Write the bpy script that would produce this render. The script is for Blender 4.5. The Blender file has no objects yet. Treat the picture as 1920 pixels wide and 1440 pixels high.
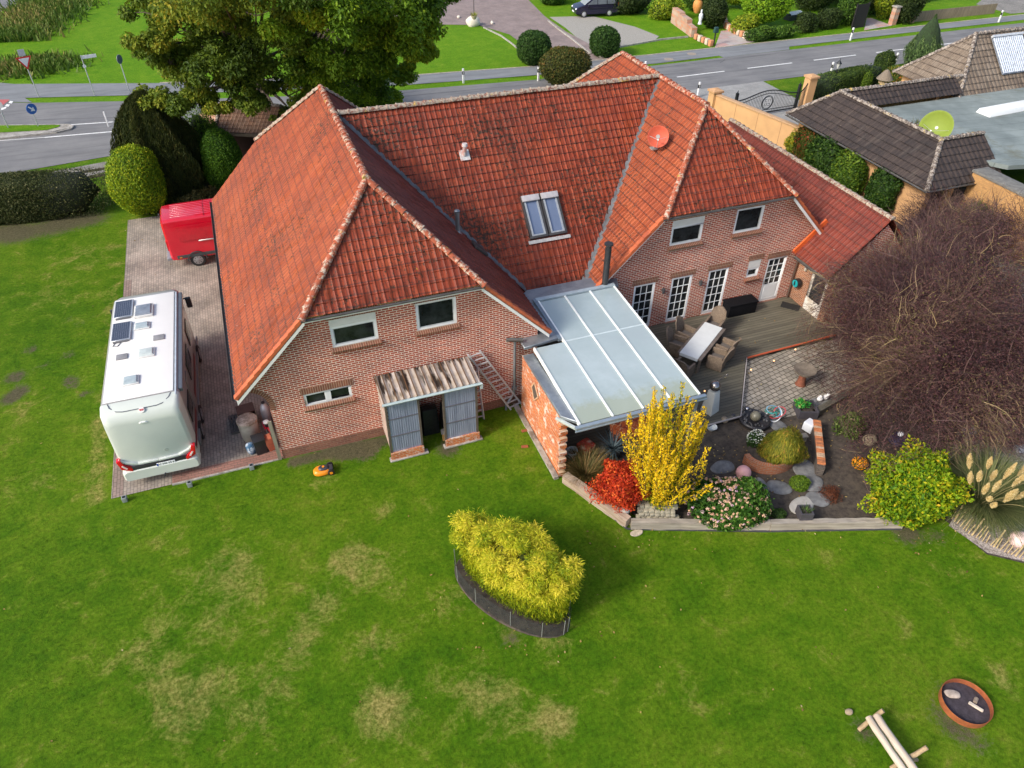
import bpy, bmesh, math, random
import numpy as np
from mathutils import Vector, Matrix

S = bpy.context.scene
COL = S.collection
R = math.radians
random.seed(7)
RNG = np.random.default_rng(11)

# ------------------------------------------------------------------ camera
cam = bpy.data.cameras.new("Camera")
cam.sensor_width = 36.0
cam.lens = 25.785
cam.clip_start = 0.1
cam.clip_end = 3000
cam_ob = bpy.data.objects.new("Camera", cam)
COL.objects.link(cam_ob)
S.camera = cam_ob
_yaw, _pit, _rol = 0.35765, 0.69530, 0.00868
_fw = Vector((math.sin(_yaw) * math.cos(_pit), math.cos(_yaw) * math.cos(_pit), -math.sin(_pit)))
_rt = Vector((math.cos(_yaw), -math.sin(_yaw), 0))
_up = _rt.cross(_fw)
_r2 = _rt * math.cos(_rol) + _up * math.sin(_rol)
_u2 = -_rt * math.sin(_rol) + _up * math.cos(_rol)
_m = Matrix((_r2, _u2, -_fw)).transposed().to_4x4()
_m.translation = Vector((2.10405, -19.16095, 18.03508))
cam_ob.matrix_world = _m

# ------------------------------------------------------------------ sky, sun, exposure
SUN_EL = R(36)
SUN_TO = Vector((-0.97, -0.24, 0)).normalized() * math.cos(SUN_EL) + Vector((0, 0, math.sin(SUN_EL)))
W = bpy.data.worlds.new("World")
S.world = W
W.use_nodes = True
nt = W.node_tree
bg = nt.nodes["Background"]
sky = nt.nodes.new("ShaderNodeTexSky")
sky.sky_type = 'NISHITA'
sky.sun_disc = False
sky.sun_elevation = SUN_EL
sky.sun_rotation = math.atan2(SUN_TO.x, SUN_TO.y)
sky.dust_density = 3.0
sky.air_density = 1.0
nt.links.new(sky.outputs[0], bg.inputs[0])
bg.inputs[1].default_value = 0.15
sl = bpy.data.lights.new("Sun", 'SUN')
sl.energy = 2.05
sl.angle = R(11)
sl.color = (1.0, 0.94, 0.84)
sun_ob = bpy.data.objects.new("Sun", sl)
COL.objects.link(sun_ob)
sun_ob.location = (-20, -10, 30)
sun_ob.rotation_euler = SUN_TO.to_track_quat('Z', 'Y').to_euler()
vs = S.view_settings
vs.view_transform = 'Standard'
vs.look = 'None'
vs.gamma = 1.0
vs.exposure = 0.66
S.render.resolution_x, S.render.resolution_y = 1024, 768

# ------------------------------------------------------------------ object helpers
def tag(o, label=None, cat=None, group=None, kind=None):
    if label: o["label"] = label
    if cat: o["category"] = cat
    if group: o["group"] = group
    if kind: o["kind"] = kind
    return o

def thing(name, label, cat, loc=(0, 0, 0), rz=0.0, group=None):
    o = bpy.data.objects.new(name, None)
    o.empty_display_size = 0.2
    COL.objects.link(o)
    o.location = loc
    o.rotation_euler = (0, 0, rz)
    return tag(o, label, cat, group)

def kids(o):
    return [c for c in bpy.data.objects if c.parent == o]

def copy_tree(o, parent=None):
    c = o.copy()
    COL.objects.link(c)
    if parent: c.parent = parent
    for k in kids(o): copy_tree(k, c)
    return c

def another(proto, loc, rz=0.0, label=None, scale=None):
    c = copy_tree(proto)
    c.location = loc
    c.rotation_euler = (0, 0, rz)
    if scale: c.scale = scale if hasattr(scale, '__len__') else (scale,) * 3
    if label: c["label"] = label
    return c

class MB:
    """collects shapes; build() links them as one mesh object"""
    def __init__(s):
        s.v = []; s.f = []; s.m = []; s.uv = []; s.mi = 0
    def face(s, pts, uv=None):
        b = len(s.v)
        s.v += [tuple(p) for p in pts]
        s.f.append(tuple(range(b, b + len(pts))))
        s.m.append(s.mi)
        s.uv.append(uv)
    def faces(s, vs, fs):
        b = len(s.v)
        s.v += [tuple(p) for p in vs]
        for f in fs:
            s.f.append(tuple(b + i for i in f)); s.m.append(s.mi); s.uv.append(None)
        return s
    def box(s, c, d, rz=0.0, top=None, M=None):
        """box by centre and size; top = (sx, sy) scale of the top face"""
        hx, hy, hz = d[0] / 2, d[1] / 2, d[2] / 2
        tx, ty = top or (1, 1)
        P = [(-hx, -hy, -hz), (hx, -hy, -hz), (hx, hy, -hz), (-hx, hy, -hz),
             (-hx * tx, -hy * ty, hz), (hx * tx, -hy * ty, hz), (hx * tx, hy * ty, hz), (-hx * tx, hy * ty, hz)]
        if M is None: M = Matrix.Translation(c) @ Matrix.Rotation(rz, 4, 'Z')
        else: M = Matrix.Translation(c) @ M.to_4x4()
        P = [M @ Vector(p) for p in P]
        return s.faces(P, [(0, 3, 2, 1), (4, 5, 6, 7), (0, 1, 5, 4), (1, 2, 6, 5), (2, 3, 7, 6), (3, 0, 4, 7)])
    def span(s, a, b):
        return s.box([(a[i] + b[i]) / 2 for i in range(3)], [abs(b[i] - a[i]) for i in range(3)])
    def bar(s, a, b, w, h, up=(0, 0, 1)):
        """rectangular bar from a to b"""
        a, b = Vector(a), Vector(b)
        z = (b - a); L = z.length
        if L < 1e-6: return s
        z.normalize(); u = Vector(up)
        x = u.cross(z)
        if x.length < 1e-4: x = Vector((1, 0, 0)).cross(z)
        x.normalize(); y = z.cross(x)
        M = Matrix((x, y, z)).transposed()
        return s.box((a + b) / 2, (w, h, L), M=M)
    def rod(s, a, b, r, r2=None, n=8, caps=True):
        a, b = Vector(a), Vector(b)
        z = (b - a)
        if z.length < 1e-6: return s
        z.normalize()
        x = z.orthogonal().normalized(); y = z.cross(x)
        r2 = r if r2 is None else r2
        P = []
        for q, rr in ((a, r), (b, r2)):
            for i in range(n):
                t = 2 * math.pi * i / n
                P.append(q + x * (rr * math.cos(t)) + y * (rr * math.sin(t)))
        F = [(i, (i + 1) % n, n + (i + 1) % n, n + i) for i in range(n)]
        if caps: F += [tuple(range(n - 1, -1, -1)), tuple(range(n, 2 * n))]
        return s.faces(P, F)
    def tube(s, path, r, n=6):
        rr = r if hasattr(r, '__len__') else [r] * len(path)
        P = []; path = [Vector(p) for p in path]
        x = None
        for i, p in enumerate(path):
            t = (path[min(i + 1, len(path) - 1)] - path[max(i - 1, 0)]).normalized()
            if x is None: x = t.orthogonal().normalized()
            else: x = (x - t * x.dot(t)).normalized()
            y = t.cross(x)
            for k in range(n):
                a = 2 * math.pi * k / n
                P.append(p + x * (rr[i] * math.cos(a)) + y * (rr[i] * math.sin(a)))
        F = []
        for i in range(len(path) - 1):
            for k in range(n):
                a = i * n + k; b = i * n + (k + 1) % n
                F.append((a, b, b + n, a + n))
        F += [tuple(range(n - 1, -1, -1)), tuple(range(len(P) - n, len(P)))]
        return s.faces(P, F)
    def lathe(s, prof, c=(0, 0, 0), n=20, M=None, sx=1, sy=1):
        P = []; c = Vector(c)
        for r, z in prof:
            for k in range(n):
                a = 2 * math.pi * k / n
                q = Vector((r * sx * math.cos(a), r * sy * math.sin(a), z))
                if M is not None: q = M @ q
                P.append(c + q)
        F = []
        for i in range(len(prof) - 1):
            for k in range(n):
                a = i * n + k; b = i * n + (k + 1) % n
                F.append((a, b, b + n, a + n))
        if prof[0][0] > 1e-4: F.append(tuple(range(n - 1, -1, -1)))
        if prof[-1][0] > 1e-4: F.append(tuple(range(len(P) - n, len(P))))
        return s.faces(P, F)
    def ball(s, c, r, n=16, m=10, sc=(1, 1, 1)):
        prof = [(r * math.sin(math.pi * i / m), -r * math.cos(math.pi * i / m)) for i in range(m + 1)]
        prof = [(max(a, 1e-5), b) for a, b in prof]
        M = Matrix.Diagonal(sc)
        return s.lathe(prof, c, n, M)
    def prism(s, poly, z0, z1):
        """vertical prism of a plan polygon given counter-clockwise"""
        n = len(poly)
        P = [(p[0], p[1], z0) for p in poly] + [(p[0], p[1], z1) for p in poly]
        F = [tuple(range(n - 1, -1, -1)), tuple(range(n, 2 * n))] + [(i, (i + 1) % n, n + (i + 1) % n, n + i) for i in range(n)]
        return s.faces(P, F)
    def build(s, name, mat, parent=None, world=False, smooth=False, bevel=0.0, seg=2, label=None, uvbox=False):
        me = bpy.data.meshes.new(name)
        me.from_pydata(s.v, [], s.f)
        mats = mat if isinstance(mat, (list, tuple)) else [mat]
        for m in mats: me.materials.append(m)
        if any(s.m): me.polygons.foreach_set("material_index", s.m)
        uv = me.uv_layers.new(name="UV")
        li = 0; data = []
        for p, u in zip(me.polygons, s.uv):
            if u is not None:
                for q in u: data += [q[0], q[1]]
            else:
                nrm = p.normal
                ax = max(range(3), key=lambda i: abs(nrm[i]))
                for vi in p.vertices:
                    c = s.v[vi]
                    data += [(c[1], c[2]), (c[0], c[2]), (c[0], c[1])][ax]
        uv.data.foreach_set("uv", data)
        if bevel > 0 or smooth:
            bm = bmesh.new(); bm.from_mesh(me)
            bmesh.ops.remove_doubles(bm, verts=bm.verts, dist=1e-4)
            if bevel > 0:
                es = [e for e in bm.edges if len(e.link_faces) == 2 and e.calc_face_angle(0) > 0.6]
                bmesh.ops.bevel(bm, geom=es, offset=bevel, segments=seg, profile=0.6, affect='EDGES', clamp_overlap=True)
            bm.to_mesh(me); bm.free()
            if smooth or bevel > 0:
                me.polygons.foreach_set("use_smooth", [True] * len(me.polygons))
                me.set_sharp_from_angle(angle=R(38))
        me.update()
        return link(name, me, parent, world, label)

def link(name, me, parent=None, world=False, label=None):
    o = bpy.data.objects.new(name, me)
    COL.objects.link(o)
    if parent is not None:
        o.parent = parent
        if world and parent.type == 'EMPTY':
            o.matrix_parent_inverse = Matrix.Translation(-Vector(parent.location))
    if label: o["label"] = label
    return o

def np_mesh(name, V, F, mats, tint=None, mi=None, smooth=False):
    """fast mesh from arrays: V (n,3), F (m,k)"""
    me = bpy.data.meshes.new(name)
    V = np.asarray(V, np.float32); F = np.asarray(F, np.int32)
    me.vertices.add(len(V)); me.vertices.foreach_set("co", V.ravel())
    k = F.shape[1]
    me.loops.add(F.size); me.loops.foreach_set("vertex_index", F.ravel())
    me.polygons.add(len(F)); me.polygons.foreach_set("loop_start", np.arange(0, F.size, k, dtype=np.int32))
    for m in (mats if isinstance(mats, (list, tuple)) else [mats]): me.materials.append(m)
    if mi is not None: me.polygons.foreach_set("material_index", np.asarray(mi, np.int32))
    if tint is not None:
        a = me.attributes.new("tint", 'FLOAT', 'FACE')
        a.data.foreach_set("value", np.asarray(tint, np.float32))
    me.update(calc_edges=True)
    me.polygons.foreach_set("use_smooth", np.full(len(F), smooth))
    me.validate()
    return me

# ------------------------------------------------------------------ materials
def _nodes(name):
    m = bpy.data.materials.new(name); m.use_nodes = True
    nt = m.node_tree; return m, nt, nt.nodes["Principled BSDF"]

def _math(nt, op, a, b=None, c=None):
    n = nt.nodes.new("ShaderNodeMath"); n.operation = op
    for i, x in enumerate((a, b, c)):
        if x is None: continue
        if isinstance(x, (int, float)): n.inputs[i].default_value = x
        else: nt.links.new(x, n.inputs[i])
    return n.outputs[0]

def _mix(nt, fac, a, b, mode='MIX'):
    n = nt.nodes.new("ShaderNodeMix"); n.data_type = 'RGBA'; n.blend_type = mode
    for i, x in ((0, fac), (6, a), (7, b)):
        if isinstance(x, (int, float)): n.inputs[i].default_value = x
        elif isinstance(x, tuple): n.inputs[i].default_value = (*x[:3], 1)
        else: nt.links.new(x, n.inputs[i])
    return n.outputs[2]

def _ramp(nt, fac, stops, interp='LINEAR'):
    n = nt.nodes.new("ShaderNodeValToRGB"); cr = n.color_ramp; cr.interpolation = interp
    while len(cr.elements) < len(stops): cr.elements.new(0.5)
    for e, (p, c) in zip(cr.elements, stops):
        e.position = p; e.color = (*c, 1) if hasattr(c, '__len__') else (c, c, c, 1)
    nt.links.new(fac, n.inputs[0]); return n.outputs[0]

def _noise(nt, vec, scale, detail=4, rough=0.6, dist=0.0):
    n = nt.nodes.new("ShaderNodeTexNoise")
    n.inputs["Scale"].default_value = scale; n.inputs["Detail"].default_value = detail
    n.inputs["Roughness"].default_value = rough; n.inputs["Distortion"].default_value = dist
    if vec is not None: nt.links.new(vec, n.inputs["Vector"])
    return n.outputs["Fac"]

def _coord(nt, kind="Object"):
    return nt.nodes.new("ShaderNodeTexCoord").outputs[kind]

def _bump(nt, h, strength, dist, bsdf, prev=None):
    b = nt.nodes.new("ShaderNodeBump"); b.inputs["Strength"].default_value = strength; b.inputs["Distance"].default_value = dist
    nt.links.new(h, b.inputs["Height"])
    if prev is not None: nt.links.new(prev, b.inputs["Normal"])
    nt.links.new(b.outputs[0], bsdf.inputs["Normal"]); return b.outputs[0]

def _map(nt, vec, scale=(1, 1, 1), rot=(0, 0, 0), loc=(0, 0, 0)):
    n = nt.nodes.new("ShaderNodeMapping"); nt.links.new(vec, n.inputs[0])
    n.inputs["Scale"].default_value = scale; n.inputs["Rotation"].default_value = rot; n.inputs["Location"].default_value = loc
    return n.outputs[0]

_cache = {}
def plain(name, col, rough=0.6, metal=0.0, var=0.12, scale=6.0, bump=0.0, bscale=40.0, col2=None, coat=0.0, spec=None):
    """a procedural material: base colour broken by noise, optional second colour and bump"""
    if name in _cache: return _cache[name]
    m, nt, b = _nodes(name); co = _coord(nt)
    f = _noise(nt, co, scale, 5)
    lo = tuple(c * (1 - var) for c in col); hi = tuple(min(1, c * (1 + var)) for c in col)
    c = _ramp(nt, f, [(0.3, lo), (0.7, hi)])
    if col2: c = _mix(nt, _ramp(nt, _noise(nt, co, scale * 0.45, 6, 0.7), [(0.48, 0.0), (0.62, 1.0)]), c, col2)
    nt.links.new(c, b.inputs["Base Color"])
    b.inputs["Roughness"].default_value = rough; b.inputs["Metallic"].default_value = metal
    if coat: b.inputs["Coat Weight"].default_value = coat
    if spec is not None: b.inputs["Specular IOR Level"].default_value = spec
    if bump: _bump(nt, _noise(nt, co, bscale, 4), bump, 0.01, b)
    _cache[name] = m; return m

def glass_dark(name, col=(0.012, 0.014, 0.015), rough=0.05):
    if name in _cache: return _cache[name]
    m, nt, b = _nodes(name); co = _coord(nt)
    c = _ramp(nt, _noise(nt, co, 2.2, 3), [(0.4, col), (0.72, tuple(x * 3.2 for x in col))])
    nt.links.new(c, b.inputs["Base Color"]); b.inputs["Roughness"].default_value = rough
    _cache[name] = m; return m

def foliage(name, stops, rough=0.6, trans=0.25, nscale=0.0, spec=0.25):
    """leaves: colour per leaf from the 'tint' attribute"""
    if name in _cache: return _cache[name]
    m, nt, b = _nodes(name)
    a = nt.nodes.new("ShaderNodeAttribute"); a.attribute_name = "tint"
    f = a.outputs["Fac"]
    if nscale:
        n = _noise(nt, _coord(nt), nscale, 3)
        f = _math(nt, 'ADD', _math(nt, 'MULTIPLY', f, 0.55), _math(nt, 'SUBTRACT', _math(nt, 'MULTIPLY', n, 1.6), 0.55))
    c = _ramp(nt, f, stops)
    nt.links.new(c, b.inputs["Base Color"]); b.inputs["Roughness"].default_value = rough
    b.inputs["Specular IOR Level"].default_value = spec
    if trans:
        t = nt.nodes.new("ShaderNodeBsdfTranslucent"); nt.links.new(c, t.inputs[0])
        mx = nt.nodes.new("ShaderNodeMixShader"); mx.inputs[0].default_value = trans
        nt.links.new(b.outputs[0], mx.inputs[1]); nt.links.new(t.outputs[0], mx.inputs[2])
        nt.links.new(mx.outputs[0], nt.nodes["Material Output"].inputs[0])
    _cache[name] = m; return m

def brick(name, c1, c2, mortar, w=0.25, h=0.077, ms=0.012, rot=0.0, offset=0.5, bump=0.6, wear=None, uv=True, rough=0.85, stain=0.25, freq=2, wearlim=(0.52, 0.6)):
    if name in _cache: return _cache[name]
    m, nt, b = _nodes(name)
    co = _map(nt, _coord(nt, "UV" if uv else "Object"), rot=(0, 0, rot))
    t = nt.nodes.new("ShaderNodeTexBrick"); nt.links.new(co, t.inputs["Vector"])
    t.inputs["Color1"].default_value = (*c1, 1); t.inputs["Color2"].default_value = (*c2, 1); t.inputs["Mortar"].default_value = (*mortar, 1)
    t.inputs["Scale"].default_value = 1.0; t.inputs["Mortar Size"].default_value = ms; t.inputs["Mortar Smooth"].default_value = 0.2
    t.inputs["Brick Width"].default_value = w; t.inputs["Row Height"].default_value = h; t.offset = offset; t.inputs["Bias"].default_value = 0.0
    t.offset_frequency = freq
    c = t.outputs["Color"]
    if wear: c = _mix(nt, _ramp(nt, _noise(nt, co, 3.2, 8, 0.75), [(wearlim[0], 0.0), (wearlim[1], 1.0)]), c, wear)
    if stain: c = _mix(nt, stain, c, _ramp(nt, _noise(nt, co, 0.7, 6, 0.7), [(0.35, 0.25), (0.65, 1.0)]), 'MULTIPLY')
    nt.links.new(c, b.inputs["Base Color"]); b.inputs["Roughness"].default_value = rough
    h_ = _math(nt, 'SUBTRACT', _math(nt, 'MULTIPLY', _noise(nt, co, 30, 3), 0.3), t.outputs["Fac"])
    _bump(nt, h_, bump, 0.012, b)
    _cache[name] = m; return m

def tiles_mat(name, base, dark, hi, lichen=(0.45, 0.30, 0.04), tw=0.2, th=0.335, moss=0.35, white=0.5, edge=(0.06, 0.02, 0.015)):
    """clay roof tiles: colour per tile, weathering streaks, lichen spots"""
    if name in _cache: return _cache[name]
    m, nt, b = _nodes(name)
    co = _coord(nt, "UV")
    sp = nt.nodes.new("ShaderNodeSeparateXYZ"); nt.links.new(co, sp.inputs[0])
    u, v = sp.outputs[0], sp.outputs[1]
    iu = _math(nt, 'FLOOR', _math(nt, 'DIVIDE', u, tw)); iv = _math(nt, 'FLOOR', _math(nt, 'DIVIDE', v, th))
    cb = nt.nodes.new("ShaderNodeCombineXYZ"); nt.links.new(iu, cb.inputs[0]); nt.links.new(iv, cb.inputs[1])
    wn = nt.nodes.new("ShaderNodeTexWhiteNoise"); wn.noise_dimensions = '2D'; nt.links.new(cb.outputs[0], wn.inputs[0])
    tile = wn.outputs["Value"]
    n1 = _noise(nt, co, 0.55, 5, 0.65)
    f = _math(nt, 'ADD', _math(nt, 'MULTIPLY', tile, 0.22), _math(nt, 'MULTIPLY', n1, 0.95))
    c = _ramp(nt, f, [(0.32, dark), (0.58, base), (0.86, hi)])
    # streaks that run down the slope
    st = _noise(nt, _map(nt, co, (9.0, 1.1, 1)), 1.4, 5, 0.7)
    fu = _math(nt, 'FRACT', _math(nt, 'DIVIDE', u, tw))
    c = _mix(nt, _ramp(nt, fu, [(0.0, 0.7), (0.08, 0.0), (0.3, 0.0), (0.4, 0.55), (0.62, 0.1), (0.9, 0.25), (1.0, 0.7)]), c, edge)  # shade of the rib grooves painted into the tile colour
    c = _mix(nt, _ramp(nt, st, [(0.5, 0.0), (0.72, 0.6)]), c, tuple(x * 0.45 for x in dark))
    # darker line along the lower edge of every tile
    fv = _math(nt, 'FRACT', _math(nt, 'DIVIDE', v, th))
    c = _mix(nt, _ramp(nt, fv, [(0.0, 0.85), (0.08, 0.35), (0.15, 0.0), (0.92, 0.0), (1.0, 0.7)]), c, edge)
    # moss, lichen, white droppings
    ms = _noise(nt, co, 7.5, 5, 0.8)
    c = _mix(nt, _ramp(nt, _math(nt, 'ADD', ms, _math(nt, 'MULTIPLY', _noise(nt, co, 0.35, 3), 0.3)), [(0.82 - moss * 0.2, 0.0), (0.87 - moss * 0.2, 0.95)]), c, (0.025, 0.02, 0.012))
    li = _noise(nt, _map(nt, co, loc=(13, 7, 0)), 3.3, 5, 0.65)
    c = _mix(nt, _ramp(nt, li, [(0.70, 0.0), (0.73, 0.9)]), c, lichen)
    vo = nt.nodes.new("ShaderNodeTexVoronoi"); vo.inputs["Scale"].default_value = 1.3; nt.links.new(co, vo.inputs[0])
    c = _mix(nt, _ramp(nt, vo.outputs["Distance"], [(0.035 * white, 0.8), (0.05 * white, 0.0)]), c, (0.75, 0.7, 0.68))
    nt.links.new(c, b.inputs["Base Color"]); b.inputs["Roughness"].default_value = 0.62
    b.inputs["Specular IOR Level"].default_value = 0.35
    _bump(nt, _noise(nt, co, 22, 5, 0.7), 0.5, 0.01, b)
    _cache[name] = m; return m

def ridge_mat(name, base, pale, lichen=(0.5, 0.33, 0.06), lim=0.47):
    if name in _cache: return _cache[name]
    m, nt, b = _nodes(name); co = _coord(nt)
    c = _ramp(nt, _noise(nt, co, 1.5, 4), [(0.35, tuple(x * 0.6 for x in base)), (0.65, base)])
    c = _mix(nt, _ramp(nt, _noise(nt, co, 7, 6, 0.75), [(lim, 0.0), (lim + 0.1, 1.0)]), c, pale)
    c = _mix(nt, _ramp(nt, _noise(nt, _map(nt, co, loc=(5, 3, 1)), 2.6, 4, 0.6), [(0.62, 0.0), (0.68, 0.9)]), c, lichen)
    c = _mix(nt, _ramp(nt, _noise(nt, _map(nt, co, loc=(1, 9, 4)), 9, 5, 0.7), [(0.55, 0.0), (0.66, 0.85)]), c, (0.05, 0.035, 0.025))
    nt.links.new(c, b.inputs["Base Color"]); b.inputs["Roughness"].default_value = 0.85
    _bump(nt, _noise(nt, co, 25, 5, 0.7), 0.8, 0.015, b)
    _cache[name] = m; return m

def wood(name, col, col2, axis=0, rough=0.75, scale=1.0, boards=0.0, gap=(0.01, 0.008, 0.006)):
    """streaky wood; grain runs along the axis; optional board joints every `boards` metres across"""
    if name in _cache: return _cache[name]
    m, nt, b = _nodes(name); co = _coord(nt)
    sc = [14 * scale] * 3; sc[axis] = 0.9 * scale
    n = _noise(nt, _map(nt, co, tuple(sc)), 1.0, 6, 0.7)
    c = _ramp(nt, n, [(0.3, col), (0.7, col2)])
    c = _mix(nt, 0.35, c, _ramp(nt, _noise(nt, co, 0.8, 4), [(0.3, 0.35), (0.7, 1.0)]), 'MULTIPLY')
    h = n
    if boards:
        sp = nt.nodes.new("ShaderNodeSeparateXYZ"); nt.links.new(co, sp.inputs[0])
        ac = sp.outputs[1 - axis]
        q = _math(nt, 'DIVIDE', ac, boards)
        fr = _math(nt, 'FRACT', q)
        wn = nt.nodes.new("ShaderNodeTexWhiteNoise"); wn.noise_dimensions = '1D'; nt.links.new(_math(nt, 'FLOOR', q), wn.inputs["W"])
        c = _mix(nt, 0.55, c, _ramp(nt, wn.outputs["Value"], [(0, 0.45), (1, 1.0)]), 'MULTIPLY')
        g = _ramp(nt, fr, [(0.0, 1.0), (0.05, 1.0), (0.09, 0.0), (0.97, 0.0), (1.0, 1.0)])
        c = _mix(nt, g, c, gap)
        h = _math(nt, 'SUBTRACT', _math(nt, 'MULTIPLY', n, 0.3), g)
    nt.links.new(c, b.inputs["Base Color"]); b.inputs["Roughness"].default_value = rough
    _bump(nt, h, 0.6, 0.01, b)
    _cache[name] = m; return m

# ------------------------------------------------------------------ foliage geometry
def rdirs(n, rng=None):
    rng = rng or RNG
    d = rng.normal(size=(n, 3)); return d / np.linalg.norm(d, axis=1, keepdims=True)

def leaf_arrays(P, N, size, aspect=0.5, spread=0.8, tip=None, rng=None, droop=0.0):
    """one rhombic leaf per point; N = outward direction (leaf normal leans to it)"""
    rng = rng or RNG
    n = len(P)
    N = N + spread * rng.normal(size=(n, 3)); N /= np.linalg.norm(N, axis=1, keepdims=True) + 1e-9
    if tip is None: T = rng.normal(size=(n, 3))
    else: T = tip + 0.5 * rng.normal(size=(n, 3))
    if droop: T = T + np.array([0, 0, -droop])
    T -= N * (T * N).sum(1, keepdims=True); T /= np.linalg.norm(T, axis=1, keepdims=True) + 1e-9
    B = np.cross(N, T)
    s = size * (0.65 + 0.7 * rng.random((n, 1)))
    a = P - T * s * 0.5; c = P + T * s * 0.5
    mid = P + N * s * 0.08
    b = mid + B * s * aspect * 0.5; d = mid - B * s * aspect * 0.5
    V = np.stack([a, b, c, d], 1).reshape(-1, 3)
    F = np.arange(4 * n).reshape(n, 4)
    return V, F

def lump_fn(k=14, amp=0.18, width=0.35, rng=None):
    rng = rng or RNG
    C = rdirs(k, rng); A = amp * (0.4 + rng.random(k)) * np.where(rng.random(k) < 0.35, -0.8, 1.0)
    def f(D):
        q = ((D[:, None, :] - C[None]) ** 2).sum(2)
        return 1 + (A[None] * np.exp(-q / (width ** 2))).sum(1)
    return f

def ico(sub=3):
    bm = bmesh.new(); bmesh.ops.create_icosphere(bm, subdivisions=sub, radius=1)
    V = np.array([v.co[:] for v in bm.verts]); F = np.array([[v.index for v in f.verts] for f in bm.faces]); bm.free()
    return V, F

def shape_sup(D, rad, p=2.0, egg=0.0):
    """surface point of a super-ellipsoid in direction D; egg > 0 narrows the top"""
    q = (np.abs(D) / np.array(rad)) ** p
    t = 1.0 / (q.sum(1) ** (1 / p))
    P = D * t[:, None]
    if egg:
        zz = np.clip(P[:, 2] / rad[2], -1, 1)
        P[:, :2] *= (1 - egg * (zz * 0.5 + 0.5) ** 1.5)[:, None]
    return P

def bush(name, label, cat, loc, rad, n, leaf, stops, core, zc=None, p=2.0, egg=0.0, lump=0.12, lumpw=0.35, k=16, aspect=0.5,
         depth=0.18, spread=0.7, parent=None, group=None, up=0.0, trans=0.25, mname=None, stem=None, nscale=0.0, rz=0.0, droop=0.0, seed=None):
    """dense shrub: leaf shell round a darker twiggy core, on a short stem. rad = half sizes."""
    rng = np.random.default_rng(seed if seed is not None else abs(hash_(name + label)) % 100000)
    t = thing(name, label, cat, loc, rz, group)
    zc = rad[2] if zc is None else zc
    f = lump_fn(k, lump, lumpw, rng)
    D = rdirs(n, rng)
    S_ = shape_sup(D, rad, p, egg) * f(D)[:, None]
    r = 1 - depth * rng.random(n) ** 1.6 + 0.03 * rng.normal(size=n)
    P = S_ * r[:, None] + np.array([0, 0, zc])
    keep = P[:, 2] > 0.02
    P, D = P[keep], D[keep]
    tip = D * 0.6 + np.array([0, 0, up]) if up or True else None
    V, F = leaf_arrays(P, D, leaf, aspect, spread, tip, rng, droop)
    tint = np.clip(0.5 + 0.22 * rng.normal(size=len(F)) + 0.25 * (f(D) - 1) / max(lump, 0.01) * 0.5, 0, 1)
    fm = foliage(mname or (name + "_leaf%d" % (hash_(str(stops)) % 9999)), stops, trans=trans, nscale=nscale)
    link("foliage", np_mesh("foliage", V, F, fm, tint), t)
    iv, if_ = ico(3)
    cv = shape_sup(iv, rad, p, egg) * f(iv)[:, None] * (1 - depth * 0.85) + np.array([0, 0, zc])
    cv[:, 2] = np.maximum(cv[:, 2], 0.0)
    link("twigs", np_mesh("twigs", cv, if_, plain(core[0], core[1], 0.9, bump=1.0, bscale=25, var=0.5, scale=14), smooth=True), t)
    if stem:
        MB().rod((0, 0, -0.05), (0, 0, zc), stem, stem * 0.7, 8).build("stem", bark(), t, smooth=True)
    return t

def hash_(s):
    h = 5381
    for c in s: h = (h * 33 + ord(c)) & 0xffffffff
    return h

def bark():
    return plain("bark", (0.075, 0.055, 0.04), 0.9, var=0.45, scale=10, bump=1.0, bscale=18)

def bezier(a, b, c, n=5):
    a, b, c = Vector(a), Vector(b), Vector(c)
    return [a * (1 - t) ** 2 + b * 2 * t * (1 - t) + c * t * t for t in [i / (n - 1) for i in range(n)]]

def blades(name, mat, base_r, n, length, width, bend=0.6, lean=0.5, rng=None, c=(0, 0, 0), seg=4, tipw=0.15):
    """a tuft of long curved grass blades as strips"""
    rng = rng or RNG
    ang = rng.random(n) * 2 * np.pi; rr = base_r * np.sqrt(rng.random(n))
    B = np.stack([np.cos(ang) * rr, np.sin(ang) * rr, np.zeros(n)], 1) + np.array(c)
    a2 = ang + 0.6 * rng.normal(size=n)
    H = np.stack([np.cos(a2), np.sin(a2), np.zeros(n)], 1)
    Wd = np.stack([-np.sin(a2), np.cos(a2), np.zeros(n)], 1)
    L = length * (0.6 + 0.5 * rng.random(n)); ln = lean * (0.3 + 0.9 * rng.random(n)); bd = bend * (0.4 + 0.8 * rng.random(n))
    rows = []
    for i in range(seg + 1):
        t = i / seg
        th = ln + bd * t
        w = width * (1 - t * (1 - tipw)) * 0.5
        if i == 0: p = B.copy()
        else: p = p + (H * np.sin(th)[:, None] + np.array([0, 0, 1]) * np.cos(th)[:, None]) * (L / seg)[:, None]
        rows.append(np.stack([p - Wd * w, p + Wd * w], 1))
    V = np.concatenate(rows, 1).reshape(-1, 3)  # n, 2*(seg+1), 3
    k = 2 * (seg + 1)
    F = []
    base = np.arange(n)[:, None] * k
    for i in range(seg):
        F.append(base + np.array([[2 * i, 2 * i + 1, 2 * i + 3, 2 * i + 2]]))
    F = np.stack(F, 1).reshape(-1, 4)
    tint = np.repeat(rng.random(n), seg)
    return np_mesh(name, V, F, mat, tint)

def rot2(x, y, a): return (x * math.cos(a) - y * math.sin(a), x * math.sin(a) + y * math.cos(a))

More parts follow.
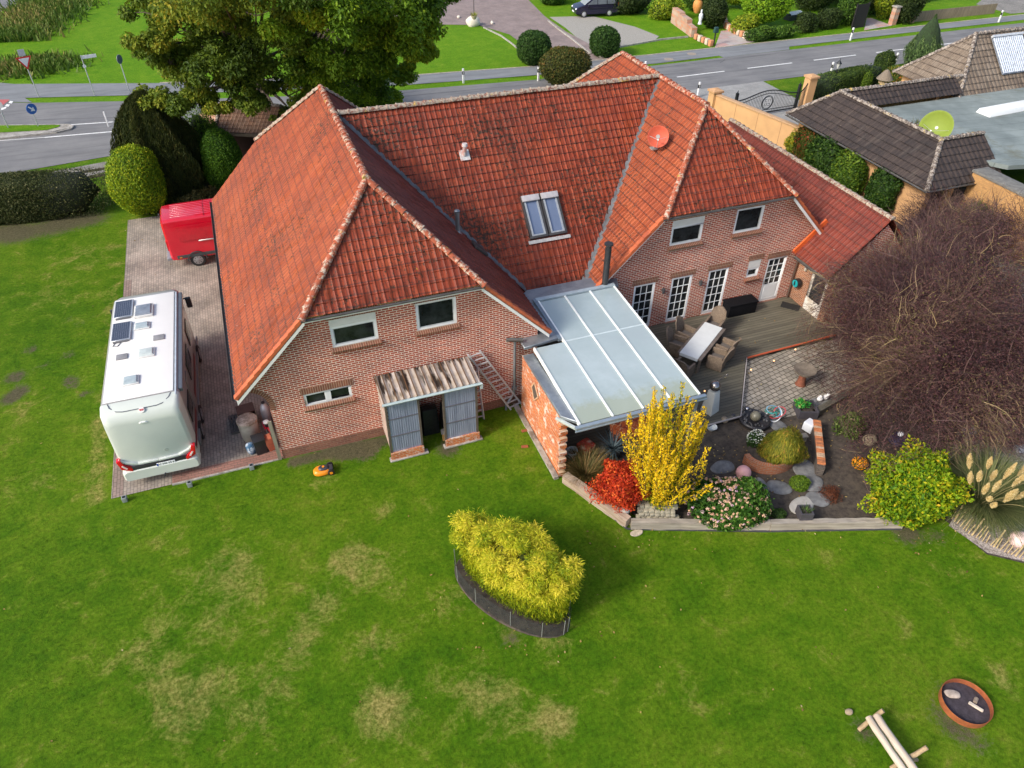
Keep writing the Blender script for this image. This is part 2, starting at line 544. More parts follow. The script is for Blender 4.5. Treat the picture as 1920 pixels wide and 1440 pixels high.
# ------------------------------------------------------------------ ground, lawn, roads
def lawn_mat():
    m, nt, b = _nodes("lawn"); co = _coord(nt)
    big = _noise(nt, co, 0.16, 5, 0.6, 0.6); mid = _noise(nt, co, 1.1, 9, 0.78, 0.4); fine = _noise(nt, co, 9.0, 5, 0.75); vf = _noise(nt, co, 55.0, 3, 0.8)
    f = _math(nt, 'ADD', _math(nt, 'MULTIPLY', big, 0.4), _math(nt, 'MULTIPLY', mid, 0.6))
    c = _ramp(nt, f, [(0.36, (0.040, 0.115, 0.003)), (0.45, (0.070, 0.160, 0.004)), (0.54, (0.108, 0.198, 0.007)), (0.64, (0.17, 0.225, 0.018))])
    a = nt.nodes.new("ShaderNodeAttribute"); a.attribute_name = "dry"
    dn = _math(nt, 'ADD', a.outputs["Fac"], _math(nt, 'MULTIPLY', _math(nt, 'SUBTRACT', mid, 0.5), 3.2))
    c = _mix(nt, _ramp(nt, dn, [(0.26, 0.0), (1.05, 0.8)]), c, _ramp(nt, fine, [(0.35, (0.20, 0.185, 0.035)), (0.65, (0.44, 0.35, 0.13))]))
    s = nt.nodes.new("ShaderNodeAttribute"); s.attribute_name = "soil"
    sn = _math(nt, 'ADD', s.outputs["Fac"], _math(nt, 'MULTIPLY', _math(nt, 'SUBTRACT', fine, 0.5), 1.6))
    c = _mix(nt, _ramp(nt, sn, [(0.35, 0.0), (0.75, 0.9)]), c, _ramp(nt, vf, [(0.3, (0.06, 0.05, 0.03)), (0.7, (0.16, 0.13, 0.09))]))
    sp = nt.nodes.new("ShaderNodeSeparateXYZ"); nt.links.new(co, sp.inputs[0])   # the lawns across the road are a fresher green
    c = _mix(nt, _ramp(nt, _math(nt, 'DIVIDE', sp.outputs[1], 100), [(0.27, 0.0), (0.36, 0.6)]), c, _ramp(nt, mid, [(0.35, (0.10, 0.27, 0.006)), (0.65, (0.17, 0.33, 0.012))]))
    c = _mix(nt, 0.75, c, _ramp(nt, fine, [(0.28, 0.35), (0.5, 0.95), (0.75, 1.5)]), 'MULTIPLY')
    c = _mix(nt, 0.8, c, _ramp(nt, vf, [(0.25, 0.50), (0.55, 1.0), (0.8, 1.45)]), 'MULTIPLY')
    nt.links.new(c, b.inputs["Base Color"]); b.inputs["Roughness"].default_value = 0.9; b.inputs["Specular IOR Level"].default_value = 0.1
    h = _math(nt, 'ADD', _math(nt, 'MULTIPLY', fine, 0.6), vf)
    _bump(nt, h, 0.75, 0.035, b)
    return m
LAWN = lawn_mat()

g = MB(); g.face([(-900, -900, -0.03), (1100, -900, -0.03), (1100, 1300, -0.03), (-900, 1300, -0.03)])
tag(g.build("ground", LAWN), kind="structure")

def wear_maps(X, Y):
    dry = np.zeros_like(X); soil = np.zeros_like(X)
    for (x, y, r, a) in DRY: dry += a * np.exp(-((X - x) ** 2 + (Y - y) ** 2) / r ** 2)
    for (x, y, r, a) in SOIL: soil += 1.25 * a * np.exp(-((X - x) ** 2 + (Y - y) ** 2) / (r * (1.3 if r < .4 else 1)) ** 2)
    # worn strip beside the paving, left of the motorhome
    dry += 0.85 * np.exp(-((X + 4.95) / 0.28) ** 2) * ((Y > -0.3) & (Y < 4.5))
    dry += 0.35 * np.exp(-((X + 4.9) / 0.35) ** 2) * (Y > 4) * (Y < 18)
    # bare strip at the foot of the front wall
    soil += 1.0 * np.exp(-((Y + 0.28) / 0.32) ** 2) * ((X > 0.9) & (X < 5.6))
    return dry, soil

def lawn_sheet():
    x0, x1, y0, y1, st = -30, 90, -24, 84, 0.3
    nx, ny = int((x1 - x0) / st) + 1, int((y1 - y0) / st) + 1
    X, Y = np.meshgrid(np.linspace(x0, x1, nx), np.linspace(y0, y1, ny))
    rng = np.random.default_rng(5)
    Z = 0.02 * np.sin(X * 0.9 + 1.3 * np.sin(Y * .7)) * np.cos(Y * 0.8) * 0.5 + 0.006 * rng.random(X.shape) - 0.015
    Z[(X < -29) | (X > 89) | (Y < -23) | (Y > 83)] = -0.05
    dry, soil = wear_maps(X, Y)
    V = np.stack([X, Y, Z], 2).reshape(-1, 3)
    i = np.arange(nx * ny).reshape(ny, nx)
    F = np.stack([i[:-1, :-1], i[:-1, 1:], i[1:, 1:], i[1:, :-1]], 2).reshape(-1, 4)
    me = np_mesh("lawn", V, F, LAWN, smooth=True)
    for nm, A in (("dry", dry), ("soil", soil)):
        at = me.attributes.new(nm, 'FLOAT', 'POINT'); at.data.foreach_set("value", np.clip(A, 0, 1.2).astype(np.float32).ravel())
    return tag(link("lawn", me), kind="structure")
DRY = [(*(-0.55, -6.71), 2.4, .22), (*(-2.98, -4.41), 1.8, .2), (*(3.06, -6.22), 1.5, .2), (*(4.16, -10.88), 1.8, .2), (*(2.26, -9.83), 0.75, .9), (*(2.39, -4.88), .7, .8), (*(1.25, -6.13), .5, .6), (*(-2.35, -7.79), .9, .75), (*(-0.92, -3.99), .7, .6), (*(6.25, -11.49), .5, .85),
       (*(4.83, -10.1), .6, .5), (*(0.51, -7.26), .5, .5), (*(2.37, -8.02), .35, .6), (*(1.98, -1.42), .5, .45), (*(4.01, -3.49), .5, .4), (*(5, -7.21), .5, .6), (*(5.92, -8.71), .5, .6),
       (*(7.23, -9.36), .5, .7), (*(-0.74, -8.81), .5, .4), (*(-3.38, -6.18), .8, .4), (*(-6.94, 1.79), 1.0, .35), (*(9.85, -11.93), .7, .3), (*(16.26, -12.46), .5, .3), (*(19.32, -11.31), .8, .3),
       (*(17.54, -14.49), .5, .5), (*(-7.41, 13.47), 2.0, .25), (*(-6.6, 17.14), 1.6, .35), (*(-7.4, 5.9), .8, .3), (*(-0.15, -8.14), .5, .3), (*(-1.15, -5.26), .6, .4), (*(5.28, -10.86), .6, .35)]
SOIL = [(*(-8.23, 7.98), .35, .8), (*(-7.92, 6.99), .3, .7), (*(-7.89, 9.7), .25, .7), (*(-6.43, 8.81), .25, .6), (*(-6.25, 7.07), .25, .7), (*(-6.07, 6.66), .2, .6), (*(-5.61, 5.97), .22, .7),
        (*(-8.23, 6.58), .3, .8), (*(-6.69, 11.55), .22, .5), (*(-6.16, 10.99), .22, .5), (*(-7.27, 8.38), .22, .5), (*(-5.56, 11.49), .2, .4), (*(-6.9, 6.2), .18, .4),
        (*(15.38, -15.03), .42, .6), (*(15.69, -15.55), .4, .45), (*(15.18, -14.46), .3, .35), (*(13.23, -14.32), .3, .6), (*(15.87, -14.11), .3, .4), (*(5.49, -7.66), .5, .35), (*(5.97, -8.99), .45, .5),
        (*(3.06, -0.36), .5, .7), (*(3.72, -0.74), .4, .7), (*(18.7, -9.82), .5, .8), (*(19.55, -10.24), .4, .5), (*(-7.85, 20.73), 1.2, .55), (*(-9.76, 20.39), 1.2, .55), (*(-6.12, 21.05), 1.0, .5), (*(6.38, -1.42), .5, .8),
        (*(-8.79, 47.72), .8, .5), (*(-5.57, 55.08), .8, .4), (*(28.07, 51.16), .6, .3), (*(36.19, 44.52), .6, .4), (-7.5, 22.3, 1.3, .5), (-10.5, 21.4, 1.3, .5), (-1.5, 21.5, 2.0, 1.0), (2.5, 22.5, 3.0, 1.0), (5, 28, 3.0, 0.9)]
lawn_sheet()
def grass_blades():
    rng = np.random.default_rng(8); n = 330000
    X = rng.uniform(-15, 27, n); Y = -19.5 + 42 * rng.random(n) ** 1.7
    edge = np.interp(X, [-99, 9.2, 9.3, 11.1, 18.8, 20.6, 21.4, 30], [0, 0, -4.1, -7.05, -9.85, -10.5, -12.1, -13])
    ok = (Y < edge) | ((X < -4.7) & (Y < 21))
    ok &= ~((X > 4.3) & (X < 7.7) & (Y > -1.45) & (X < 8)) & (np.hypot(X - 16.05, Y + 14.66) > .66) & (np.hypot((X - 6.4), (Y + 7.7)) > 1.0)
    X, Y = X[ok], Y[ok]; dry, soil = wear_maps(X, Y); k = rng.random(len(X)) > soil * 1.1; X, Y, dry, soil = X[k], Y[k], dry[k], soil[k]; n = len(X)
    h = rng.uniform(.02, .06, n); an = rng.random(n) * 6.283; w = rng.uniform(.004, .009, n); c, s_ = np.cos(an), np.sin(an); lx, ly = rng.normal(size=(2, n)) * .03
    z = np.full(n, -.012)
    V = np.stack([np.stack([X - c * w, Y - s_ * w, z], 1), np.stack([X + c * w, Y + s_ * w, z], 1), np.stack([X + lx, Y + ly, z + h], 1)], 1).reshape(-1, 3)
    me = np_mesh("grass_blades", V, np.arange(3 * n).reshape(n, 3), LAWN)
    for nm, A in (("dry", dry), ("soil", soil * 0)): me.attributes.new(nm, 'FLOAT', 'POINT').data.foreach_set("value", np.repeat(np.clip(A, 0, 1.2), 3).astype(np.float32))
    tag(link("grass_blades", me), "short lawn grass blades in front of the farmhouse", "grass", kind="stuff")
grass_blades()

def sheet(name, pts, z, mat, kind="structure"):
    g = MB(); g.face([(p[0], p[1], z) for p in pts])
    o = g.build(name, mat)
    # face up
    if o.data.polygons[0].normal.z < 0: o.data.flip_normals()
    return tag(o, kind=kind) if kind else o

def asphalt(name, col, col2, scale=1.0):
    if name in _cache: return _cache[name]
    m, nt, b = _nodes(name); co = _coord(nt)
    c = _ramp(nt, _noise(nt, co, 0.35 * scale, 6, 0.7), [(0.35, col), (0.7, col2)])
    c = _mix(nt, 0.5, c, _ramp(nt, _noise(nt, co, 60, 3, 0.8), [(0.2, 0.6), (0.8, 1.4)]), 'MULTIPLY')
    c = _mix(nt, _ramp(nt, _noise(nt, _map(nt, co, (0.12, 1.6, 1)), 1.5, 4, 0.6), [(0.48, 0.0), (0.66, 0.5)]), c, tuple(x * 0.6 for x in col))
    nt.links.new(c, b.inputs["Base Color"]); b.inputs["Roughness"].default_value = 0.85
    _bump(nt, _noise(nt, co, 90, 3), 0.4, 0.006, b)
    _cache[name] = m; return m
ASPH = asphalt("asphalt", (0.15, 0.15, 0.155), (0.215, 0.212, 0.21))
ASPH2 = asphalt("asphalt_path", (0.17, 0.18, 0.19), (0.23, 0.24, 0.25))
ROAD_FAR = [(-60, 62), (-11.4, 41.3), (-5.1, 39.5), (5, 37.0), (14, 35.4), (24, 34.5), (34, 34.7), (60, 35.0), (160, 35.5)]
ROAD_NEAR = [(160, 28.8), (60, 28.6), (36, 28.5), (13.6, 29.2), (2, 29.3), (-5.86, 29.53), (-10.36, 28.89), (-10.2, 28.2), (-11.6, 28.0), (-60, 26)]
sheet("road", ROAD_FAR[::1] + ROAD_NEAR, 0.012, ASPH)
# side road that leaves to the upper left, and its mouth
sheet("side_road", [(-16.51, 48.34), (-13.01, 46.1), (-12.29, 43.14), (-11.4, 41.4), (-22, 46.0), (-40, 53.5), (-21.72, 50.13)], 0.017, ASPH2)
sheet("side_road", [(-24.06, 93.92), (-15.57, 78.26), (-15.89, 74.67), (-17.43, 70.19), (-18.96, 63.15)], 0.016, ASPH)
sheet("cycle_path", [(-13.38, 46.23), (-3, 42.9), (5, 41.0), (14.7, 38.6), (25, 37.55), (35.3, 37.35), (60, 37.3), (160, 37.8),
                     (160, 36.2), (60.8, 35.85), (47.8, 35.62), (47.3, 34.9), (40.7, 34.75), (40.6, 35.3), (34.9, 35.1), (24.4, 35.5), (14.4, 36.5), (5, 38.5), (-3, 40.2), (-12.23, 42.64)], 0.0225, ASPH2)
# kerbs beside the cycle path
def kerb(name, line, w, h, mat, z0=-0.05, kind="structure"):
    g = MB()
    for a, b in zip(line[:-1], line[1:]):
        a, b = Vector((a[0], a[1], 0)), Vector((b[0], b[1], 0))
        L = (b - a).length; n = max(1, int(L / 1.0)); d = (b - a) / n
        for i in range(n):
            p, q = a + d * i, a + d * (i + 1) - d.normalized() * 0.012
            g.bar((p.x, p.y, (z0 + h) / 2), (q.x, q.y, (z0 + h) / 2), w, h - z0, up=(0, 0, 1)) if False else g.box(((p.x + q.x) / 2, (p.y + q.y) / 2, (z0 + h) / 2), ((q - p).length, w, h - z0), rz=math.atan2(d.y, d.x))
    return tag(g.build(name, mat), kind=kind)
CONC = plain("concrete", (0.36, 0.34, 0.31), 0.9, var=0.25, scale=5, bump=0.5, bscale=30, col2=(0.22, 0.2, 0.17))
kerb("path_kerb", [(-3, 43.0), (5, 41.1), (14.7, 38.7), (25, 37.65), (35.3, 37.45), (60, 37.4), (100, 37.5)], 0.1, 0.035, plain("kerb_sand", (0.42, 0.36, 0.28), 0.9, var=0.3, scale=4))
PAINT = plain("road_paint", (0.78, 0.78, 0.76), 0.6, var=0.12, scale=8, col2=(0.62, 0.62, 0.6))
def stripe(a, b, w):
    a, b = Vector((*a, 0)), Vector((*b, 0)); d = (b - a).normalized(); n = Vector((-d.y, d.x, 0)) * w / 2
    return [(a - n), (b - n), (b + n), (a + n)]
g = MB()
marks = []
x = 28.0
for k in range(-2, 12): marks.append(((34.45 + 6.45 * k, 31.55 + 0.012 * 6.45 * k), (38.75 + 6.45 * k, 31.6 + 0.012 * 6.45 * k), 0.15))
marks += [((-2.23, 34.35), (-0.58, 34.29), .14), ((-9.07, 35.96), (-5.91, 35.52), .13), ((-9.82, 34.04), (-5.84, 33.7), .15), ((-12.43, 34.39), (-9.82, 34.04), .08)]
marks += [((-13.57, 40.72), (-13.14, 41.12), .35), ((-13.31, 41.18), (-12.87, 41.37), .35), ((-13.13, 41.29), (-12.65, 41.92), .35)][:0]
for a, b, w in marks: g.face([(p.x, p.y, 0.0175) for p in stripe(a, b, w)])
for (a, b, c, d) in [((0, 201), (2, 206), (15, 200), (12, 196)), ((8, 198), (10, 199.5), (20, 196), (16, 193)), ((14, 193.5), (19, 195), (25, 190), (20, 189))][:0]: pass
g.face([(p[0], p[1], .0175) for p in ((-13.25, 40.28), (-12.94, 40.61), (-12.93, 41.05), (-13.23, 40.82))])
g.face([(p[0], p[1], .0175) for p in ((-13.08, 41.22), (-12.82, 40.96), (-12.78, 41.39), (-13, 41.58))])
g.face([(p[0], p[1], .0175) for p in ((-12.93, 41.78), (-12.7, 41.59), (-12.66, 42.04), (-12.89, 42.23))])
tag(g.build("road_marking", PAINT), kind="structure")
sheet("cycle_crossing", [(-15.7, 43.49), (-12.93, 42.53), (-13.35, 40.97), (-14.97, 39.08)], 0.0195, plain("red_asphalt", (0.42, 0.10, 0.10), 0.85, var=0.2, scale=12))
for q, lb in (((38.7, 36.47, 0.02), "round manhole cover on the cycle path nearer the brick path"), ((36.13, 35.78, 0.02), "round manhole cover on the cycle path nearer the roof tip")):
    o = MB().rod((0, 0, 0), (0, 0, .012), .38, n=24).build("manhole_cover", plain("manhole", (.30, .25, .20), .8, var=.3, scale=9)); o.location = q; tag(o, lb, "manhole cover")
g = MB()
for a, b in (((34, 34.06), (40.52, 34.22)), ((40.61, 34.19), (45.49, 34.25)), ((40.52, 34.22), (39.63, 33.61)), ((11.3, 34.29), (23.33, 33.61)), ((-10.99, 37.7), (-2.99, 35.66))): g.face([(p.x, p.y, 0.0150) for p in stripe(a, b, .06)])
tag(g.build("tar_seam", plain("tar", (.05, .05, .05), .6)), kind="structure")
# traffic island and grey verge strips
sheet("traffic_island", [(-14.83, 34.68), (-12.45, 34.58), (-9.43, 34.76), (-8.51, 35.02), (-8.3, 35.54), (-8.9, 35.85), (-12.81, 37.11), (-15.39, 37.91)], 0.10, CONC)
kerb("island_kerb", [(-14.24, 34.66), (-12.45, 34.58), (-10.64, 34.61), (-9.16, 34.57), (-8.41, 34.89), (-8.29, 35.34), (-8.64, 35.76), (-10.85, 36.43), (-12.79, 37)], 0.12, 0.12, CONC)
sheet("traffic_island", [(-15.12, 36.36), (-12.59, 35.57), (-9.77, 35.07), (-9.11, 35.43), (-9.08, 35.76), (-12.78, 36.95), (-15.35, 37.7)], 0.125, LAWN)
PAVE_GREY = brick("pavers_grey", (0.33, 0.31, 0.28), (0.25, 0.235, 0.21), (0.11, 0.10, 0.085), w=0.21, h=0.105, ms=0.006, rot=0, bump=0.4, stain=0.5)
sheet("pavement", [(-13.69, 28.15), (-11.63, 28.71), (-10.43, 28.76), (-9.9, 28.03), (-5.83, 28.77), (8, 28.6), (8, 27.7), (-5.8, 27.2), (-10.4, 25.8), (-13.17, 25.16)], 0.008, PAVE_GREY)
# paved yard left of the farmhouse
YARD = brick("yard_pavers", (0.46, 0.385, 0.32), (0.35, 0.30, 0.255), (0.15, 0.125, 0.10), w=0.21, h=0.105, ms=0.007, rot=R(90), bump=0.4, stain=0.65)
sheet("yard_paving", [(-4.45, 0.02), (1.0, 0.02), (1.0, 14.0), (3.0, 14.0), (3.0, 20.3), (-4.55, 20.3)], 0.012, YARD)
REDP = brick("red_pavers", (0.36, 0.175, 0.135), (0.28, 0.15, 0.12), (0.12, 0.09, 0.07), w=0.21, h=0.105, ms=0.007, rot=R(0), bump=0.4, stain=0.4)
sheet("paving_border", [(-2.6, 0.05), (0.95, 0.05), (0.95, 0.47), (-2.6, 0.47)], 0.0165, REDP)
sheet("paving_border", [(-4.43, 0.05), (-4.10, 0.05), (-4.2, 14), (-4.53, 14)], 0.0165, brick("edge_pavers", (0.33, 0.24, 0.2), (0.27, 0.2, 0.17), (0.09, 0.075, 0.06), w=0.21, h=0.105, ms=0.007, rot=R(90), stain=0.4))
kerb("yard_kerb", [(-2.6, 0.0), (0.9, 0.0)], 0.06, 0.03, CONC)
# far driveway, gravel, garden paths
sheet("driveway", [(32.7, 37.45), (31.9, 41.0), (31.5, 46.2), (31.7, 52.0), (32.6, 58.6), (36, 66), (40, 90), (10, 90), (14.5, 62), (17, 52), (20.5, 52.6), (24.6, 50.9), (26.3, 47.0), (26.3, 42.8), (25.4, 38.9), (26.0, 37.5)],
      0.009, brick("drive_pavers", (0.34, 0.255, 0.235), (0.28, 0.22, 0.205), (0.2, 0.165, 0.15), w=0.21, h=0.105, ms=0.006, rot=R(60), stain=0.4))
sheet("gravel", [(32.01, 51.49), (36.07, 50.55), (38.19, 45.76), (38.77, 42.17), (37.58, 40.97), (31.68, 40.58), (31.42, 42.19), (31.94, 47.48)], 0.007, plain("gravel", (0.33, 0.31, 0.28), 0.95, var=0.35, scale=20, bump=1.0, bscale=30, col2=(0.24, 0.24, 0.19)))
sheet("garden_path", [(41.51, 37.41), (45.02, 41.91), (46.25, 41.88), (45.87, 37.8)], 0.01, brick("path_pavers", (0.5, 0.3, 0.27), (0.45, 0.43, 0.41), (0.3, 0.27, 0.25), w=0.9, h=0.6, ms=0.01, rot=0))
sheet("garden_path", [(57.68, 37.83), (60.99, 41.34), (61.43, 41.19), (61.39, 38.34)], 0.01, _cache["path_pavers"])
sheet("neighbour_path", [(75.81, 38.09), (75.68, 42.25), (86.27, 48.65), (91.39, 41.5), (86.56, 37.67)], 0.01, PAVE_GREY)
# neighbour's courtyard inside and outside the gate
COURT = brick("court_pavers", (0.40, 0.39, 0.37), (0.33, 0.33, 0.32), (0.20, 0.2, 0.19), w=0.21, h=0.105, ms=0.006, rot=R(20), stain=0.35)
sheet("courtyard", [(32.6, 15.0), (34.0, 8.0), (43.5, 13.0), (43.5, 20.8), (40.2, 22.6), (40.2, 28.6), (31.2, 28.6), (31.2, 23)], 0.01, COURT)
# garden soil, terrace cobbles, pale pebbles
SOILM = plain("garden_soil", (0.055, 0.043, 0.034), 0.95, var=0.5, scale=7, bump=1.0, bscale=22, col2=(0.085, 0.068, 0.05))
sheet("soil", [(9.65, -4.0), (11.2, -6.5), (10.82, -6.64), (18.77, -9.51), (20.2, -9.8), (20.38, -11.29), (21.39, -12.1), (40, -14), (44, 2), (35.5, 6), (33, 12), (32, 17), (27, 12), (23.3, 6), (23.3, -0.7), (15, -0.5), (9.7, 0)], 0.02, SOILM)
COBB = brick("cobbles", (0.45, 0.40, 0.33), (0.30, 0.27, 0.225), (0.11, 0.095, 0.07), w=0.25, h=0.19, ms=0.016, rot=R(-12), bump=1.0, stain=0.55, offset=0.37)
sheet("cobble_patio", [(16.99, -3.32), (18.99, -0.69), (22.91, -0.72), (24.79, -1.39), (22.91, -2.96), (20.91, -4), (19.01, -4.14), (18.33, -4.11)], 0.045, COBB)
PEB = plain("pebbles", (0.36, 0.32, 0.30), 0.9, var=0.8, scale=26, bump=1.0, bscale=18, col2=(0.13, 0.10, 0.09))
sheet("pebbles", [(20.13, -10.05), (20.43, -11.26), (21.49, -12.1), (24.35, -10.72), (27.72, -7.94), (26.5, -7.2), (24.29, -6.4), (22.45, -7.75), (21.63, -9.25)], 0.035, PEB)
sheet("pebbles", [(25.92, 1.61), (32.19, 3.4), (39.89, 0.67), (31.46, -6.02), (26.42, -5.59), (23.31, -3.1)], 0.03, plain("slate_chips", (0.16, 0.15, 0.155), 0.9, var=0.9, scale=30, bump=1.0, bscale=20, col2=(0.07, 0.06, 0.05)))

# ------------------------------------------------------------------ roofs and walls
TW, TH = 0.205, 0.34
def roof_face(name, pts, mat, parent, tw=TW, th=TH, hgt=0.026, wave=0.022, sub=6, prof='pan', uoff=0.0):
    """pts: convex polygon in one plane; first edge = eave. Real tile relief clipped to the polygon."""
    P = [Vector(p) for p in pts]
    u = P[1] - P[0]; u.z = 0; u.normalize()
    n = (P[1] - P[0]).cross(P[2] - P[1]).normalized()
    if n.z < 0: n = -n
    v = n.cross(u)
    if v.z < 0: v = -v
    O = P[0]
    us = [(p - O).dot(u) for p in P]; vs_ = [(p - O).dot(v) for p in P]
    u0, u1 = min(us) - 0.02, max(us) + 0.02
    v1 = max(vs_) + 0.02
    i0 = math.floor(u0 / tw); i1 = math.ceil(u1 / tw)
    U = []
    for i in range(i0, i1):
        for k in range(sub): U.append((i + k / sub) * tw)
    U.append(i1 * tw); U = np.array(U)
    fr = (U / tw) % 1.0
    if prof == 'pan':   # broad shallow trough with a round roll
        w = np.where(fr < 0.34, np.sin(np.pi * fr / 0.34), -0.35 * np.sin(np.pi * (fr - 0.34) / 0.66))
    else: w = np.cos(2 * np.pi * fr)
    rows = []; nv = math.ceil((v1) / th)
    rng = np.random.default_rng(abs(hash_(name + str(round(P[0].x, 1)))) % 9999)
    for j in range(-1, nv + 1):
        jit = 0.006 * rng.normal(size=len(U)); 
        rows.append((j * th + 0.001, hgt + wave * w + np.repeat(0.007 * rng.normal(size=len(U) // sub + 1), sub)[:len(U)]))
        rows.append(((j + 1) * th - 0.012, 0.006 + wave * w * 0.95))
    A = np.zeros((len(rows), len(U), 3))
    O_, u_, v_, n_ = (np.array(x) for x in (O, u, v, n))
    for r, (vv, hh) in enumerate(rows):
        A[r] = O_ + U[:, None] * u_ + vv * v_ + (hh[:, None] if hasattr(hh, '__len__') else hh) * n_
    ny, nx = len(rows), len(U)
    i = np.arange(nx * ny).reshape(ny, nx)
    F = np.stack([i[:-1, :-1], i[:-1, 1:], i[1:, 1:], i[1:, :-1]], 2).reshape(-1, 4)
    me = np_mesh(name, A.reshape(-1, 3), F, mat)
    bm = bmesh.new(); bm.from_mesh(me)
    m = len(P); cen = sum(P, Vector()) / m
    for k in range(m):
        a, b = P[k], P[(k + 1) % m]
        pn = (b - a).cross(n).normalized()
        if (cen - a).dot(pn) > 0: pn = -pn
        bmesh.ops.bisect_plane(bm, geom=bm.verts[:] + bm.edges[:] + bm.faces[:], plane_co=a, plane_no=pn, clear_outer=True)
    if bm.faces:
        bm.faces.ensure_lookup_table()
        if bm.faces[0].normal.dot(n) < 0: bmesh.ops.reverse_faces(bm, faces=bm.faces[:])
    uvl = bm.loops.layers.uv.new("UV")
    for f in bm.faces:
        f.smooth = True
        for l in f.loops:
            d = l.vert.co - O
            l[uvl].uv = (d.dot(u) + uoff + 40, d.dot(v) + 40.8)
    bm.to_mesh(me); bm.free()
    me.set_sharp_from_angle(angle=R(50))
    # thin board deck below the tiles so that the roof has a closed underside
    o = link(name, me, parent, True)
    return o

def ridge_run(mb, a, b, r=0.125, L=0.36, up=(0, 0, 1), lift=0.02, arc=math.pi * 1.05):
    """a row of overlapping half-round ridge tiles from a (low) to b (high)"""
    a, b = Vector(a), Vector(b); d = b - a; n = max(1, round(d.length / L)); st = d / n; z = d.normalized()
    x = z.cross(Vector(up)).normalized(); y = x.cross(z).normalized()
    for i in range(n):
        j = random.uniform(-0.008, 0.008)
        p = a + st * i - z * 0.03 + y * (lift + j); q = a + st * (i + 1) + z * 0.01 + y * (lift + j - 0.012)
        P = []
        for c, rr in ((p, r * 1.16), (p + z * 0.05, r * 1.13), (p + z * 0.055, r * 1.02), (q, r * 0.92)):
            for k in range(9):
                t = math.pi / 2 - arc / 2 + arc * k / 8
                P.append(c + x * rr * math.cos(t) + y * rr * math.sin(t) * 0.95)
        F = []
        for s_ in range(3):
            for k in range(8):
                F.append((s_ * 9 + k, s_ * 9 + k + 1, s_ * 9 + k + 10, s_ * 9 + k + 9))
        F.append(tuple(range(8, -1, -1)))
        mb.faces(P, F)

def wall_sheet(name, mat, parent, org, udir, poly, holes=(), reveal=0.12, inward=None, extra=None, world=True):
    """vertical wall sheet in (u, z) with rectangular openings and their reveals"""
    org = Vector(org); ud = Vector(udir).normalized()
    inw = Vector(inward).normalized() if inward is not None else Vector((0, 0, 1)).cross(ud)
    us = sorted(set([min(p[0] for p in poly), max(p[0] for p in poly)] + [h[0] for h in holes] + [h[2] for h in holes]))
    zs = sorted(set([min(p[1] for p in poly), max(p[1] for p in poly)] + [h[1] for h in holes] + [h[3] for h in holes]))
    bm = bmesh.new(); vd = {}
    def V(u, z):
        if (u, z) not in vd: vd[(u, z)] = bm.verts.new((u, 0, z))
        return vd[(u, z)]
    for i in range(len(us) - 1):
        for j in range(len(zs) - 1):
            cu, cz = (us[i] + us[i + 1]) / 2, (zs[j] + zs[j + 1]) / 2
            if any(h[0] < cu < h[2] and h[1] < cz < h[3] for h in holes): continue
            bm.faces.new([V(us[i], zs[j]), V(us[i + 1], zs[j]), V(us[i + 1], zs[j + 1]), V(us[i], zs[j + 1])])
    c = Vector((sum(p[0] for p in poly) / len(poly), 0, sum(p[1] for p in poly) / len(poly)))
    for k in range(len(poly)):
        a = Vector((poly[k][0], 0, poly[k][1])); b = Vector((poly[(k + 1) % len(poly)][0], 0, poly[(k + 1) % len(poly)][1]))
        pn = (b - a).cross(Vector((0, 1, 0))).normalized()
        if (c - a).dot(pn) > 0: pn = -pn
        bmesh.ops.bisect_plane(bm, geom=bm.verts[:] + bm.edges[:] + bm.faces[:], plane_co=a, plane_no=pn, clear_outer=True)
    uvl = bm.loops.layers.uv.new("UV")
    for f in bm.faces:
        for l in f.loops: l[uvl].uv = (l.vert.co.x + 20, l.vert.co.z + 20)
    for v in bm.verts: 
        u, z = v.co.x, v.co.z
        v.co = org + ud * u + Vector((0, 0, z))
    for (a, b, c2, d) in holes:
        ring = [(a, b), (c2, b), (c2, d), (a, d)]
        for k in range(4):
            p, q = ring[k], ring[(k + 1) % 4]
            P = [org + ud * p[0] + Vector((0, 0, p[1])), org + ud * q[0] + Vector((0, 0, q[1]))]
            vs4 = [bm.verts.new(x) for x in (P[0], P[1], P[1] + inw * reveal, P[0] + inw * reveal)]
            f = bm.faces.new(vs4)
            L = math.hypot(q[0] - p[0], q[1] - p[1])
            uv4 = [(0, 0), (L, 0), (L, reveal), (0, reveal)] if k % 2 == 0 else [(0, 0), (0, L), (reveal, L), (reveal, 0)]
            for l, w in zip(f.loops, uv4): l[uvl].uv = w
    bmesh.ops.recalc_face_normals(bm, faces=bm.faces[:])
    me = bpy.data.meshes.new(name); bm.to_mesh(me); bm.free(); me.materials.append(mat)
    return link(name, me, parent, world)

BRICK = brick("red_brick", (0.56, 0.10, 0.045), (0.34, 0.06, 0.036), (0.94, 0.84, 0.70), w=0.235, h=0.083, ms=0.0105, bump=0.5, stain=0.42)
SOLD = brick("soldier_brick", (0.30, 0.10, 0.055), (0.20, 0.075, 0.05), (0.50, 0.36, 0.24), w=0.075, h=0.42, ms=0.008, offset=0.0, bump=0.7, stain=0.4)
SOLDV = brick("soldier_brick_side", (0.30, 0.10, 0.055), (0.20, 0.075, 0.05), (0.50, 0.36, 0.24), w=0.42, h=0.075, ms=0.008, offset=0.0, bump=0.7, stain=0.4)
OLDB = brick("old_orange_brick", (0.74, 0.19, 0.03), (0.50, 0.10, 0.03), (0.60, 0.42, 0.28), w=0.235, h=0.075, ms=0.010, bump=1.0, stain=0.3, wear=(0.76, 0.66, 0.58), wearlim=(0.53, 0.60))
UPVC = plain("white_window_frame", (0.80, 0.81, 0.82), 0.35, var=0.03)
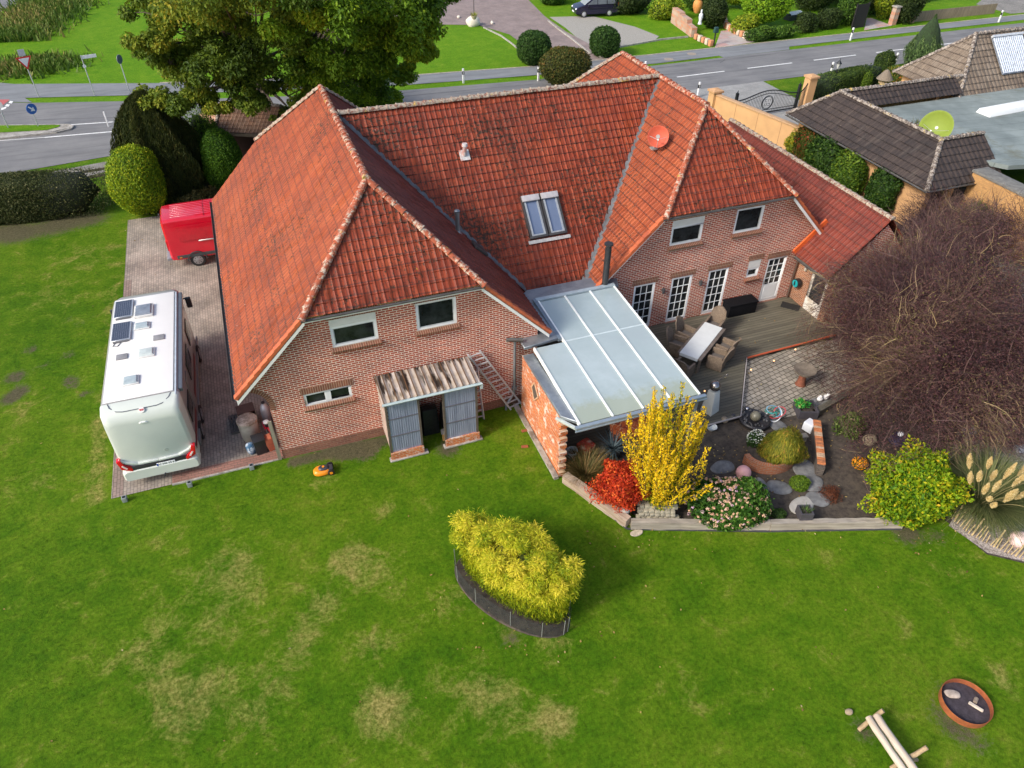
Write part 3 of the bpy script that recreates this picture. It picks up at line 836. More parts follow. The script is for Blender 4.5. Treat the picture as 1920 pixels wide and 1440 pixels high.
BARGE = plain("white_barge_board", (0.80, 0.78, 0.74), 0.5, var=0.08, scale=2)
ZINC = plain("zinc_sheet", (0.30, 0.335, 0.37), 0.42, metal=0.55, var=0.2, scale=2.2, col2=(0.22, 0.25, 0.28), bump=0.2, bscale=6)
LEAD = plain("lead_flashing", (0.13, 0.135, 0.14), 0.55, metal=0.3, var=0.35, scale=3, bump=0.6, bscale=14)
GUT = plain("dark_gutter", (0.10, 0.095, 0.09), 0.5, metal=0.3, var=0.3, scale=4)
GLASS = glass_dark("window_glass")
T_RED = tiles_mat("roof_tiles", (0.285, 0.043, 0.014), (0.16, 0.026, 0.011), (0.38, 0.07, 0.02), moss=.65)  # front and back slopes: same clay, darkened for getting less sun
T_LIT = tiles_mat("roof_tiles_sunlit_tone", (0.33, 0.064, 0.018), (0.20, 0.038, 0.014), (0.42, 0.098, 0.03), moss=0.5)  # left slopes: same clay, with the sun's brighter orange painted in
T_DRK = tiles_mat("roof_tiles_shaded_brown_red", (0.21, 0.036, 0.021), (0.12, 0.023, 0.016), (0.27, 0.052, 0.027), moss=0.25)  # right slopes carry painted shade; the annex tiles are darker themselves
RIDGE = ridge_mat("ridge_tiles", (0.42, 0.10, 0.045), (0.52, 0.43, 0.34), lim=.50)
RIDGE_D = ridge_mat("ridge_tiles_grey", (0.26, 0.10, 0.07), (0.40, 0.34, 0.27), lim=0.42)

H = thing("farmhouse", "large red brick farmhouse with three joined wings under weathered red clay tile roofs", "house", (9, 5, 0))
AR, AH = 5.334, 8.362      # left wing ridge
AW, AA, AY0, AY1 = 5.23, 2.777, -0.273, 13.976 + 0.27
AF, AB = 2.467, 13.976 - 2.467
BR, BH = 18.92, 8.285
BW, BA, BY0, BFR, BBK = 4.86, 2.87, 2.10, 4.9, 12.0
aE = AH - AW; aHp = AH - AA
# left wing: two long slopes, two half hips
roof_face("roof_left_slope", [(AR - AW, AY1, aE), (AR - AW, AY0, aE), (AR - AA, AY0, aHp), (AR, AF, AH), (AR, AB, AH), (AR - AA, AY1, aHp)], T_LIT, H).name = "tiled_roof"
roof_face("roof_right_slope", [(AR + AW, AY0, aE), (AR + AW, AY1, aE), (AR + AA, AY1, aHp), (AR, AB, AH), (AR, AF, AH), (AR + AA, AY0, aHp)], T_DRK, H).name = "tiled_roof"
roof_face("roof_front_hip", [(AR - AA, AY0, aHp), (AR + AA, AY0, aHp), (AR, AF, AH)], T_RED, H, uoff=.07).name = "tiled_roof"
roof_face("roof_back_hip", [(AR + AA, AY1, aHp), (AR - AA, AY1, aHp), (AR, AB, AH)], T_RED, H).name = "tiled_roof"
# middle wing
MY, MH = 8.50, 8.285
ME_ = 2.78
roof_face("roof_mid_front", [(AR + 0.05, ME_, MH - (MY - ME_)), (BR, ME_, MH - (MY - ME_)), (BR, MY, MH), (AR + 0.05, MY, MH)], T_RED, H, uoff=.03).name = "tiled_roof"
roof_face("roof_mid_back", [(BR, MY + 5.7, MH - 5.7), (AR + .05, MY + 5.7, MH - 5.7), (AR + .05, MY, MH), (BR, MY, MH)], T_RED, H).name = "tiled_roof"
# right wing
bHp = BH - BA; bE = BH - BW; BYB = BBK + (BFR - BY0)
roof_face("roof_b_left", [(BR - 5.8, BYB, BH - 5.8), (BR - 5.8, BY0, BH - 5.8), (BR - BA, BY0, bHp), (BR, BFR, BH), (BR, BBK, BH), (BR - BA, BYB, bHp)], T_LIT, H, uoff=.1).name = "tiled_roof"
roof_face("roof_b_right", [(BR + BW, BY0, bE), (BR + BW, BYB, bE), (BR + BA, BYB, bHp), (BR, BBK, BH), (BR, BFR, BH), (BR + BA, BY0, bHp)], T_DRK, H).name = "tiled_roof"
roof_face("roof_b_hip", [(BR - BA, BY0, bHp), (BR + BA, BY0, bHp), (BR, BFR, BH)], T_RED, H, uoff=.02).name = "tiled_roof"
roof_face("roof_b_backhip", [(BR + BA, BYB, bHp), (BR - BA, BYB, bHp), (BR, BBK, BH)], T_RED, H).name = "tiled_roof"
# low right annex
CX, CZ, CE, CEZ = 25.05, 4.76, 22.78, 2.49; CY = .1
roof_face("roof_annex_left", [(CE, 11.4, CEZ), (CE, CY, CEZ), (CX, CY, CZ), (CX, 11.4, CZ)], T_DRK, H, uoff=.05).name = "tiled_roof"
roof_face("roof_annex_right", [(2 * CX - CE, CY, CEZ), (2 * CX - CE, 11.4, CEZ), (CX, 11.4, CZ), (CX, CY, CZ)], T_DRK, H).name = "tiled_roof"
# ridge and hip caps
def caps(runs, mat, nm="ridge_tiles", r=0.115):
    g = MB()
    for a, b in runs: ridge_run(g, a, b, r)
    g.build(nm, mat, H, world=True, smooth=True)
caps([((AR - AA - .05, AY0 - .05, aHp), (AR, AF, AH))], RIDGE, r=.12)
caps([((AR + AA + .05, AY0 - .05, aHp), (AR, AF, AH))], RIDGE, r=.12)
caps([((AR, AF - .05, AH + .02), (AR, AB, AH + .02))], RIDGE, r=.12)
caps([((AR - AA, AY1, aHp), (AR, AB, AH)), ((AR + AA, AY1, aHp), (AR, AB, AH))], RIDGE_D)
caps([((AR + .2, MY, MH + .03), (BR, MY, MH + .03))], RIDGE_D, r=.12)
caps([((BR - BA, BY0 - .05, bHp), (BR, BFR, BH)), ((BR + BA, BY0 - .05, bHp), (BR, BFR, BH))], RIDGE)
caps([((BR, BFR - .05, BH + .02), (BR, BBK, BH + .02))], RIDGE, r=.115)
caps([((BR - BA, BYB, bHp), (BR, BBK, BH)), ((BR + BA, BYB, bHp), (BR, BBK, BH))], RIDGE_D)
caps([((CX, CY, CZ + .01), (CX, 11.4, CZ + .01))], RIDGE_D, r=.11)
# valley flashings between the wings
def strip(pts, w, mat, name, nrm=(0, 0, 1), lift=0.075):
    g = MB(); a, b = Vector(pts[0]), Vector(pts[1]); n = Vector(nrm).normalized()
    d = (b - a).normalized(); x = d.cross(n).normalized() * w / 2; u = n * lift
    m = Vector((0, 0, -0.02))
    N = 14
    for i in range(N):
        p, q = a.lerp(b, i / N), a.lerp(b, (i + 1) / N)
        g.face([p - x + u, q - x + u, q + u + m, p + u + m]); g.face([p + u + m, q + u + m, q + x + u, p + x + u])
    return g.build(name, mat, H, world=True)
def val(x1, y1, x2, y2, zf):
    return ((x1, y1, zf(x1, y1)), (x2, y2, zf(x2, y2)))
zm = lambda x, y: MH - (MY - y)
strip(val(AR + .12, MY - .02, AR + AH - (MH - (MY - 2.78)), 2.78, zm), 0.22, LEAD, "valley_flashing", (0.6, -0.6, 1))
strip(val(BR - .06, MY - .1, BR - (MY - 2.78), 2.78, zm), 0.24, LEAD, "valley_flashing", (-0.6, -0.6, 1))
vx = (BH + BR + CE - CEZ) / 2
strip(((vx, BY0, CEZ + vx - CE), (vx, 9, CEZ + vx - CE)), 0.26, LEAD, "valley_flashing", (0, 0, 1), 0.05)
# gutters, barge boards, fascia
g = MB()
def gutter(g, a, b, r=0.075):
    a, b = Vector(a), Vector(b); z = (b - a).normalized(); x = z.cross(Vector((0, 0, 1))); N = 7
    P = []
    for c in (a, b):
        for rr in (r, r * 0.86):
            for k in range(N):
                t = math.pi + math.pi * k / (N - 1)
                P.append(c + x * rr * math.cos(t) + Vector((0, 0, rr * math.sin(t))))
    F = []
    for k in range(N - 1):
        F += [(k, k + 1, 2 * N + k + 1, 2 * N + k), (N + k, 3 * N + k, 3 * N + k + 1, N + k + 1)]
    F += [(0, N, 3 * N, 2 * N), (N - 1, 3 * N - 1, 4 * N - 1, 2 * N - 1)]
    g.faces(P, F)
gutter(g, (AR - AW - .06, AY0 + .05, aE - .02), (AR - AW - .06, AY1, aE - .02))
g.build("gutter", GUT, H, world=True, smooth=True)
g = MB(); gutter(g, (AR - AA - .1, AY0 - .07, aHp - .03), (AR + AA + .1, AY0 - .07, aHp - .03), .055); g.build("gutter", GUT, H, world=True, smooth=True)
g = MB(); gutter(g, (BR - BA - .1, BY0 - .07, bHp - .03), (BR + BA + .1, BY0 - .07, bHp - .03), .055); g.build("gutter", GUT, H, world=True, smooth=True)
g = MB(); gutter(g, (CE - .07, CY, CEZ - .02), (CE - .07, 2.2, CEZ - .02)); g.build("gutter", GUT, H, world=True, smooth=True)
def barge(x1, z1, x2, z2, y, nm="barge_board", w=.14, t=.05, dz=-.12):
    MB().bar((x1, y, z1 + dz), (x2, y, z2 + dz), t, w, up=(1, 0, 0) if False else (0, 1, 0)).build(nm, BARGE, H, world=True)
def barge_poly(x1, z1, x2, z2, y, w=.17, t=.05, drop=.05):
    g = MB(); P = [(x1, z1 - drop), (x2, z2 - drop), (x2, z2 - drop - w), (x1, z1 - drop - w)]
    v = [(p[0], y, p[1]) for p in P] + [(p[0], y - t, p[1]) for p in P]
    g.faces(v, [(3, 2, 1, 0), (4, 5, 6, 7), (0, 1, 5, 4), (1, 2, 6, 5), (2, 3, 7, 6), (3, 0, 4, 7)])
    return g.build("barge_board", BARGE, H, world=True)
barge_poly(AR - AW, aE, AR - AA, aHp, AY0 + .02)
barge_poly(AR + AA, aHp, AR + AW - .05, aE + .05, AY0 + .02)
barge_poly(AR - AA, aHp - .03, AR + AA, aHp - .03, AY0 + .03, w=.09)
barge_poly(BR - 5.3, BH - 5.3, BR - BA, bHp, BY0 + .02, w=.1, t=.03)
barge_poly(BR + BA, bHp, BR + BW, bE, BY0 + .02)
barge_poly(BR - BA, bHp - .03, BR + BA, bHp - .03, BY0 + .03, w=.05)
# verge tiles standing proud along the sloping edges
def verge(x1, z1, x2, z2, y, mat, s):
    g = MB(); a, b = Vector((x1, y, z1)), Vector((x2, y, z2)); n = max(1, round((b - a).length / .34)); st = (b - a) / n
    for i in range(n):
        p = a + st * i; q = p + st * 0.98
        nn = Vector((s * 0.707, 0, 0.707))
        for (c0, c1, th_) in ((p, q, .03),):
            P = [c0 + nn * .085, c1 + nn * .055, c1 - nn * .06, c0 - nn * .06]
            g.faces([tuple(k) for k in P] + [tuple(k + Vector((0, -.03, 0))) for k in P], [(3, 2, 1, 0), (4, 5, 6, 7), (0, 1, 5, 4), (1, 2, 6, 5), (2, 3, 7, 6), (3, 0, 4, 7)])
            P2 = [c0 + nn * .085, c1 + nn * .055, c1 + nn * .055 + Vector((0, .16, 0)), c0 + nn * .085 + Vector((0, .16, 0))]
            g.face(P2)
    g.build("verge_tiles", mat, H, world=True)
VT = plain("verge_clay", (0.50, 0.12, 0.045), 0.6, var=0.25, scale=4, bump=0.4, bscale=20, col2=(0.36, 0.08, 0.035))
verge(AR - AW, aE, AR - AA, aHp, AY0, VT, -1); verge(AR + AW, aE, AR + AA, aHp, AY0, VT, 1)
verge(BR - 5.6, BH - 5.6, BR - BA, bHp, BY0, VT, -1); verge(BR + BW, bE, BR + BA, bHp, BY0, VT, 1)
VTB = plain("verge_clay_bright", (0.72, 0.13, 0.03), 0.5, var=0.15, scale=4)
MB().bar((22.74, 2.30, 2.60), (24.0, 2.30, 3.86), .2, .07, up=(0, 1, 0)).build("verge_tiles", VTB, H, world=True)
MB().box((24.06, 2.2, 3.56), (.16, .16, .24)).box((23.98, 2.12, 3.42), (.22, .14, .1)).build("gutter_end", GUT, H, world=True)
# walls
winsA = [(3.27, 4.10, 4.72, 5.18, 'roller'), (5.98, 4.10, 7.33, 5.18, 'plain'), (2.06, 2.0, 3.6, 2.54, 'double')]
winsB = [(16.67, 3.88, 18.08, 5.0, 'roller'), (19.53, 3.90, 20.83, 5.0, 'plain'), (20.70, 1.62, 21.3, 2.47, 'smallroller')]
frenchB = [(15.35, .22, 16.31), (17.06, .22, 18.02), (18.80, .22, 19.75)]
doorB = (21.68, .22, 22.63, 2.38)
zA = lambda x: AH - abs(x - AR) - .12
AL, ARR = 0.97, 10.2
wall_sheet("brick_wall", BRICK, H, (0, 0, 0), (1, 0, 0), [(AL, -.1), (ARR, -.1), (ARR, zA(ARR)), (AR + AA, aHp - .12), (AR - AA, aHp - .12), (AL, zA(AL))],
           [(a, b, c, d) for a, b, c, d, k in winsA] , inward=(0, 1, 0))
# arch at the left corner of the front wall
g = MB(); AP = [(0.97, 1.7), (0.985, 2.2), (0.97, 2.5), (0.90, 2.72), (0.78, 2.9), (0.62, 3.03), (0.42, 3.09), (0.30, 3.1)]
for (x1, z1), (x2, z2) in zip(AP[1:-1], AP[2:]):
    if x1 > 0.975: x1 = 0.97
    if abs(x1 - x2) < 1e-4: continue
    q = [(x2, 0, z2), (x1, 0, z1), (x1, 0, zA(x1)), (x2, 0, max(zA(x2), z2 + .001))]
    g.face(q, [(p[0] + 20, p[2] + 20) for p in q])
for (x1, z1), (x2, z2) in zip(AP[:-1], AP[1:]):
    g.face([(x1, 0, z1), (x2, 0, z2), (x2, .3, z2), (x1, .3, z1)], [(0, 0), (.08, 0), (.08, .3), (0, .3)])
g.face([(.97, 0, -.1), (.97, 0, 1.7), (.97, .3, 1.7), (.97, .3, -.1)], [(0, 0), (0, 1.8), (.3, 1.8), (.3, 0)])
g.build("brick_wall", BRICK, H, world=True)
g = MB(); L = 0
for (x1, z1), (x2, z2) in zip(AP[1:-1], AP[2:]):
    a, b = Vector((x1, 0, z1)), Vector((x2, 0, z2)); d = (b - a).normalized(); n = Vector((d.z, 0, -d.x)) * .16
    if n.x < 0: n = -n
    a2, b2 = a + Vector((.9 * (a.x - .3), 0, .0)).normalized() * 0 + Vector((a.x - .3, 0, a.z - 2.4)).normalized() * .17, b + Vector((b.x - .3, 0, b.z - 2.4)).normalized() * .17
    l = (b - a).length
    o = Vector((0, -.012, 0))
    g.face([a + o, a2 + o, b2 + o, b + o], [(L, 0.1), (L, .35), (L + l, .35), (L + l, 0.1)]); L += l
g.build("arch_bricks", SOLD, H, world=True)
zB = lambda x: BH - abs(x - BR) - .12
wall_sheet("brick_wall", BRICK, H, (0, 2.48, 0), (1, 0, 0), [(13.3, -.1), (23.35, -.1), (23.9, 2.4), (23.9, zB(23.7)), (BR + BA, bHp - .1), (BR - BA, bHp - .1), (13.3, zB(13.3))],
           [w[:4] for w in winsB] + [(a, b, c, 2.38) for a, b, c in frenchB] + [(doorB[0], doorB[1], doorB[2], doorB[3])], inward=(0, 1, 0))
wall_sheet("brick_wall", brick("brown_brick", (0.40, 0.155, 0.07), (0.25, 0.10, 0.055), (0.50, 0.40, 0.30), w=0.235, h=0.083, ms=0.009, stain=0.3), H, (23.3, 0, 0), (0, 1, 0),
           [(.2, -.1), (2.48, -.1), (2.48, 2.7), (.2, 2.7)], [(.52, .2, 1.5, 2.12)], inward=(1, 0, 0))
g = MB()
# outer walls that face away: left side, right side, back
g.face([(.97, .3, -.1), (.97, 13.9, -.1), (.97, 13.9, zA(.97)), (.97, .3, zA(.97))]); g.face([(10.2, 0, -.1), (10.2, 2.8, -.1), (10.2, 2.8, 3.3), (10.2, 0, 3.3)])
g.face([(10.2, 2.9, -.1), (13.4, 2.9, -.1), (13.4, 2.9, 2.6), (10.2, 2.9, 2.6)])
g.face([(.97, 13.9, -.1), (.97, 13.9, zA(.97)), (AR - AA, 13.9, aHp - .1), (AR + AA, 13.9, aHp - .1), (ARR, 13.9, zA(ARR)), (ARR, 13.9, -.1)])
g.face([(10.2, 13.8, -.1), (10.2, 13.8, 2.7), (13.5, 13.8, 2.7), (13.5, 13.8, -.1)]); 
g.face([(13.4, 14.7, -.1), (13.4, 14.7, zB(13.4)), (BR - BA, 14.7, bHp - .1), (BR + BA, 14.7, bHp - .1), (23.7, 14.7, zB(23.7)), (23.7, 14.7, -.1)])
g.face([(23.7, 14.7, -.1), (23.7, 2.5, -.1), (23.7, 2.5, 3.2), (23.7, 14.7, 3.2)])
g.face([(23.3, .2, -.1), (26.8, .2, -.1), (26.8, .2, 2.7), (25.05, .2, 4.5), (23.3, .2, 2.7)])
g.face([(26.8, .2, -.1), (26.8, 11.3, -.1), (26.8, 11.3, 2.7), (26.8, .2, 2.7)]); g.face([(23.3, 11.3, -.1), (23.3, 11.3, 2.7), (25.05, 11.3, 4.5), (26.8, 11.3, 2.7), (26.8, 11.3, -.1)])
g.build("brick_wall", BRICK, H, world=True)
# plinth course
MB().box((5.58, -.004, .12), (9.2, .03, .5)).build("plinth", brick("plinth_brick", (0.32, 0.125, 0.075), (0.22, 0.09, 0.06), (0.33, 0.23, 0.16), w=0.235, h=0.083, ms=0.007, stain=0.4), H, world=True)

def window(x0, z0, x1, z1, y, kind, fw=.085, parent=H, ax='y', depth=.07):
    """a framed window with its glass, brick lintel and sill"""
    g = MB(); yy = y + depth
    T = (lambda x, yv, z: (x, yv, z)) if ax == 'y' else (lambda x, yv, z: (yv, x, z))
    def bx(a, b, c, d, y0=yy - .05, y1=yy + .04): g.span(T(a, y0, b), T(c, y1, d))
    ztop = z1
    if 'roller' in kind: ztop = z1 - (.28 if kind == 'roller' else .38)
    bx(x0, z0, x1, z0 + fw); bx(x0, ztop - fw, x1, ztop); bx(x0, z0 + fw, x0 + fw, ztop - fw); bx(x1 - fw, z0 + fw, x1, ztop - fw)
    if kind == 'double': bx((x0 + x1) / 2 - .1, z0 + fw, (x0 + x1) / 2 + .1, ztop - fw)
    fr = g.build("window", UPVC, parent, world=True, bevel=.006, seg=1)
    p = MB(); p.span(T(x0 + fw * .6, yy + .0, z0 + fw * .6), T(x1 - fw * .6, yy + .02, ztop - fw * .6)); p.build("pane", GLASS, fr)
    i = MB(); iw = .03
    if kind != 'double':
        for (a, b, c, d) in ((x0 + fw, z0 + fw, x1 - fw, z0 + fw + iw), (x0 + fw, ztop - fw - iw, x1 - fw, ztop - fw), (x0 + fw, z0 + fw + iw, x0 + fw + iw, ztop - fw - iw), (x1 - fw - iw, z0 + fw + iw, x1 - fw, ztop - fw - iw)):
            i.span(T(a, yy - .025, b), T(c, yy - .002, d))
        i.build("sash", plain("window_sash", (0.55, 0.57, 0.58), .4), fr)
    if 'roller' in kind:
        s = MB(); s.span(T(x0, yy - .06, ztop + .002), T(x1, yy + .06, z1))
        n = int((z1 - ztop) / .045)
        for k in range(n): s.span(T(x0 + .01, yy - .072, ztop + .006 + k * .045), T(x1 - .01, yy - .0605, ztop + .040 + k * .045))
        s.build("roller_shutter", plain("shutter_white", (0.74, 0.73, 0.70), .5, var=.05), fr)
    if ax == 'y':
        l = MB(); l.box(((x0 + x1) / 2, y + .02, z1 + .125), (x1 - x0 + .16, .08, .25)); l.build("lintel", SOLD, fr)
        s = MB(); M = Matrix.Rotation(R(-28), 3, 'X')
        s.box(((x0 + x1) / 2, y - .03, z0 - .06), (x1 - x0 + .12, .20, .12), M=Matrix.Rotation(R(20), 3, 'X')); s.build("sill", SOLD, fr)
    return fr
for w in winsA + winsB: window(w[0], w[1], w[2], w[3], 0 if w in winsA else 2.48, w[4])
# things on the sills, seen through the glass
def french(x0, z0, x1, z1, y, cols, rows, panel=0.0, name="french_window"):
    g = MB(); yy = y + .06; f = .09
    g.span((x0, yy - .05, z0), (x1, yy + .05, z0 + f + .04)); g.span((x0, yy - .05, z1 - f), (x1, yy + .05, z1)); g.span((x0, yy - .05, z0 + f + .04), (x0 + f, yy + .05, z1 - f)); g.span((x1 - f, yy - .05, z0 + f + .04), (x1, yy + .05, z1 - f))
    gx0, gx1, gz0, gz1 = x0 + f, x1 - f, z0 + f + .04 + panel, z1 - f
    d = g.build(name, UPVC, H, world=True, bevel=.006, seg=1)
    if panel: MB().span((gx0, yy - .035, z0 + f + .04), (gx1, yy + .02, gz0)).span((gx0 + .07, yy - .047, z0 + f + .12), (gx1 - .07, yy - .036, gz0 - .08)).build("panel", UPVC, d, bevel=.004, seg=1)
    MB().span((gx0 - .01, yy - .005, gz0 - .01), (gx1 + .01, yy + .015, gz1 + .01)).build("pane", GLASS, d)
    b = MB()
    for i in range(1, cols): cx = gx0 + (gx1 - gx0) * i / cols; b.span((cx - .013, yy - .03, gz0), (cx + .013, yy - .007, gz1))
    for i in range(1, rows): cz = gz0 + (gz1 - gz0) * i / rows; b.span((gx0, yy - .028, cz - .013), (gx1, yy - .008, cz + .013))
    b.build("glazing_bars", UPVC, d)
    if panel: MB().rod((gx0 - .03, yy - .1, z0 + 1.0), (gx0 + .1, yy - .1, z0 + 1.0), .012).box((gx0 - .03, yy - .07, z0 + 1.0), (.035, .05, .16)).build("handle", plain("handle_metal", (.5, .5, .5), .3, metal=.9), d)
    MB().box(((x0 + x1) / 2, y + .02, z1 + .125), (x1 - x0 + .2, .08, .25)).build("lintel", SOLD, d)
    MB().box(((x0 + x1) / 2, y - .02, z0 - .045), (x1 - x0 + .06, .12, .08)).build("threshold", plain("threshold_stone", (.25, .12, .085), .8, var=.3), d)
    return d
for x0, z0, x1 in frenchB: french(x0, z0, x1, 2.38, 2.48, 3, 5)
french(doorB[0], doorB[1], doorB[2], doorB[3], 2.48, 3, 4, panel=.72, name="door")
# whitewashed side door of the annex (faces left)
def side_door():
    g = MB(); X = 23.3 + .05
    y0, y1, z0, z1 = .52, 1.5, .2, 2.12
    g.span((X - .04, y0, z0), (X + .04, y1, z0 + .62)); g.span((X - .04, y0, z1 - .12), (X + .04, y1, z1)); g.span((X - .04, y0, z0 + .62), (X + .04, y0 + .13, z1 - .12)); g.span((X - .04, y1 - .13, z0 + .62), (X + .04, y1, z1 - .12))
    d = g.build("door", plain("old_white_door", (.70, .67, .62), .6, var=.1, scale=5, col2=(.5, .44, .36)), H, world=True, bevel=.005, seg=1)
    MB().span((X, y0 + .12, z0 + .6), (X + .02, y1 - .12, z1 - .11)).build("pane", GLASS, d)
    MB().rod((X - .09, y1 - .06, 1.05), (X - .09, y1 - .18, 1.05), .012).box((X - .06, y1 - .06, 1.05), (.05, .03, .14)).build("handle", _cache["handle_metal"], d)
side_door()
# lamps, vents, pipes on the walls
for x in (16.68, 18.42):
    g = MB().box((x, 2.455, 1.93), (.08, .05, .12)); g.rod((x, 2.38, 1.82), (x, 2.38, 2.04), .055, n=14)
    g.build("wall_lamp", plain("lamp_grey", (.10, .105, .11), .45, metal=.4), H, world=True, smooth=False)
MB().box((18.92, 2.40, 5.22), (.34, .16, .05)).box((18.92, 2.36, 5.28), (.3, .1, .06)).build("floodlight", plain("lamp_beige", (.42, .4, .36), .5), H, world=True, bevel=.008, seg=1)
MB().box((23.22, 1.86, 1.93), (.1, .09, .18)).build("wall_lamp", _cache["lamp_beige"], H, world=True, bevel=.01)
g = MB(); g.tube([(23.17, 2.33, 2.45), (23.17, 2.38, 2.2), (23.17, 2.40, 1.5), (23.17, 2.4, .1)], .045, 10); g.build("downpipe", plain("brown_pipe", (.10, .065, .05), .5), H, world=True, smooth=True)
# downpipe beside the canopy wall, with its gutter stub
g = MB(); g.tube([(9.32, -.10, 2.95), (9.32, -.10, 1.0), (9.30, -.12, .62), (9.1, -.2, .42), (8.95, -.24, .22), (8.95, -.24, .02)], .048, 10); g.box((9.32, -.1, .85), (.14, .12, .14)); g.build("downpipe", ZINC, H, world=True, smooth=True)
g = MB(); gutter(g, (9.0, -.1, 3.12), (9.55, -.3, 3.12), .09); g.build("gutter", GUT, H, world=True, smooth=True)
# steel flue and roof vents
g = MB(); g.rod((8.72, 4.38, 4.7), (8.72, 4.38, 5.72), .085, n=16); g.rod((8.72, 4.38, 5.72), (8.72, 4.38, 5.8), .10, .10, 16); g.rod((8.72, 4.38, 5.8), (8.72, 4.38, 5.85), .03, .03, 8); g.rod((8.72, 4.38, 5.84), (8.72, 4.38, 5.88), .11, .06, 16)
g.rod((8.72, 4.38, 4.88), (8.72, 4.38, 5.06), .16, .09, 16)
g.build("roof_vent", plain("steel_grey", (.24, .26, .28), .45, metal=.7, var=.25, scale=3), H, world=True, smooth=True)
g = MB(); g.rod((13.78, 2.05, 2.95), (13.78, 2.05, 4.62), .12, n=20); g.rod((13.78, 2.05, 2.95), (13.78, 2.05, 3.05), .2, .13, 20); g.rod((13.78, 2.05, 4.62), (13.78, 2.05, 4.74), .095, n=16); g.rod((13.78, 2.05, 4.74), (13.78, 2.05, 4.8), .17, n=20)
g.build("flue_pipe", plain("flue_black", (.045, .047, .05), .45, metal=.3, var=.2), H, world=True, smooth=True)
n_ = Vector((0, -1, 1)).normalized()
c_ = Vector((9.83, 6.95, zm(0, 6.95)))
M45 = Matrix.Rotation(R(45), 3, 'X')
g = MB(); g.box(c_ + n_ * .065, (.38, .42, .04), M=M45); g.rod(c_ + n_ * .06, c_ + Vector((0, -.1, .42)), .09, .075, 14); g.rod(c_ + Vector((0, -.1, .42)), c_ + Vector((0, -.1, .52)), .12, .10, 14)
g.build("roof_vent", plain("vent_grey", (.55, .53, .52), .5, var=.2, scale=6, col2=(.5, .2, .15)), H, world=True, smooth=True)
# twin skylights in the middle roof
def skylight(x0, x1, ya, yb):
    def P(x, y, h): 
        v = Vector((x, y, zm(x, y))) + n_ * h; return v
    ym, w, L = (ya + yb) / 2, (x1 - x0), (yb - ya) * math.sqrt(2); cx = (x0 + x1) / 2
    M = M45
    def B(g, u, v, du, dv, h0, h1): g.box(P(cx + u, ym + v / math.sqrt(2), (h0 + h1) / 2), (du, dv, h1 - h0), M=M)
    g = MB(); f = .09
    for u, v, du, dv in ((0, L / 2 - f / 2, w, f), (0, -L / 2 + f / 2, w, f), (-w / 2 + f / 2, 0, f, L - 2 * f), (w / 2 - f / 2, 0, f, L - 2 * f)): B(g, u, v, du, dv, 0, .14)
    fr = g.build("skylight", plain("skylight_frame", (.075, .07, .068), .45, metal=.3), H, world=True, bevel=.008, seg=1)
    g = MB(); f2 = .055; a = w - 2 * f; b = L - 2 * f
    for u, v, du, dv in ((0, b / 2 - f2 / 2, a, f2), (0, -b / 2 + f2 / 2, a, f2), (-a / 2 + f2 / 2, 0, f2, b - 2 * f2), (a / 2 - f2 / 2, 0, f2, b - 2 * f2)): B(g, u, v, du, dv, .02, .15)
    g.build("sash", plain("sash_silver", (.42, .44, .45), .4, metal=.4), fr)
    g = MB(); B(g, 0, 0, a - .06, b - .06, .06, .10); g.build("pane", plain("sky_glass", (.20, .25, .36), .12, var=.1, scale=.6, metal=.35), fr)
    g = MB(); B(g, 0, b / 2 - .06, w - .04, .24, .14, .23); g.build("roller_box", plain("shutter_box", (.5, .47, .47), .45, metal=.2), fr, bevel=.02)
    g = MB(); B(g, -w / 2 + .15, 0, .02, b * .9, .13, .16); g.build("guide_rail", _cache["sash_silver"], fr)
skylight(11.58, 12.33, 4.36, 5.58); skylight(12.37, 13.12, 4.36, 5.58)
g = MB(); g.box(Vector((12.36, 4.27, zm(0, 4.27))) + n_ * .07, (1.75, .13, .03), M=M45); g.build("apron_flashing", plain("apron_grey", (.42, .41, .4), .5, var=.2), H, world=True)
# old skylight low on the right-hand slope of the left wing
nr = Vector((1, 0, 1)).normalized()
g = MB(); g.box(Vector((9.35, 3.95, AH - (9.35 - AR))) + nr * .09, (.62, .55, .1), M=Matrix.Rotation(R(45), 3, 'Y')); g.build("skylight", _cache["skylight_frame"], H, world=True, bevel=.02)

# ------------------------------------------------------------------ glazed terrace roof beside the farmhouse
DECKW = wood("deck_boards", (0.125, 0.112, 0.078), (0.205, 0.188, 0.14), axis=0, boards=0.145)
g = MB(); g.prism([(9.7, 2.9), (9.7, -3.62), (16.72, -3.62), (18.9, -0.75), (23.3, -0.66), (23.3, 2.5), (13.5, 2.5), (13.4, 2.9)], 0.03, 0.20)
tag(g.build("deck", DECKW), kind="structure")
T = thing("terrace_roof", "flat zinc and milky glass terrace roof resting on an old orange brick side wall", "canopy", (11.9, -1.3, 0))
PANEL = plain("milky_panel", (0.42, 0.50, 0.52), 0.25, var=0.12, scale=0.4, col2=(0.37, 0.45, 0.46), coat=0.6)
_n = PANEL.node_tree; _b = _n.nodes["Principled BSDF"]; _c = _b.inputs["Base Color"].links[0].from_socket; _co = _coord(_n); _s = _n.nodes.new("ShaderNodeSeparateXYZ"); _n.links.new(_co, _s.inputs[0])
_e = _ramp(_n, _math(_n, 'ADD', _math(_n, 'DIVIDE', _math(_n, 'ADD', _s.outputs[1], 3.2), 2.6), _math(_n, 'MULTIPLY', _noise(_n, _co, 3, 6, .75), .5)), [(.0, .7), (.16, .0)])
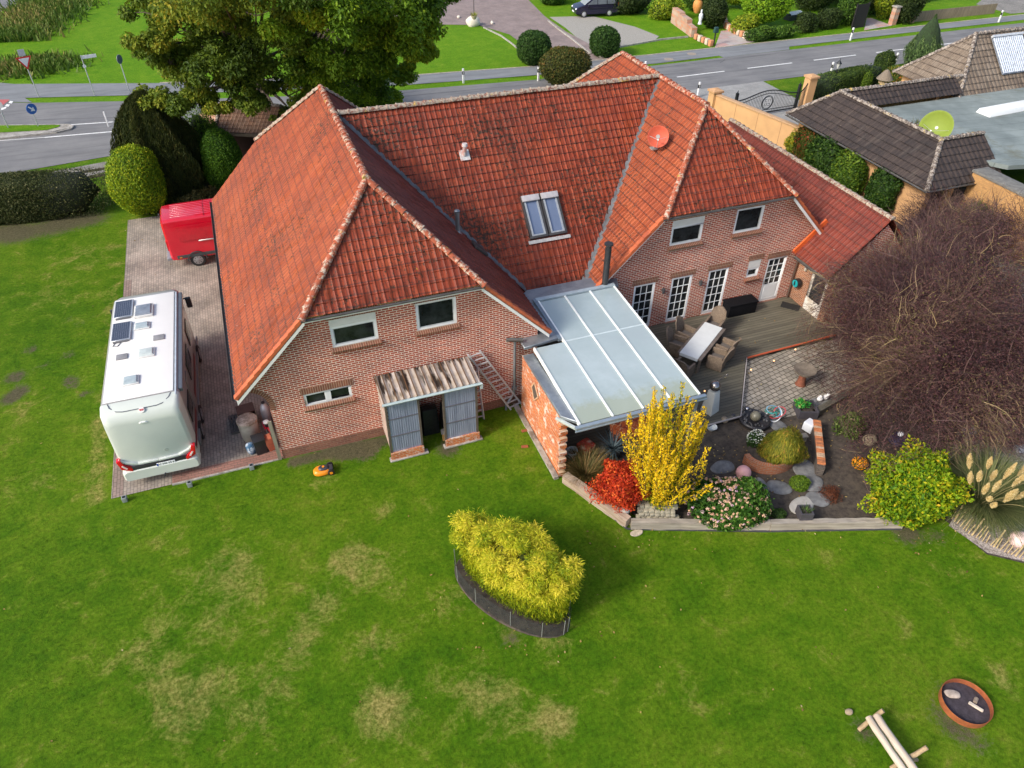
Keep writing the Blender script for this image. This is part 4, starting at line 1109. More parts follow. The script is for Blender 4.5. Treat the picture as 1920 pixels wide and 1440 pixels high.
_n.links.new(_mix(_n, _e, _mix(_n, _ramp(_n, _noise(_n, _co, 7, 6, .8), [(.6, 0), (.72, .5)]), _c, (.42, .42, .36)), (.33, .37, .27)), _b.inputs["Base Color"]); _b.inputs["Alpha"].default_value = .93
WHB = plain("white_bar", (0.80, 0.82, 0.80), 0.4, var=0.05, scale=4)
zc = lambda y: 3.0 - (1.85 - y) * 0.055
def slab(g, x0, x1, y0, y1, dz0, dz1):
    v = []
    for dz in (dz0, dz1):
        for x, y in ((x0, y0), (x1, y0), (x1, y1), (x0, y1)): v.append((x, y, zc(y) + dz))
    g.faces(v, [(3, 2, 1, 0), (4, 5, 6, 7), (0, 1, 5, 4), (1, 2, 6, 5), (2, 3, 7, 6), (3, 0, 4, 7)])
xs = [9.84, 10.97, 12.03, 13.06, 14.07]
for i in range(4):
    g = MB(); yt = 1.8 if i > 0 else -0.62
    slab(g, xs[i] + .03, xs[i + 1] - .03, -4.42, -.62, -.012, .012)
    g.build("glass_panel", PANEL, T, world=True)
    if i > 0:
        g = MB(); slab(g, xs[i] + .03, xs[i + 1] - .03, -.56, 1.8, -.012, .012); g.build("glass_panel", PANEL, T, world=True)
        g = MB(); slab(g, xs[i] + .03, xs[i + 1] - .03, -.62, -.56, -.02, .018); g.build("cross_bar", plain("pale_bar", (.5, .58, .6), .4), T, world=True)
for i, x in enumerate(xs):
    g = MB(); slab(g, x - .03, x + .03, -4.44, 1.84 if i > 0 else -.6, -.08, .045); g.build("roof_bar", WHB, T, world=True)
g = MB(); slab(g, 10.9, 14.12, 1.84, 2.0, -.06, .07); g.build("back_beam", plain("pale_alu", (.42, .5, .54), .4, metal=.3), T, world=True)
g = MB(); slab(g, 10.80, 10.93, -.45, 2.0, -.06, .06); g.build("side_rail", plain("rail_zinc", (.2, .25, .3), .4, metal=.4), T, world=True)
# zinc sheet roof behind and beside the glass
g = MB(); g.prism([(10.45, 2.0), (14.35, 2.0), (14.5, 2.46), (13.5, 2.84), (10.9, 2.84), (10.45, 2.5)], 2.8, 2.93); g.prism([(9.5, -.55), (10.8, -.42), (10.8, 2.0), (10.45, 2.0), (9.9, .2), (9.5, -.05)], 2.84, 2.95)
g.build("zinc_roof", ZINC, T, world=True, bevel=.015, seg=1)
g = MB(); g.prism([(9.44, -.60), (9.44, -3.9), (9.82, -4.3), (9.82, -.60)], 2.56, 2.68); g.build("wall_flashing", ZINC, T, world=True, bevel=.01, seg=1)
# front gutter and posts
g = MB(); g.box((11.95, -4.53, 2.62), (4.6, .14, .13)); g.box((11.95, -4.60, 2.555), (4.66, .05, .05)); g.build("front_gutter", plain("gutter_alu", (.33, .4, .46), .35, metal=.5, var=.15, scale=2), T, world=True, bevel=.02)
MB().bar((9.35, -3.75, 2.5), (9.75, -4.5, 2.55), .09, .09).build("gutter_bracket", plain("pale_metal", (.55, .6, .58), .4, metal=.3), T, world=True, bevel=.01)
for x, y in ((14.02, -4.42),):
    MB().box((x, y, 1.28), (.1, .1, 2.52)).build("post", plain("post_grey", (.3, .33, .36), .4, metal=.3), T, world=True, bevel=.008)
# the old brick wall with its ragged front edge and a diamond niche
g = MB(); rows = 34; X0, X1 = 9.47, 9.72; ztop = 2.56; hr = ztop / rows
for i in range(rows):
    z0, z1 = i * hr, (i + 1) * hr
    ye = -3.72 - (.12 if i % 4 < 2 else 0) - random.uniform(0, .05) - (.10 * (1 - i / rows))
    b = len(g.v); P = [(X0, -.45), (X0, ye), (X1, ye), (X1, -.45)]
    jx = random.uniform(-.006, .006)
    pts = [(X0 + jx, -.45, z0), (X0 + jx, ye, z0), (X1, ye, z0), (X1, -.45, z0), (X0 + jx, -.45, z1), (X0 + jx, ye, z1), (X1, ye, z1), (X1, -.45, z1)]
    for f in ((0, 4, 5, 1), (1, 5, 6, 2), (2, 6, 7, 3), (4, 7, 6, 5)):
        q = [pts[k] for k in f]; g.face(q, [(p[1] if f != (1, 5, 6, 2) else p[0], p[2]) for p in q])
sw = g.build("brick_side_wall", OLDB, T, world=True)
g = MB(); c = (9.455, -1.75, 1.95)
g.faces([(9.44, -1.45, 1.95), (9.44, -1.68, 2.3), (9.44, -2.05, 1.95), (9.44, -1.72, 1.55)], [(0, 1, 2, 3)])
g.build("niche_window", plain("niche_dark", (.09, .07, .055), .8, var=.4, scale=20), T, world=True)
g = MB()
for a, b in (((9.44, -1.45, 1.95), (9.44, -1.68, 2.3)), ((9.44, -1.68, 2.3), (9.44, -2.05, 1.95)), ((9.44, -2.05, 1.95), (9.44, -1.72, 1.55)), ((9.44, -1.72, 1.55), (9.44, -1.45, 1.95))): g.bar(a, b, .03, .05)
g.build("niche_frame", plain("pale_brick", (.55, .33, .2), .9, var=.3, scale=9), T, world=True)
kerb("wall_footing", [(9.36, -.1), (9.36, -4.05)], 0.16, 0.10, plain("footing_stone", (.33, .3, .26), .9, var=.4, scale=4, bump=.6, col2=(.16, .13, .1)))
# in the shade of the terrace roof
def painting():
    t = thing("wall_painting", "orange red abstract painting leaning in the shade below the terrace roof", "painting", (12.3, -3.25, .35))
    m, nt, b = _nodes("abstract_paint"); co = _coord(nt)
    c = _mix(nt, _ramp(nt, _noise(nt, co, 4, 3, .5, 2.0), [(.53, 0), (.57, 1)]), (.62, .13, .03), (.30, .05, .03))
    c = _mix(nt, _ramp(nt, _noise(nt, co, 6, 2, .5, 3.0), [(.60, 0), (.62, 1)]), c, (.75, .55, .35))
    nt.links.new(c, b.inputs[0]); b.inputs["Roughness"].default_value = .6
    M = Matrix.Rotation(R(-24), 3, 'X')
    MB().box((0, 0, .62), (1.35, .04, 1.25), M=M).build("canvas", m, t)
    MB().bar((-.5, .34, .02), (-.5, .0, 1.0), .04, .04).build("support", bark(), t); MB().bar((.5, .34, .02), (.5, .0, 1.0), .04, .04).build("support", bark(), t)
painting()
t = thing("cushion", "red and brown patterned cushion on the deck beside the dark agave", "cushion", (10.75, -3.3, .2), R(20))
MB().box((0, 0, .16), (.55, .5, .3)).build("cover", plain("red_cloth", (.42, .05, .03), .9, var=.6, scale=9, col2=(.5, .42, .33)), t, bevel=.1, seg=3)
t = thing("metal_bucket", "pale galvanised metal bucket standing behind the ragged end of the brick wall", "bucket", (10.12, -3.5, .2))
MB().lathe([(.001, .02), (.14, .02), (.15, 0), (.19, .36), (.2, .38), (.18, .38), (.135, .05), (.001, .05)], n=20).build("body", plain("galvanised", (.5, .58, .62), .35, metal=.5, var=.2), t, smooth=True)
MB().tube([(.2 * math.cos(a), 0, .36 + .2 * math.sin(a)) for a in [math.pi * i / 8 for i in range(9)]], .008, 5).build("handle", _cache["galvanised"], t)
def agave(name, label, loc, n, L, w, col, col2, seed=3):
    t = thing(name, label, "plant", loc)
    rng = np.random.default_rng(seed)
    me = blades("leaves", foliage(name + "_mat", [(0, col), (1, col2)], trans=.1, rough=.45), .1, n, L, w, bend=.35, lean=1.25, rng=rng, tipw=.05, seg=5)
    link("leaves", me, t); return t
t = agave("potted_agave", "large blue grey spiky plant in a dark pot in the shade under the terrace roof", (11.55, -3.75, .45), 70, .78, .07, (.03, .05, .065), (.11, .15, .17))
MB().lathe([(.001, -.42), (.2, -.42), (.27, 0), (.23, 0), (.2, -.06), (.001, -.06)], n=18).build("pot", plain("dark_pot", (.035, .037, .04), .5, var=.2), t, smooth=True)
t = thing("side_table", "low dark side table beside the agave under the terrace roof", "table", (12.45, -3.95, .2))
MB().box((0, 0, .43), (.9, .5, .04)).build("tabletop", plain("dark_top", (.06, .045, .035), .6), t, bevel=.01)
for sx in (-1, 1):
    for sy in (-1, 1): MB().box((sx * .4, sy * .2, .205), (.04, .04, .41)).build("leg", _cache["dark_top"], t)
t = thing("lantern", "round cream lantern hanging just below the terrace roof gutter", "lantern", (11.55, -3.6, 2.0))
MB().ball((0, 0, 0), .16, 18, 12).build("shade", plain("cream_paper", (.75, .62, .42), .7), t, smooth=True); MB().rod((0, 0, .15), (0, 0, .68), .006).build("cord", plain("black_cord", (.02, .02, .02), .6), t)

# ------------------------------------------------------------------ furniture on the deck
WICK = plain("wicker", (0.20, 0.148, 0.105), 0.75, var=0.35, scale=30, bump=1.0, bscale=55, col2=(0.155, 0.115, 0.085))
CUSH = plain("grey_cushion", (0.135, 0.115, 0.10), 0.9, var=0.15, scale=8)
def chair_proto(label):
    t = thing("wicker_armchair", label, "chair", (0, 0, .2), 0, "wicker armchairs round the terrace table")
    g = MB(); g.box((0, 0, .2), (.62, .60, .34)); g.build("seat_base", WICK, t, bevel=.03)
    MB().box((0, .02, .42), (.48, .50, .09)).build("cushion", CUSH, t, bevel=.035, seg=3)
    for s in (-1, 1):
        g = MB(); g.bar((s * .30, .29, .1), (s * .30, .27, .63), .07, .08); g.bar((s * .30, .30, .63), (s * .30, -.25, .66), .09, .06); g.bar((s * .30, -.2, .1), (s * .30, -.2, .6), .05, .5 * 0 + .07)
        g.box((s * .30, .02, .36), (.05, .55, .52)); g.build("armrest", WICK, t, bevel=.02)
    g = MB(); N = 9
    P = []; 
    for j, (zz, yy, ww) in enumerate([(.1, -.28, .31), (.45, -.30, .32), (.8, -.37, .32), (1.02, -.44, .28), (1.10, -.48, .18)]):
        for i in range(N):
            a = -1 + 2 * i / (N - 1); P.append((a * ww, yy + .07 * a * a, zz - .04 * abs(a) ** 3))
    Q = [(p[0], p[1] - .05, p[2]) for p in P]; n = len(P); F = []
    for j in range(4):
        for i in range(N - 1):
            a = j * N + i; F += [(a, a + 1, a + N + 1, a + N), (n + a, n + a + N, n + a + N + 1, n + a + 1)]
    for j in range(4):
        for i in (0, N - 1): a = j * N + i; F.append((a, a + N, n + a + N, n + a) if i == 0 else (a, n + a, n + a + N, a + N))
    for i in range(N - 1): a = 4 * N + i; F.append((a, a + 1, n + a + 1, n + a))
    g.faces(P + Q, F); g.build("backrest", WICK, t, smooth=True)
    for sx in (-1, 1):
        for sy in (-1, 1): MB().rod((sx * .26, sy * .25, 0), (sx * .26, sy * .25, .05), .025, n=8).build("leg", _cache["dark_top"], t)
    return t
TA = math.atan2(1.57, 2.19); TC = Vector((17.27, .07, 0))
def on_table(u, v): return (TC.x + u * math.cos(TA) - v * math.sin(TA), TC.y + u * math.sin(TA) + v * math.cos(TA), .2)
ch = chair_proto("wicker armchair at the far head of the terrace table, its back to the brick wall")
ch.location = on_table(1.62, .12); ch.rotation_euler.z = TA + R(90)
another(ch, on_table(.35, .80), TA + R(176), "wicker armchair on the house side of the table, nearer the french windows")
another(ch, on_table(-.48, .82), TA + R(186), "wicker armchair on the house side of the table, half beside the glass roof edge")
another(ch, on_table(.42, -.86), TA + R(-8), "wicker armchair on the garden side of the table, farther from the yellow shrub")
another(ch, on_table(-.36, -.84), TA + R(4), "wicker armchair on the garden side of the table, nearest the white pedestal")
another(ch, on_table(-1.72, .0), TA + R(-96), "wicker armchair at the foot of the table, partly hidden by the glass roof")
t = thing("garden_table", "long wooden terrace table covered by a white tabletop cloth", "table", (TC.x, TC.y, .2), TA)
MB().box((0, 0, .68), (2.5, .98, .06)).build("tabletop", plain("grey_teak", (.155, .125, .105), .7, var=.3, scale=6), t, bevel=.015)
for sx in (-1, 1):
    for sy in (-1, 1): MB().box((sx * 1.1, sy * .4, .325), (.09, .09, .65)).build("leg", _cache["grey_teak"], t, bevel=.01)
g = MB(); g.box((-.02, 0.02, .722), (2.48, .74, .016)); g.box((-1.262, .02, .66), (.012, .74, .12))
tag(g.build("tablecloth", plain("white_cloth", (.66, .69, .69), .55, var=.05, scale=3)), "white runner cloth laid along the terrace table", "tablecloth")
o = bpy.data.objects["tablecloth"]; o.location = (TC.x, TC.y, .2); o.rotation_euler.z = TA
t = thing("storage_box", "black wicker storage box standing against the house wall", "storage box", (20.45, 2.13, .2), R(-1))
BLK = plain("black_rattan", (.010, .010, .012), .8, var=.4, scale=30, bump=.8, bscale=60, spec=.1)
MB().box((0, 0, .27), (1.36, .54, .54)).build("body", BLK, t, bevel=.015); MB().box((0, 0, .575), (1.42, .60, .06)).build("lid", BLK, t, bevel=.015)
g = MB().box((0, 0, .012), (.78, .45, .024)); tag(g.build("doormat", plain("mat_black", (.015, .015, .015), .95, var=.4, scale=30)), "small black doormat on the deck in the corner by the doors", "doormat"); o = bpy.data.objects["doormat"]; o.location = (22.85, 1.72, .2); o.rotation_euler.z = R(-48)
t = thing("hose_reel", "teal and black garden hose reel fixed to the annex wall", "hose reel", (23.24, 2.0, 1.18))
TEAL = plain("teal_plastic", (.01, .32, .35), .35, var=.1)
MB().rod((-.03, 0, 0), (-.22, 0, 0), .2, n=24).build("drum", plain("black_plastic", (.02, .02, .022), .4), t, bevel=.02)
MB().rod((-.222, 0, 0), (-.25, 0, 0), .165, n=24).build("front_disc", TEAL, t, bevel=.008); MB().box((-.27, .0, .02), (.03, .05, .2)).build("handle", plain("black_plastic", (.02, .02, .022), .4), t, bevel=.01)
t = thing("pedestal", "tapering white stone pedestal on the deck by the yellow shrub", "pedestal", (15.85, -2.98, .2), R(20))
MB().box((0, 0, .48), (.48, .48, .96), top=(.62, .62)).build("body", plain("white_pedestal", (.62, .64, .60), .5, var=.06), t, bevel=.01)
t = thing("metal_globe", "shiny dark metal globe resting on top of the white pedestal", "globe", (15.85, -2.98, 1.36))
CHR = plain("gunmetal", (.32, .30, .30), .22, metal=.9, var=.25, scale=5)
MB().ball((0, 0, 0), .2, 24, 16).build("ball", CHR, t, smooth=True); MB().rod((.05, .05, .15), (.55, .18, .22), .008).ball((.55, .18, .22), .03, 10, 8).build("antenna", CHR, t, smooth=True)
# glowing bulbs of the light strings and the deck edging strips
BULB = plain("bulb_amber", (.9, .55, .3), .3)
_b = BULB.node_tree.nodes["Principled BSDF"]; _b.inputs["Emission Color"].default_value = (1, .5, .2, 1); _b.inputs["Emission Strength"].default_value = 1.2
bp = None
for i, (p, lb) in enumerate([((19.83, -1.31, 0.1), "small amber garden light on the cobbles near the red deck edge"), ((18.64, -1.49, 0.1), "small amber garden light on the cobbles by the inner deck corner"), ((21.09, -0.98, 0.1), "small amber garden light on the cobbles farthest along the red edge"), ((16.09, -2.19, 0.3), "small amber garden light on the deck left of the pedestal")]):
    if bp is None:
        bp = thing("garden_light", lb, "garden light", p, 0, "amber garden lights around the terrace")
        MB().rod((0, 0, -.1), (0, 0, .1), .012, n=6).build("stake", _cache["black_plastic"], bp); MB().ball((0, 0, .13), .035, 10, 8).build("bulb", BULB, bp, smooth=True)
    else: another(bp, p, 0, lb)
tag(MB().bar((18.92, -.79, .22), (23.3, -.70, .22), .05, .05).build("deck_edging", plain("orange_strip", (.55, .10, .04), .5)), kind="structure")
tag(MB().bar((16.73, -3.66, .22), (18.92, -.79, .22), .035, .05).bar((14.2, -3.66, .22), (16.73, -3.66, .22), .035, .05).build("deck_edging", plain("pale_strip", (.42, .38, .36), .5)), kind="structure")

# ------------------------------------------------------------------ garden between terrace and lawn
STONE = plain("field_stone", (.16, .16, .16), .85, var=.35, scale=6, bump=.8, bscale=20)
def rock(name, label, cat, loc, r, mat, sc=(1, 1, 1), seed=0, rz=0, kind=None, group=None):
    rng = np.random.default_rng(seed + 17); V, F = ico(3); f = lump_fn(10, .16, .5, rng)
    P = V * f(V)[:, None] * np.array(sc) * r
    o = link(name, np_mesh(name, P, F, mat, smooth=True)); o.location = loc; o.rotation_euler.z = rz
    return tag(o, label, cat, group, kind)
# stepping stones
G1 = "flat grey stepping stones in the garden bed"
for i, (x, y, rx, ry, lb) in enumerate([(*(14.81, -5.45), .42, .3, "stepping stone beside the pink lamp, half under it"), (*(15.6, -6.64), .36, .22, "stepping stone just below the brick ring planter, left one"), (*(16.09, -6.91), .42, .3, "rounded stepping stone below the ring planter, middle of the row"),
        (*(17.23, -7.12), .42, .35, "stepping stone right of the small green cushion plant"), (*(16.96, -7.76), .38, .3, "stepping stone left of the rusty dead perennial"), (*(16.33, -7.78), .45, .3, "pale stepping stone right behind the small black planter"),
        (*(17.85, -4.39), .4, .3, "stepping stone between the fountain and the yellow heather"), (*(17.74, -5.22), .4, .35, "large stepping stone partly under the yellow heather's top"), (*(17.42, -6.47), .45, .4, "broad dark stepping stone left of the low brick wall's end")]):
    col = STONE if i != 5 else plain("pale_stone", (.36, .34, .31), .85, var=.2, scale=4, bump=.5)
    rock("stepping_stone", lb, "stepping stone", (x, y, .03), 1, col, (rx, ry, .05), i, i * 1.3, group=G1)
# sleepers, slab and cobble stack that hold the bed
SLEEP = wood("sleeper_wood", (0.20, 0.165, 0.13), (0.48, 0.43, 0.36), axis=0, scale=.8)
def sleeper(a, b, w, h, label, mat=SLEEP, z=0, nm="sleeper", tilt=0):
    a, b = Vector((*a, 0)), Vector((*b, 0)); d = b - a
    g = MB(); L = d.length; n = 14
    P = []
    rng = random.Random(int(a.x * 31))
    for i in range(n + 1):
        x = -L / 2 + L * i / n; j = rng.uniform(-.012, .012); k = rng.uniform(-.015, .015)
        P += [(x, -w / 2 + j, 0), (x, w / 2 + k, 0), (x, w / 2 + k - .02, h + j), (x, -w / 2 + j + .03, h + k)]
    F = [(0, 1, 2, 3), (4 * n + 3, 4 * n + 2, 4 * n + 1, 4 * n)]
    for i in range(n):
        for s in range(4): q = i * 4 + s; r_ = i * 4 + (s + 1) % 4; F.append((q, q + 4, r_ + 4, r_))
    g.faces(P, F); o = g.build(nm, mat)
    o.location = ((a.x + b.x) / 2, (a.y + b.y) / 2, z); o.rotation_euler = (tilt, 0, math.atan2(d.y, d.x))
    return tag(o, label, "timber edging")
sleeper((10.75, -6.68), (14.77, -8.18), .24, .3, "weathered grey timber sleeper edging the bed, below the pink hydrangea")
sleeper((14.78, -8.18), (18.72, -9.52), .24, .3, "weathered grey timber sleeper edging the bed, between black planter and laurel bush")
sleeper((9.62, -4.18), (10.71, -6.6), .30, .34, "pale split timber slab edging the bed below the brown grass and red maple", wood("split_timber", (0.28, 0.18, 0.12), (0.60, 0.50, 0.40), axis=0, scale=.9), tilt=R(6))
MB_ = MB(); 
kerb("lawn_edging", [(9.56, -4.15), (10.62, -6.72), (14.68, -8.3), (18.66, -9.63)], .05, .03, plain("edging_black", (.06, .06, .07), .6))
CB = plain("stack_cobble", (.40, .36, .27), .85, var=.3, scale=5, bump=.7, bscale=16, col2=(.28, .26, .2))
cs = 0; rngc = random.Random(4); A_ = Vector((*(10.96, -6.62), 0)); B_ = Vector((*(12.17, -7.11), 0)); D_ = (B_ - A_); LL = D_.length; D_.normalize(); N_ = Vector((-D_.y, D_.x, 0))
for row, (zz, off, back) in enumerate([(.07, 0, .18), (.20, .08, .19), (.32, .03, .22), (.42, .1, .32), (.38, .03, .46)]):
    x = off
    while x < LL - .1 - .02 * row:
        w = rngc.uniform(.15, .2)
        g = MB().box((0, 0, 0), (w - .01, .15, .12)); o = g.build("cobblestone", CB, bevel=.025, seg=2)
        p = A_ + D_ * (x + w / 2) + N_ * (back + rngc.uniform(-.02, .02)); o.location = (p.x, p.y, zz + .06); o.rotation_euler = (rngc.uniform(-.08, .08), rngc.uniform(-.06, .06), math.atan2(D_.y, D_.x) + rngc.uniform(-.12, .12))
        tag(o, "pale cobblestone in the small dry stack at the corner of the timber edging", "cobblestone", "cobblestones stacked at the corner of the bed"); x += w
rock("boulder", "pinkish rounded boulder behind the timber slab below the red maple", "boulder", (10.7, -5.93, 0.2), .17, plain("pink_stone", (.42, .31, .26), .9, var=.3), seed=2)
rock("boulder", "white squarish stone at the end of the pale timber slab", "boulder", (10.73, -6.24, 0.28), .15, plain("white_stone", (.62, .58, .5), .9, var=.2), seed=8)
rock("flat_stone", "pale flat stone lying in the lawn at the corner of the edging", "stone", (10.83, -6.95, 0), .2, plain("sand_stone", (.45, .38, .28), .95, var=.3, scale=10), (1, .6, .12), seed=5)
# ring planter of old brick
t = thing("ring_planter", "half round raised bed of old orange brick holding the yellow heather", "raised bed", (*(16.58, -5.85), 0))
g = MB(); n = 30; C0 = Vector((0, .25, 0)); Lc = 0
for i in range(n):
    a0, a1 = R(172 + 188 * i / n), R(172 + 188 * (i + 1) / n); ro, ri = .98, .80; h = .42
    p = [C0 + Vector((rr * math.cos(a), .78 * rr * math.sin(a), 0)) for rr in (ro, ri) for a in (a0, a1)]
    up = Vector((0, 0, h)); l = (p[1] - p[0]).length
    g.face([p[0], p[1], p[1] + up, p[0] + up], [(Lc, 0), (Lc + l, 0), (Lc + l, h), (Lc, h)])
    g.face([p[0] + up, p[1] + up, p[3] + up, p[2] + up], [(0, Lc), (0, Lc + l), (.18, Lc + l), (.18, Lc)])
    g.face([p[3], p[2], p[2] + up, p[3] + up], [(Lc, 0), (Lc + l, 0), (Lc + l, h), (Lc, h)]); Lc += l
g.build("brick_ring", brick("ring_brick", (.48, .15, .06), (.34, .11, .05), (.34, .26, .19), w=.235, h=.08, ms=.01, bump=1, wear=(.5, .38, .28), wearlim=(.62, .68)), t)
g = MB(); g.lathe([(.001, .34), (.8, .33)], C0, 24, sy=.78); g.build("soil", SOILM, t)
# low brick wall
t = thing("low_brick_wall", "low narrow wall of reclaimed bricks running beside the stepping stones", "garden wall", (0, 0, 0))
A_ = Vector((*(18.96, -4.97), 0)); B_ = Vector((*(17.67, -6.88), 0)); L_ = (B_ - A_).length; d_ = (B_ - A_).normalized(); nn_ = Vector((-d_.y, d_.x, 0))
mats_ = [plain("cap_orange", (.46, .16, .06), .85, var=.25, scale=9, bump=.6), plain("cap_pale", (.44, .30, .2), .85, var=.25, scale=9, bump=.6), plain("cap_brown", (.33, .13, .06), .85, var=.25, scale=9, bump=.6)]
g = MB(); g.bar(A_ + Vector((0, 0, .21)), B_ + Vector((0, 0, .21)), .24, .42); g.build("wall", brick("low_wall", (.16, .13, .11), (.12, .10, .085), (.07, .06, .05), w=.235, h=.08, stain=.5), t)
k = 0; x = 0
while x < L_ - .1:
    w = .105; p = A_ + d_ * (x + w / 2); q = MB().box((p.x, p.y, .46), (w - .008, .26, .07), rz=math.atan2(d_.y, d_.x))
    q.build("capping_brick", mats_[[0, 2, 0, 1, 0, 0, 1, 1, 0, 2][k % 10]], t, bevel=.01, seg=1); x += w; k += 1
t = thing("cube_lamp", "white cube shaped garden lamp on the end of the low brick wall", "garden lamp", (18.74, -4.95, 0), R(18))
MB().box((0, 0, .25), (.36, .36, .36)).build("shade", plain("white_cube", (.68, .70, .74), .5, var=.03), t, bevel=.03, seg=3); MB().box((0, 0, .035), (.2, .2, .07)).build("base", _cache["black_plastic"], t)
t = thing("square_planter", "square dark planter with bright green leaves beside the cobble patio", "planter", (19.21, -4.12, 0), R(-20))
g = MB(); W_ = .7
for a, b, c, d in ((-W_ / 2, -W_ / 2, W_ / 2, -W_ / 2 + .06), (-W_ / 2, W_ / 2 - .06, W_ / 2, W_ / 2), (-W_ / 2, -W_ / 2 + .06, -W_ / 2 + .06, W_ / 2 - .06), (W_ / 2 - .06, -W_ / 2 + .06, W_ / 2, W_ / 2 - .06)): g.span((a, b, 0), (c, d, .36))
g.build("box", plain("planter_dark", (.06, .055, .065), .6, var=.2), t)
MB().box((0, 0, .13), (W_ - .13, W_ - .13, .26)).build("soil", SOILM, t)
P = RNG.normal(size=(260, 3)) * np.array([.11, .11, .07]) + np.array([-.18, .08, .42]); V, F = leaf_arrays(P, np.tile([0, 0, 1.0], (260, 1)), .11, .6, .6)
link("leaves", np_mesh("leaves", V, F, foliage("bright_leaf", [(0, (.02, .16, .02)), (.7, (.05, .38, .05)), (1, (.35, .33, .10))]), RNG.random(260)), t)
tag(MB().box((0, 0, .13), (1.9, .22, .26)).build("sleeper", wood("dark_sleeper", (.07, .06, .045), (.14, .13, .10), axis=0)), "dark mossy timber beam running from the square planter toward the bare tree", "timber edging"); o = [x for x in bpy.data.objects if x.name.startswith("sleeper")][-1]
for x in bpy.data.objects:
    if x.get("label", "").startswith("dark mossy timber"): x.location = (20.3, -4.15, 0); x.rotation_euler.z = R(14)
t = thing("fountain", "dark round bubbling fountain with a grey stone ball", "fountain", (17.15, -3.93, 0))
MB().lathe([(.001, .05), (.5, .05), (.55, .12), (.55, .2), (.5, .24), (.44, .2), (.001, .17)], n=28).build("basin", plain("basin_dark", (.028, .027, .03), .35, var=.4, scale=14, bump=.8), t, smooth=True)
MB().ball((0, 0, .33), .19, 24, 16).build("stone_ball", plain("ball_stone", (.17, .16, .12), .3, var=.3, scale=9), t, smooth=True)
g = MB(); rr_ = random.Random(2)
for i in range(46):
    a = rr_.uniform(0, 6.28); r_ = rr_.uniform(.28, .46); g.ball((r_ * math.cos(a), r_ * math.sin(a), .215), rr_.uniform(.03, .055), 8, 5)
g.build("pebble_ring", plain("dark_pebble", (.06, .06, .065), .4, var=.5, scale=10), t, smooth=True)
for (x, y, r_, col, lb, mt) in [(*(17.26, -3.32), .10, (.45, .45, .48), "small chrome garden ball behind the bubbling fountain", .9), (*(16.13, -3.56), .13, (.30, .24, .17), "beige garden ball in the gap below the deck's front edge", 0), (*(16.53, -3.49), .11, (.06, .055, .06), "dark garden ball by the deck's front corner", 0)]:
    o = MB().ball((0, 0, r_), r_, 20, 14).build("garden_ball", plain("gball%d" % int(r_ * 100), col, .3, metal=mt, var=.2), smooth=True); o.location = (x, y, .02); tag(o, lb, "garden ball")
o = MB().lathe([(.001, .02), (.1, .02), (.19, .16), (.2, .17), (.17, .16), (.09, .06), (.001, .05)], n=22).build("bowl", plain("white_bowl", (.62, .66, .66), .4), smooth=True); o.location = (15.49, -3.72, 0); tag(o, "shallow white bowl on the ground right of the yellow shrub", "bowl")
# twisted ribbon sculpture
t = thing("ribbon_sculpture", "twisted ribbon sculpture in teal, white and red on the cobbles' edge", "sculpture", (17.99, -3.93, 0))
for k, (nm, col) in enumerate((("teal", (.02, .33, .27)), ("white", (.75, .78, .8)), ("red", (.5, .07, .08)), ("teal", (.02, .33, .27)), ("sky", (.2, .45, .6)))):
    g = MB(); pts = []
    for i in range(26):
        a = i / 25 * 5.2 + k * 1.3; r_ = .34 * math.sin(math.pi * (i + 1) / 27) + .05
        pts.append((r_ * math.cos(a), .75 * r_ * math.sin(a), .06 + .5 * abs(math.sin(a * .5 + k)) * (i + 3) / 28))
    for a, b in zip(pts[:-1], pts[1:]): g.bar(a, b, .035, .012)
    g.build("ribbon", plain("ribbon_" + nm, col, .3), t)
t = thing("ornament", "white ceramic bird pair on a flat stone by the timber beam", "ornament", (20.27, -3.77, 0))
WC = plain("white_ceramic", (.74, .72, .72), .35)
for s in (-1, 1): MB().ball((s * .13, 0, .16), .12, 16, 10, (1.1, .8, .9)).ball((s * .17, -.03, .29), .06, 12, 8).rod((s * .2, -.03, .29), (s * .27, -.04, .28), .015, .003, 6).build("bird", WC, t, smooth=True)
MB().box((0, 0, .025), (.75, .4, .05)).build("base_stone", STONE, t, bevel=.02)
t = thing("bird_bath", "round stone bird bath on a terracotta foot at the cobble patio's edge", "bird bath", (20.08, -2.71, 0), 0)
MB().lathe([(.001, 0), (.22, 0), (.15, .2), (.13, .5), (.2, .62), (.001, .62)], n=20).build("foot", plain("terracotta", (.20, .065, .035), .8, var=.3, scale=7), t, smooth=True)
MB().lathe([(.001, .62), (.2, .62), (.38, .68), (.42, .78), (.36, .76), (.12, .70), (.001, .70)], n=26).build("basin", plain("basin_stone", (.16, .13, .10), .8, var=.3, scale=7, bump=.5), t, smooth=True)
t = thing("stone_bench", "tiny grey stone bench between the heather and the low brick wall", "bench", (18.13, -5.3, 0), R(-5))
MB().box((0, 0, .26), (.42, .2, .06)).build("seat", plain("bench_stone", (.3, .27, .22), .8), t, bevel=.01)
for s in (-1, 1): MB().box((s * .14, 0, .115), (.07, .17, .23)).build("leg", _cache["bench_stone"], t, bevel=.01)
def globe_lamp(label, loc, r, col, tl=0.0, notch=True):
    t = thing("globe_lamp", label, "garden lamp", loc)
    g = MB().ball((0, 0, r * 1.02), r, 26, 18); g.build("globe", plain("globe_pink_%d" % int(r * 100), col, .45, var=.03), t, smooth=True)
    MB().rod((0, 0, -.02), (0, 0, .07), r * .42, n=18).build("base", plain("lamp_base", (.2, .12, .12), .6), t)
globe_lamp("pink globe lamp half hidden behind the hydrangea by the brick ring planter", (15.21, -6.09, 0), .25, (.68, .36, .36))
